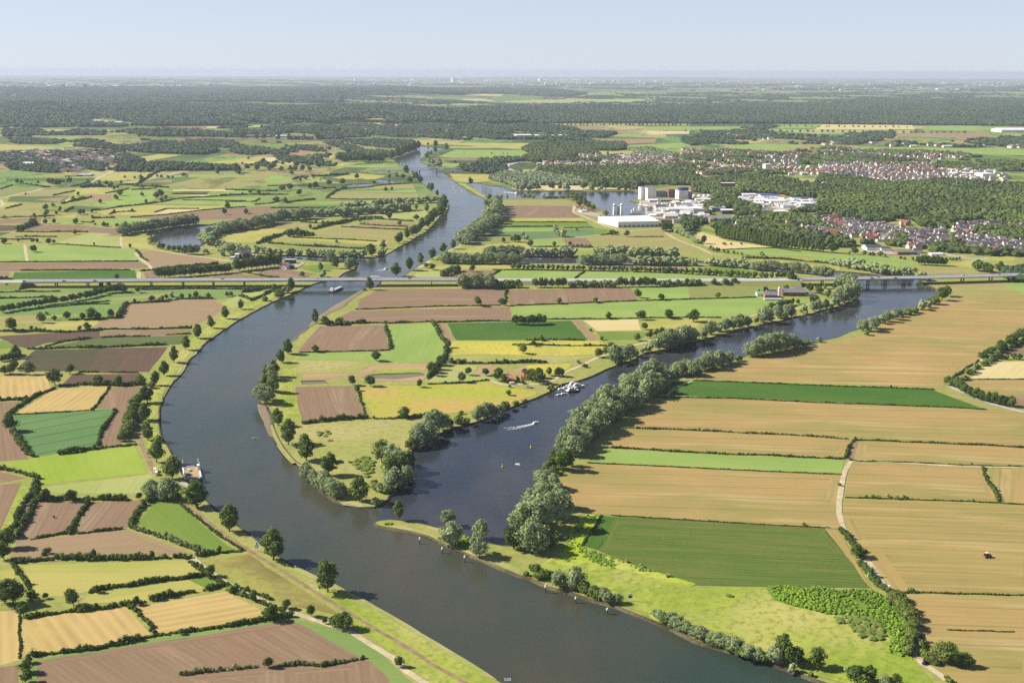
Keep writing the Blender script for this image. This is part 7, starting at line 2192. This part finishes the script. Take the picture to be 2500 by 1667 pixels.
for x, y in ((Lf / 2 - 3.5, Wf / 2 - .8), (Lf / 2 - 3.5, -Wf / 2 + .8), (4, -Wf / 2 + .4), (-Lf / 2 + 4, Wf / 2 - .8)):
    m_ = MB().cyl(x, y, [(.16, 1.4), (.12, 7.5)], 8).build('mast', M['dgrey'], fo)
    MB().cyl(x, y, [(.34, 6.0), (.40, 7.4), (.34, 8.8)], 8).build('signal_cone', M['white'], m_)
tag(fo, 'white decked car ferry with signal masts lying at the tree-lined slip', 'ferry')
q = ground(*px('A', 1212, 290)); poly_obj('ferry_slip_pavement', refine(survey("A 1150,262 1180,285 1205,300 1235,300 1240,320 1190,320 1150,300"), 8), .5, M['cy'])

# rowing boat
o = empty('rowing_boat', ground(*px('D', 1627, 1226), WZ), R(100))
o.location.z = WZ
MB().rings(hull_rings(9, .9, .35, -.1)).build('hull', M['wood'], o)
for x in (-1.6, .2, 2):
    for s in (-1, 1): MB().bar((x, 0, .4), (x - .6, s * 3.4, .1), .12).build('oar', M['white'], o)
tag(o, 'slender rowing boat with spread oars near the eroded shore', 'rowing boat')


# ------------------------------------------------------------------ river furniture
def post(label, zone, x, yb, yt, z=None):
    p = ground(*px(zone, x, yb), WZ); h = tall(p, (yb - yt) * ZONES[zone][3])
    o = empty('mooring_post', (p.x, p.y, WZ))
    MB().cyl(0, 0, [(.42, -2), (.40, h * .68)], 10).build('pile', M['wood'], o)
    MB().cyl(0, 0, [(.62, h * .66), (.62, h * .8), (.45, h)], 10).build('cap', M['white'], o)
    return tag(o, label, 'mooring post', 'mooring posts along the spit')


for i, (x, yb, yt) in enumerate(((588, 680, 636), (731, 740, 700), (875, 796, 752), (1390, 990, 936), (1582, 1056, 1016), (1783, 1126, 1086))):
    post(f"{ordw(i + 1)} white capped post in the river, counted from the spit's tip", 'B', x, yb, yt)
for i, x in enumerate((498, 508, 518, 530, 541, 553, 565, 577, 590)):
    p = ground(*px('I', x, 440 + (x - 498) * .42), WZ); o = empty('dolphin_pile', (p.x, p.y, WZ)); h = tall(p, 46 * .2551)
    MB().cyl(0, 0, [(.5, -2), (.45, h)], 8).build('pile', M['wood'], o); MB().cyl(0, 0, [(.6, h * .9), (.6, h * 1.02)], 8).build('cap', M['steel'], o)
    tag(o, f"{ordw(i + 1)} pile of the row in the lake mouth, counted from the dyke", 'pile', 'piles in the lake mouth')
for x, yb, lab in ((1297, 68, 'yellow buoy in the side arm, the one nearer the long willow belt'), (1115, 192, 'yellow buoy in the side arm near the white dinghy')):
    p = ground(*px('B', x, yb), WZ); o = empty('buoy', (p.x, p.y, WZ)); h = tall(p, 20 * K)
    MB().cyl(0, 0, [(.7, -.3), (.8, h * .35), (.3, h * .5), (.2, h)], 10).build('float', M['yellow'], o); MB().cyl(0, 0, [(.35, h), (.05, h * 1.25)], 8).build('topmark', M['yellow'], o)
    tag(o, lab, 'buoy', 'yellow buoys')
p = ground(*px('Y', 1840, 560), WZ); o = empty('buoy', (p.x, p.y, WZ)); MB().cyl(0, 0, [(.5, -.2), (.5, 1.2), (.1, 2.2)], 10).build('float', M['red'], o); MB().cyl(0, 0, [(.3, 2.2), (.05, 2.8)], 8).build('topmark', M['white'], o); tag(o, 'small red buoy off the moored yachts', 'buoy')
# river signs
p = ground(*px('B', 1930, 1046)); h = tall(p, 56 * K); o = empty('river_sign', p)
MB().cyl(0, 0, [(.14, 0), (.14, h)], 8).build('pole', M['white'], o)
MB().box(-1.3, 1.3, -.12, .12, h * .42, h * .68).build('sign_board', M['blue'], o); MB().box(-1.0, 1.0, -.12, .12, h * .72, h * .98).build('top_board', M['white'], o)
tag(o, 'blue and white river sign on the bank behind the posts', 'river sign')
p = ground(*px('A', 1640, 728)); h = tall(p, 58 * K); o = empty('river_sign', p)
MB().cyl(0, 0, [(.2, 0), (.2, h * .5)], 8).build('pole', M['white'], o); MB().box(-1.4, 1.4, -.15, .15, h * .4, h * .85).build('sign_board', M['white'], o); MB().cyl(0, 0, [(.5, h * .85), (.5, h)], 8).build('lamp_head', M['blue'], o)
tag(o, 'white navigation sign at the poplar beside the riverside track', 'river sign')
p = ground(*px('A', 2287, 1025), WZ); h = tall(p, 50 * K); o = empty('gauge_pole', (p.x, p.y, WZ)); MB().cyl(0, 0, [(.14, -1), (.12, h)], 8).build('pole', M['grey'], o); MB().box(-.5, .5, -.1, .1, h * .8, h).build('plate', M['steel'], o); tag(o, 'thin grey gauge pole in the shadow of the last poplar', 'pole')
p = ground(*px('B', 1148, 1572), WZ); h = tall(p, 46 * K); o = empty('gauge_house', (p.x, p.y, WZ)); MB().box(-1.6, 1.6, -1.3, 1.3, -1, h * .62).build('wall', M['cond'], o); MB().box(-1.8, 1.8, -1.5, 1.5, h * .62, h * .68).build('roof', M['grey'], o); MB().cyl(-.8, 0, [(.2, h * .68), (.2, h)], 8).build('pole', M['dgrey'], o); tag(o, 'small grey gauge hut on the stony bank edge', 'hut')


# ------------------------------------------------------------------ vehicles
def car_mesh(name, paint, L=4.4, W=1.8, H=1.5, van=False):
    mb = MB()
    zc = .95 if not van else 1.1
    tb = lambda x0, x1, w, z0, z1, a, b, tw, m: mb.rings([[(x0, -w, z0), (x1, -w, z0), (x1, w, z0), (x0, w, z0)], [(x0 + a, -w * (1 - tw), z1), (x1 - b, -w * (1 - tw), z1), (x1 - b, w * (1 - tw), z1), (x0 + a, w * (1 - tw), z1)]], m)
    tb(-L / 2, L / 2, W / 2, .35, zc, .08, .12, .04, 0)
    if van: tb(-L / 2 + .05, L / 2 - .9, W / 2 - .03, zc, H, .05, .5, .06, 0); tb(-L / 2 + 1.6, L / 2 - .85, W / 2 - .01, zc + .1, zc + .7, .1, .45, .02, 1)
    else: tb(-L / 2 + .35, L / 2 - 1.1, W / 2 - .06, zc, H - .08, .35, .6, .14, 1); tb(-L / 2 + .75, L / 2 - 1.75, W / 2 - .2, H - .1, H, .05, .05, .03, 0)
    for x in (-L * .31, L * .31):
        for s in (-1, 1):
            mb.rings([[(x + .34 * math.cos(t * .785), s * W * .5 + dy, .34 + .34 * math.sin(t * .785)) for t in range(8)] for dy in (-.12, .06)], 2)
    return mb.mesh(name, M[paint], M['glass'], M['tyre'])


CARS = {k: car_mesh('car_' + k, k) for k in ('white', 'grey', 'dgrey', 'red', 'navy', 'steel')}
VAN = car_mesh('van', 'white', 6.2, 2.2, 2.7, True)


def vehicle(label, name, me, p, head, cat='car', group=None, s=1.0):
    o = link(name, me); o.location = p; o.rotation_euler = (0, 0, head); o.scale = (s, s, s)
    return tag(o, label, cat, group)


COLN = {'white': 'white', 'grey': 'grey', 'dgrey': 'dark', 'red': 'red', 'navy': 'navy blue', 'steel': 'silver'}
onroad = subdiv(VP, 60) + subdiv(EP, 40)
k = 0
for sx, c, off in ((60, 'dgrey', -4), (158, 'dgrey', -4), (236, 'navy', -4), (542, 'grey', 4), (775, 'white', 4), (998, 'dgrey', 4), (2080, 'navy', -4), (2128, 'dgrey', -4), (2148, 'grey', 4), (2182, 'dgrey', -4), (2353, 'white', 4), (2440, 'steel', 4)):
    b = min(onroad, key=lambda p: abs(px_of(p)[0] - sx)); i = onroad.index(b); d = (onroad[min(i + 1, len(onroad) - 1)] - onroad[i - 1 if i else 0]).normalized() if i not in (0, len(onroad) - 1) else Vector((1, 0, 0))
    n = Vector((-d.y, d.x, 0)); k += 1
    where = f"{ordw(k)} along the motorway viaduct from the meadow end" if k <= 6 else f"{ordw(k - 6)} along the motorway bridge by the town"
    vehicle(f"{COLN[c]} car driving, {where}", 'car', CARS[c], b + n * off + Vector((0, 0, .09)), math.atan2(d.y, d.x) + (math.pi if off > 0 else 0), 'car', 'cars on the motorway', 1.15)
b = min(onroad, key=lambda p: abs(px_of(p)[0] - 915)); lo = empty('lorry', b + Vector((0, 4, .09)))
MB().box(-7, 4.2, -1.25, 1.25, 1.0, 4.0).build('trailer', M['white'], lo); MB().box(4.6, 7, -1.2, 1.2, .6, 3.4).build('cab', M['white'], lo)
for x in (-5.5, -4.2, 3, 6): MB().rings([[(x + .5 * math.cos(t * .785), dy, .5 + .5 * math.sin(t * .785)) for t in range(8)] for dy in (-1.25, 1.25)]).build('wheel', M['tyre'], lo)
tag(lo, 'white lorry crossing the viaduct above the river', 'lorry')
for zone, x, y, c, hd, lab, van in (
        ('Y', -3000, 0, 'white', 0, '', 0),
        ('C', 1242, 141, 'dgrey', 80, 'dark car parked at the gravel road junction', 0), ('C', 1300, 790, 'grey', 60, 'grey car beside the big dark bush on the gravel road', 0),
        ('C', 1718, 1442, 'navy', 50, 'navy blue car at the sandy road bend', 0), ('C', 1482, 972, 'white', 55, 'white van parked at the end of the gravel road', 1),
        ('C', 1372, 882, 'grey', 55, 'silver grey van tucked into the roadside hedge', 1),
        ('E', 1180, 884, 'white', 10, 'white van parked by the orange roofed cottage', 1), ('E', 1166, 882, 'red', 0, 'red car parked at the orange roofed cottage', 0),
        ('E', 1284, 904, 'dgrey', 20, 'dark car parked on the meadow below the cottages', 0), ('E', 1297, 906, 'steel', 20, 'silver car parked on the meadow below the cottages', 0),
        ('A', 998, 236, 'white', 110, 'white van waiting on the ferry track', 1), ('A', 990, 216, 'white', 110, 'second white van waiting on the ferry track', 1),
        ('H', 640, 1195, 'dgrey', 0, 'dark car beside the white restaurant', 0), ('H', 700, 1160, 'steel', 15, 'silver car on the restaurant forecourt', 0), ('H', 722, 1152, 'white', 15, 'white car on the restaurant forecourt', 0)):
    if x < 0: continue
    vehicle(lab, 'van' if van else 'parked_car', VAN if van else CARS[c], ground(*px(zone, x, y), .35), R(hd), 'van' if van else 'car')
fl = fo.matrix_basis
for x, y, c, lab in ((-4, 2.2, 'green', 'green car on the deck of the ferry'), (6, 1.5, 'white', 'white car on the deck of the ferry')):
    if c == 'green': me = car_mesh('car_green', 'green')
    else: me = CARS['white']
    w = fl @ Vector((x, y, 1.42)); vehicle(lab, 'parked_car', me, w, fo.rotation_euler.z, 'car')
# the tractor at work
t_ = empty('tractor', ground(*px('C', 2118, 764), .3), R(12), 1.15)
tb_ = MB().box(.2, 2.3, -.45, .45, .9, 1.7).build('bonnet', M['green'], t_)
cb = tbox(MB(), -1.3, .3, .8, 1.2, 2.8, .15, .1).build('cab', M['glass'], t_); tbox(MB(), -1.4, .3, .85, 2.8, 2.95, .1, .02).build('roof', M['cream'], cb)
for x, r, w in ((-.9, .95, .3), (1.8, .6, .22)):
    for s in (-1, 1): MB().rings([[(x + r * math.cos(t * .628), s * .95 + dy, r + r * math.sin(t * .628)) for t in range(10)] for dy in (-w, w)]).build('wheel', M['tyre'], t_)
MB().box(-2.6, -1.6, -1.5, 1.5, .5, 1.0).build('implement', M['redtile'], t_)
tag(t_, 'green tractor with a red implement working on the striped tan field', 'tractor')
# ------------------------------------------------------------------ tracks worn into fields, light, sky, air
SUN_AZ = Vector((-.985, .17, 0)).normalized()      # towards the sun
EL = R(36)
sun = bpy.data.lights.new('sun', 'SUN'); sun.energy = 5.0; sun.angle = R(.5); sun.color = (1.0, .95, .86)
so = link('sun', sun)
dirv = -(SUN_AZ * math.cos(EL) + Vector((0, 0, math.sin(EL))))
so.rotation_euler = dirv.to_track_quat('-Z', 'Y').to_euler()
w = bpy.data.worlds.new('World'); SC.world = w; w.use_nodes = True
nt = w.node_tree
sky = nt.nodes.new('ShaderNodeTexSky'); sky.sky_type = 'NISHITA'; sky.sun_disc = False
sky.sun_elevation = EL; sky.sun_rotation = math.atan2(SUN_AZ.x, SUN_AZ.y)
sky.altitude = 2500; sky.air_density = .8; sky.dust_density = 1.6; sky.ozone_density = 4.5
mul = nt.nodes.new('ShaderNodeMix'); mul.data_type = 'RGBA'; mul.blend_type = 'MULTIPLY'; mul.inputs[0].default_value = 1
mul.inputs[7].default_value = (1.18, .98, .94, 1)
nt.links.new(sky.outputs[0], mul.inputs[6]); tcw = nt.nodes.new('ShaderNodeTexCoord'); spx = nt.nodes.new('ShaderNodeSeparateXYZ'); nt.links.new(tcw.outputs['Generated'], spx.inputs[0])
mrw = nt.nodes.new('ShaderNodeMapRange'); mrw.inputs[1].default_value = 0; mrw.inputs[2].default_value = .5; mrw.inputs[3].default_value = .78; mrw.inputs[4].default_value = 0
nt.links.new(spx.outputs[2], mrw.inputs[0])
mx2 = nt.nodes.new('ShaderNodeMix'); mx2.data_type = 'RGBA'; mx2.inputs[7].default_value = (4.4, 4.88, 5.5, 1)   # pale summer haze low in the sky
nt.links.new(mrw.outputs[0], mx2.inputs[0]); nt.links.new(mul.outputs[2], mx2.inputs[6]); nt.links.new(mx2.outputs[2], nt.nodes['Background'].inputs[0]); nt.nodes['Background'].inputs[1].default_value = .085

hz = MB().box(-44000, 44000, -1600, FAR + 500, -3.5, 336).build('haze', [])
hm = bpy.data.materials.new('haze_air'); hm.use_nodes = True
n = hm.node_tree; n.nodes.remove(n.nodes['Principled BSDF'])
pv = n.nodes.new('ShaderNodeVolumePrincipled'); pv.inputs['Color'].default_value = (.70, .78, .90, 1); pv.inputs['Density'].default_value = 3.0e-5; pv.inputs['Anisotropy'].default_value = .1
n.links.new(pv.outputs[0], n.nodes['Material Output'].inputs['Volume'])
hz.data.materials.append(hm)
tag(hz, 'pale blue summer haze lying over the plain', 'haze', None, 'stuff')
hz.display_type = 'WIRE'

vs_ = SC.view_settings
vs_.view_transform = 'Standard'; vs_.look = 'None'; vs_.exposure = .82; vs_.gamma = 1.0; vs_.use_curve_mapping = False
SC.cycles.use_denoising = False
SC.cycles.max_bounces = 5; SC.cycles.diffuse_bounces = 2; SC.cycles.glossy_bounces = 2; SC.cycles.transmission_bounces = 2; SC.cycles.volume_bounces = 0; SC.cycles.transparent_max_bounces = 4

# low hills along the horizon
rng = np.random.default_rng(21)
xs = np.arange(-34000, 34001, 400.0)
hs = 22 + 34 * np.clip(np.sin(xs / 9000 + 1) + .5 * np.sin(xs / 3100) + .3 * np.sin(xs / 1300 + 2), 0, 2) + rng.normal(0, 3, len(xs))
V = np.concatenate([np.c_[xs, np.full(len(xs), 50000.0), np.zeros(len(xs))], np.c_[xs, np.full(len(xs), 53000.0), hs], np.c_[xs, np.full(len(xs), 56000.0), np.zeros(len(xs))]])
n_ = len(xs); i_ = np.arange(n_ - 1)
tag(link('hills', mesh_np('hills', V, np.concatenate([np.stack([j * n_ + i_, j * n_ + i_ + 1, (j + 1) * n_ + i_ + 1, (j + 1) * n_ + i_], 1) for j in (0, 1)]), [M['land']], smooth=True)), kind='structure')
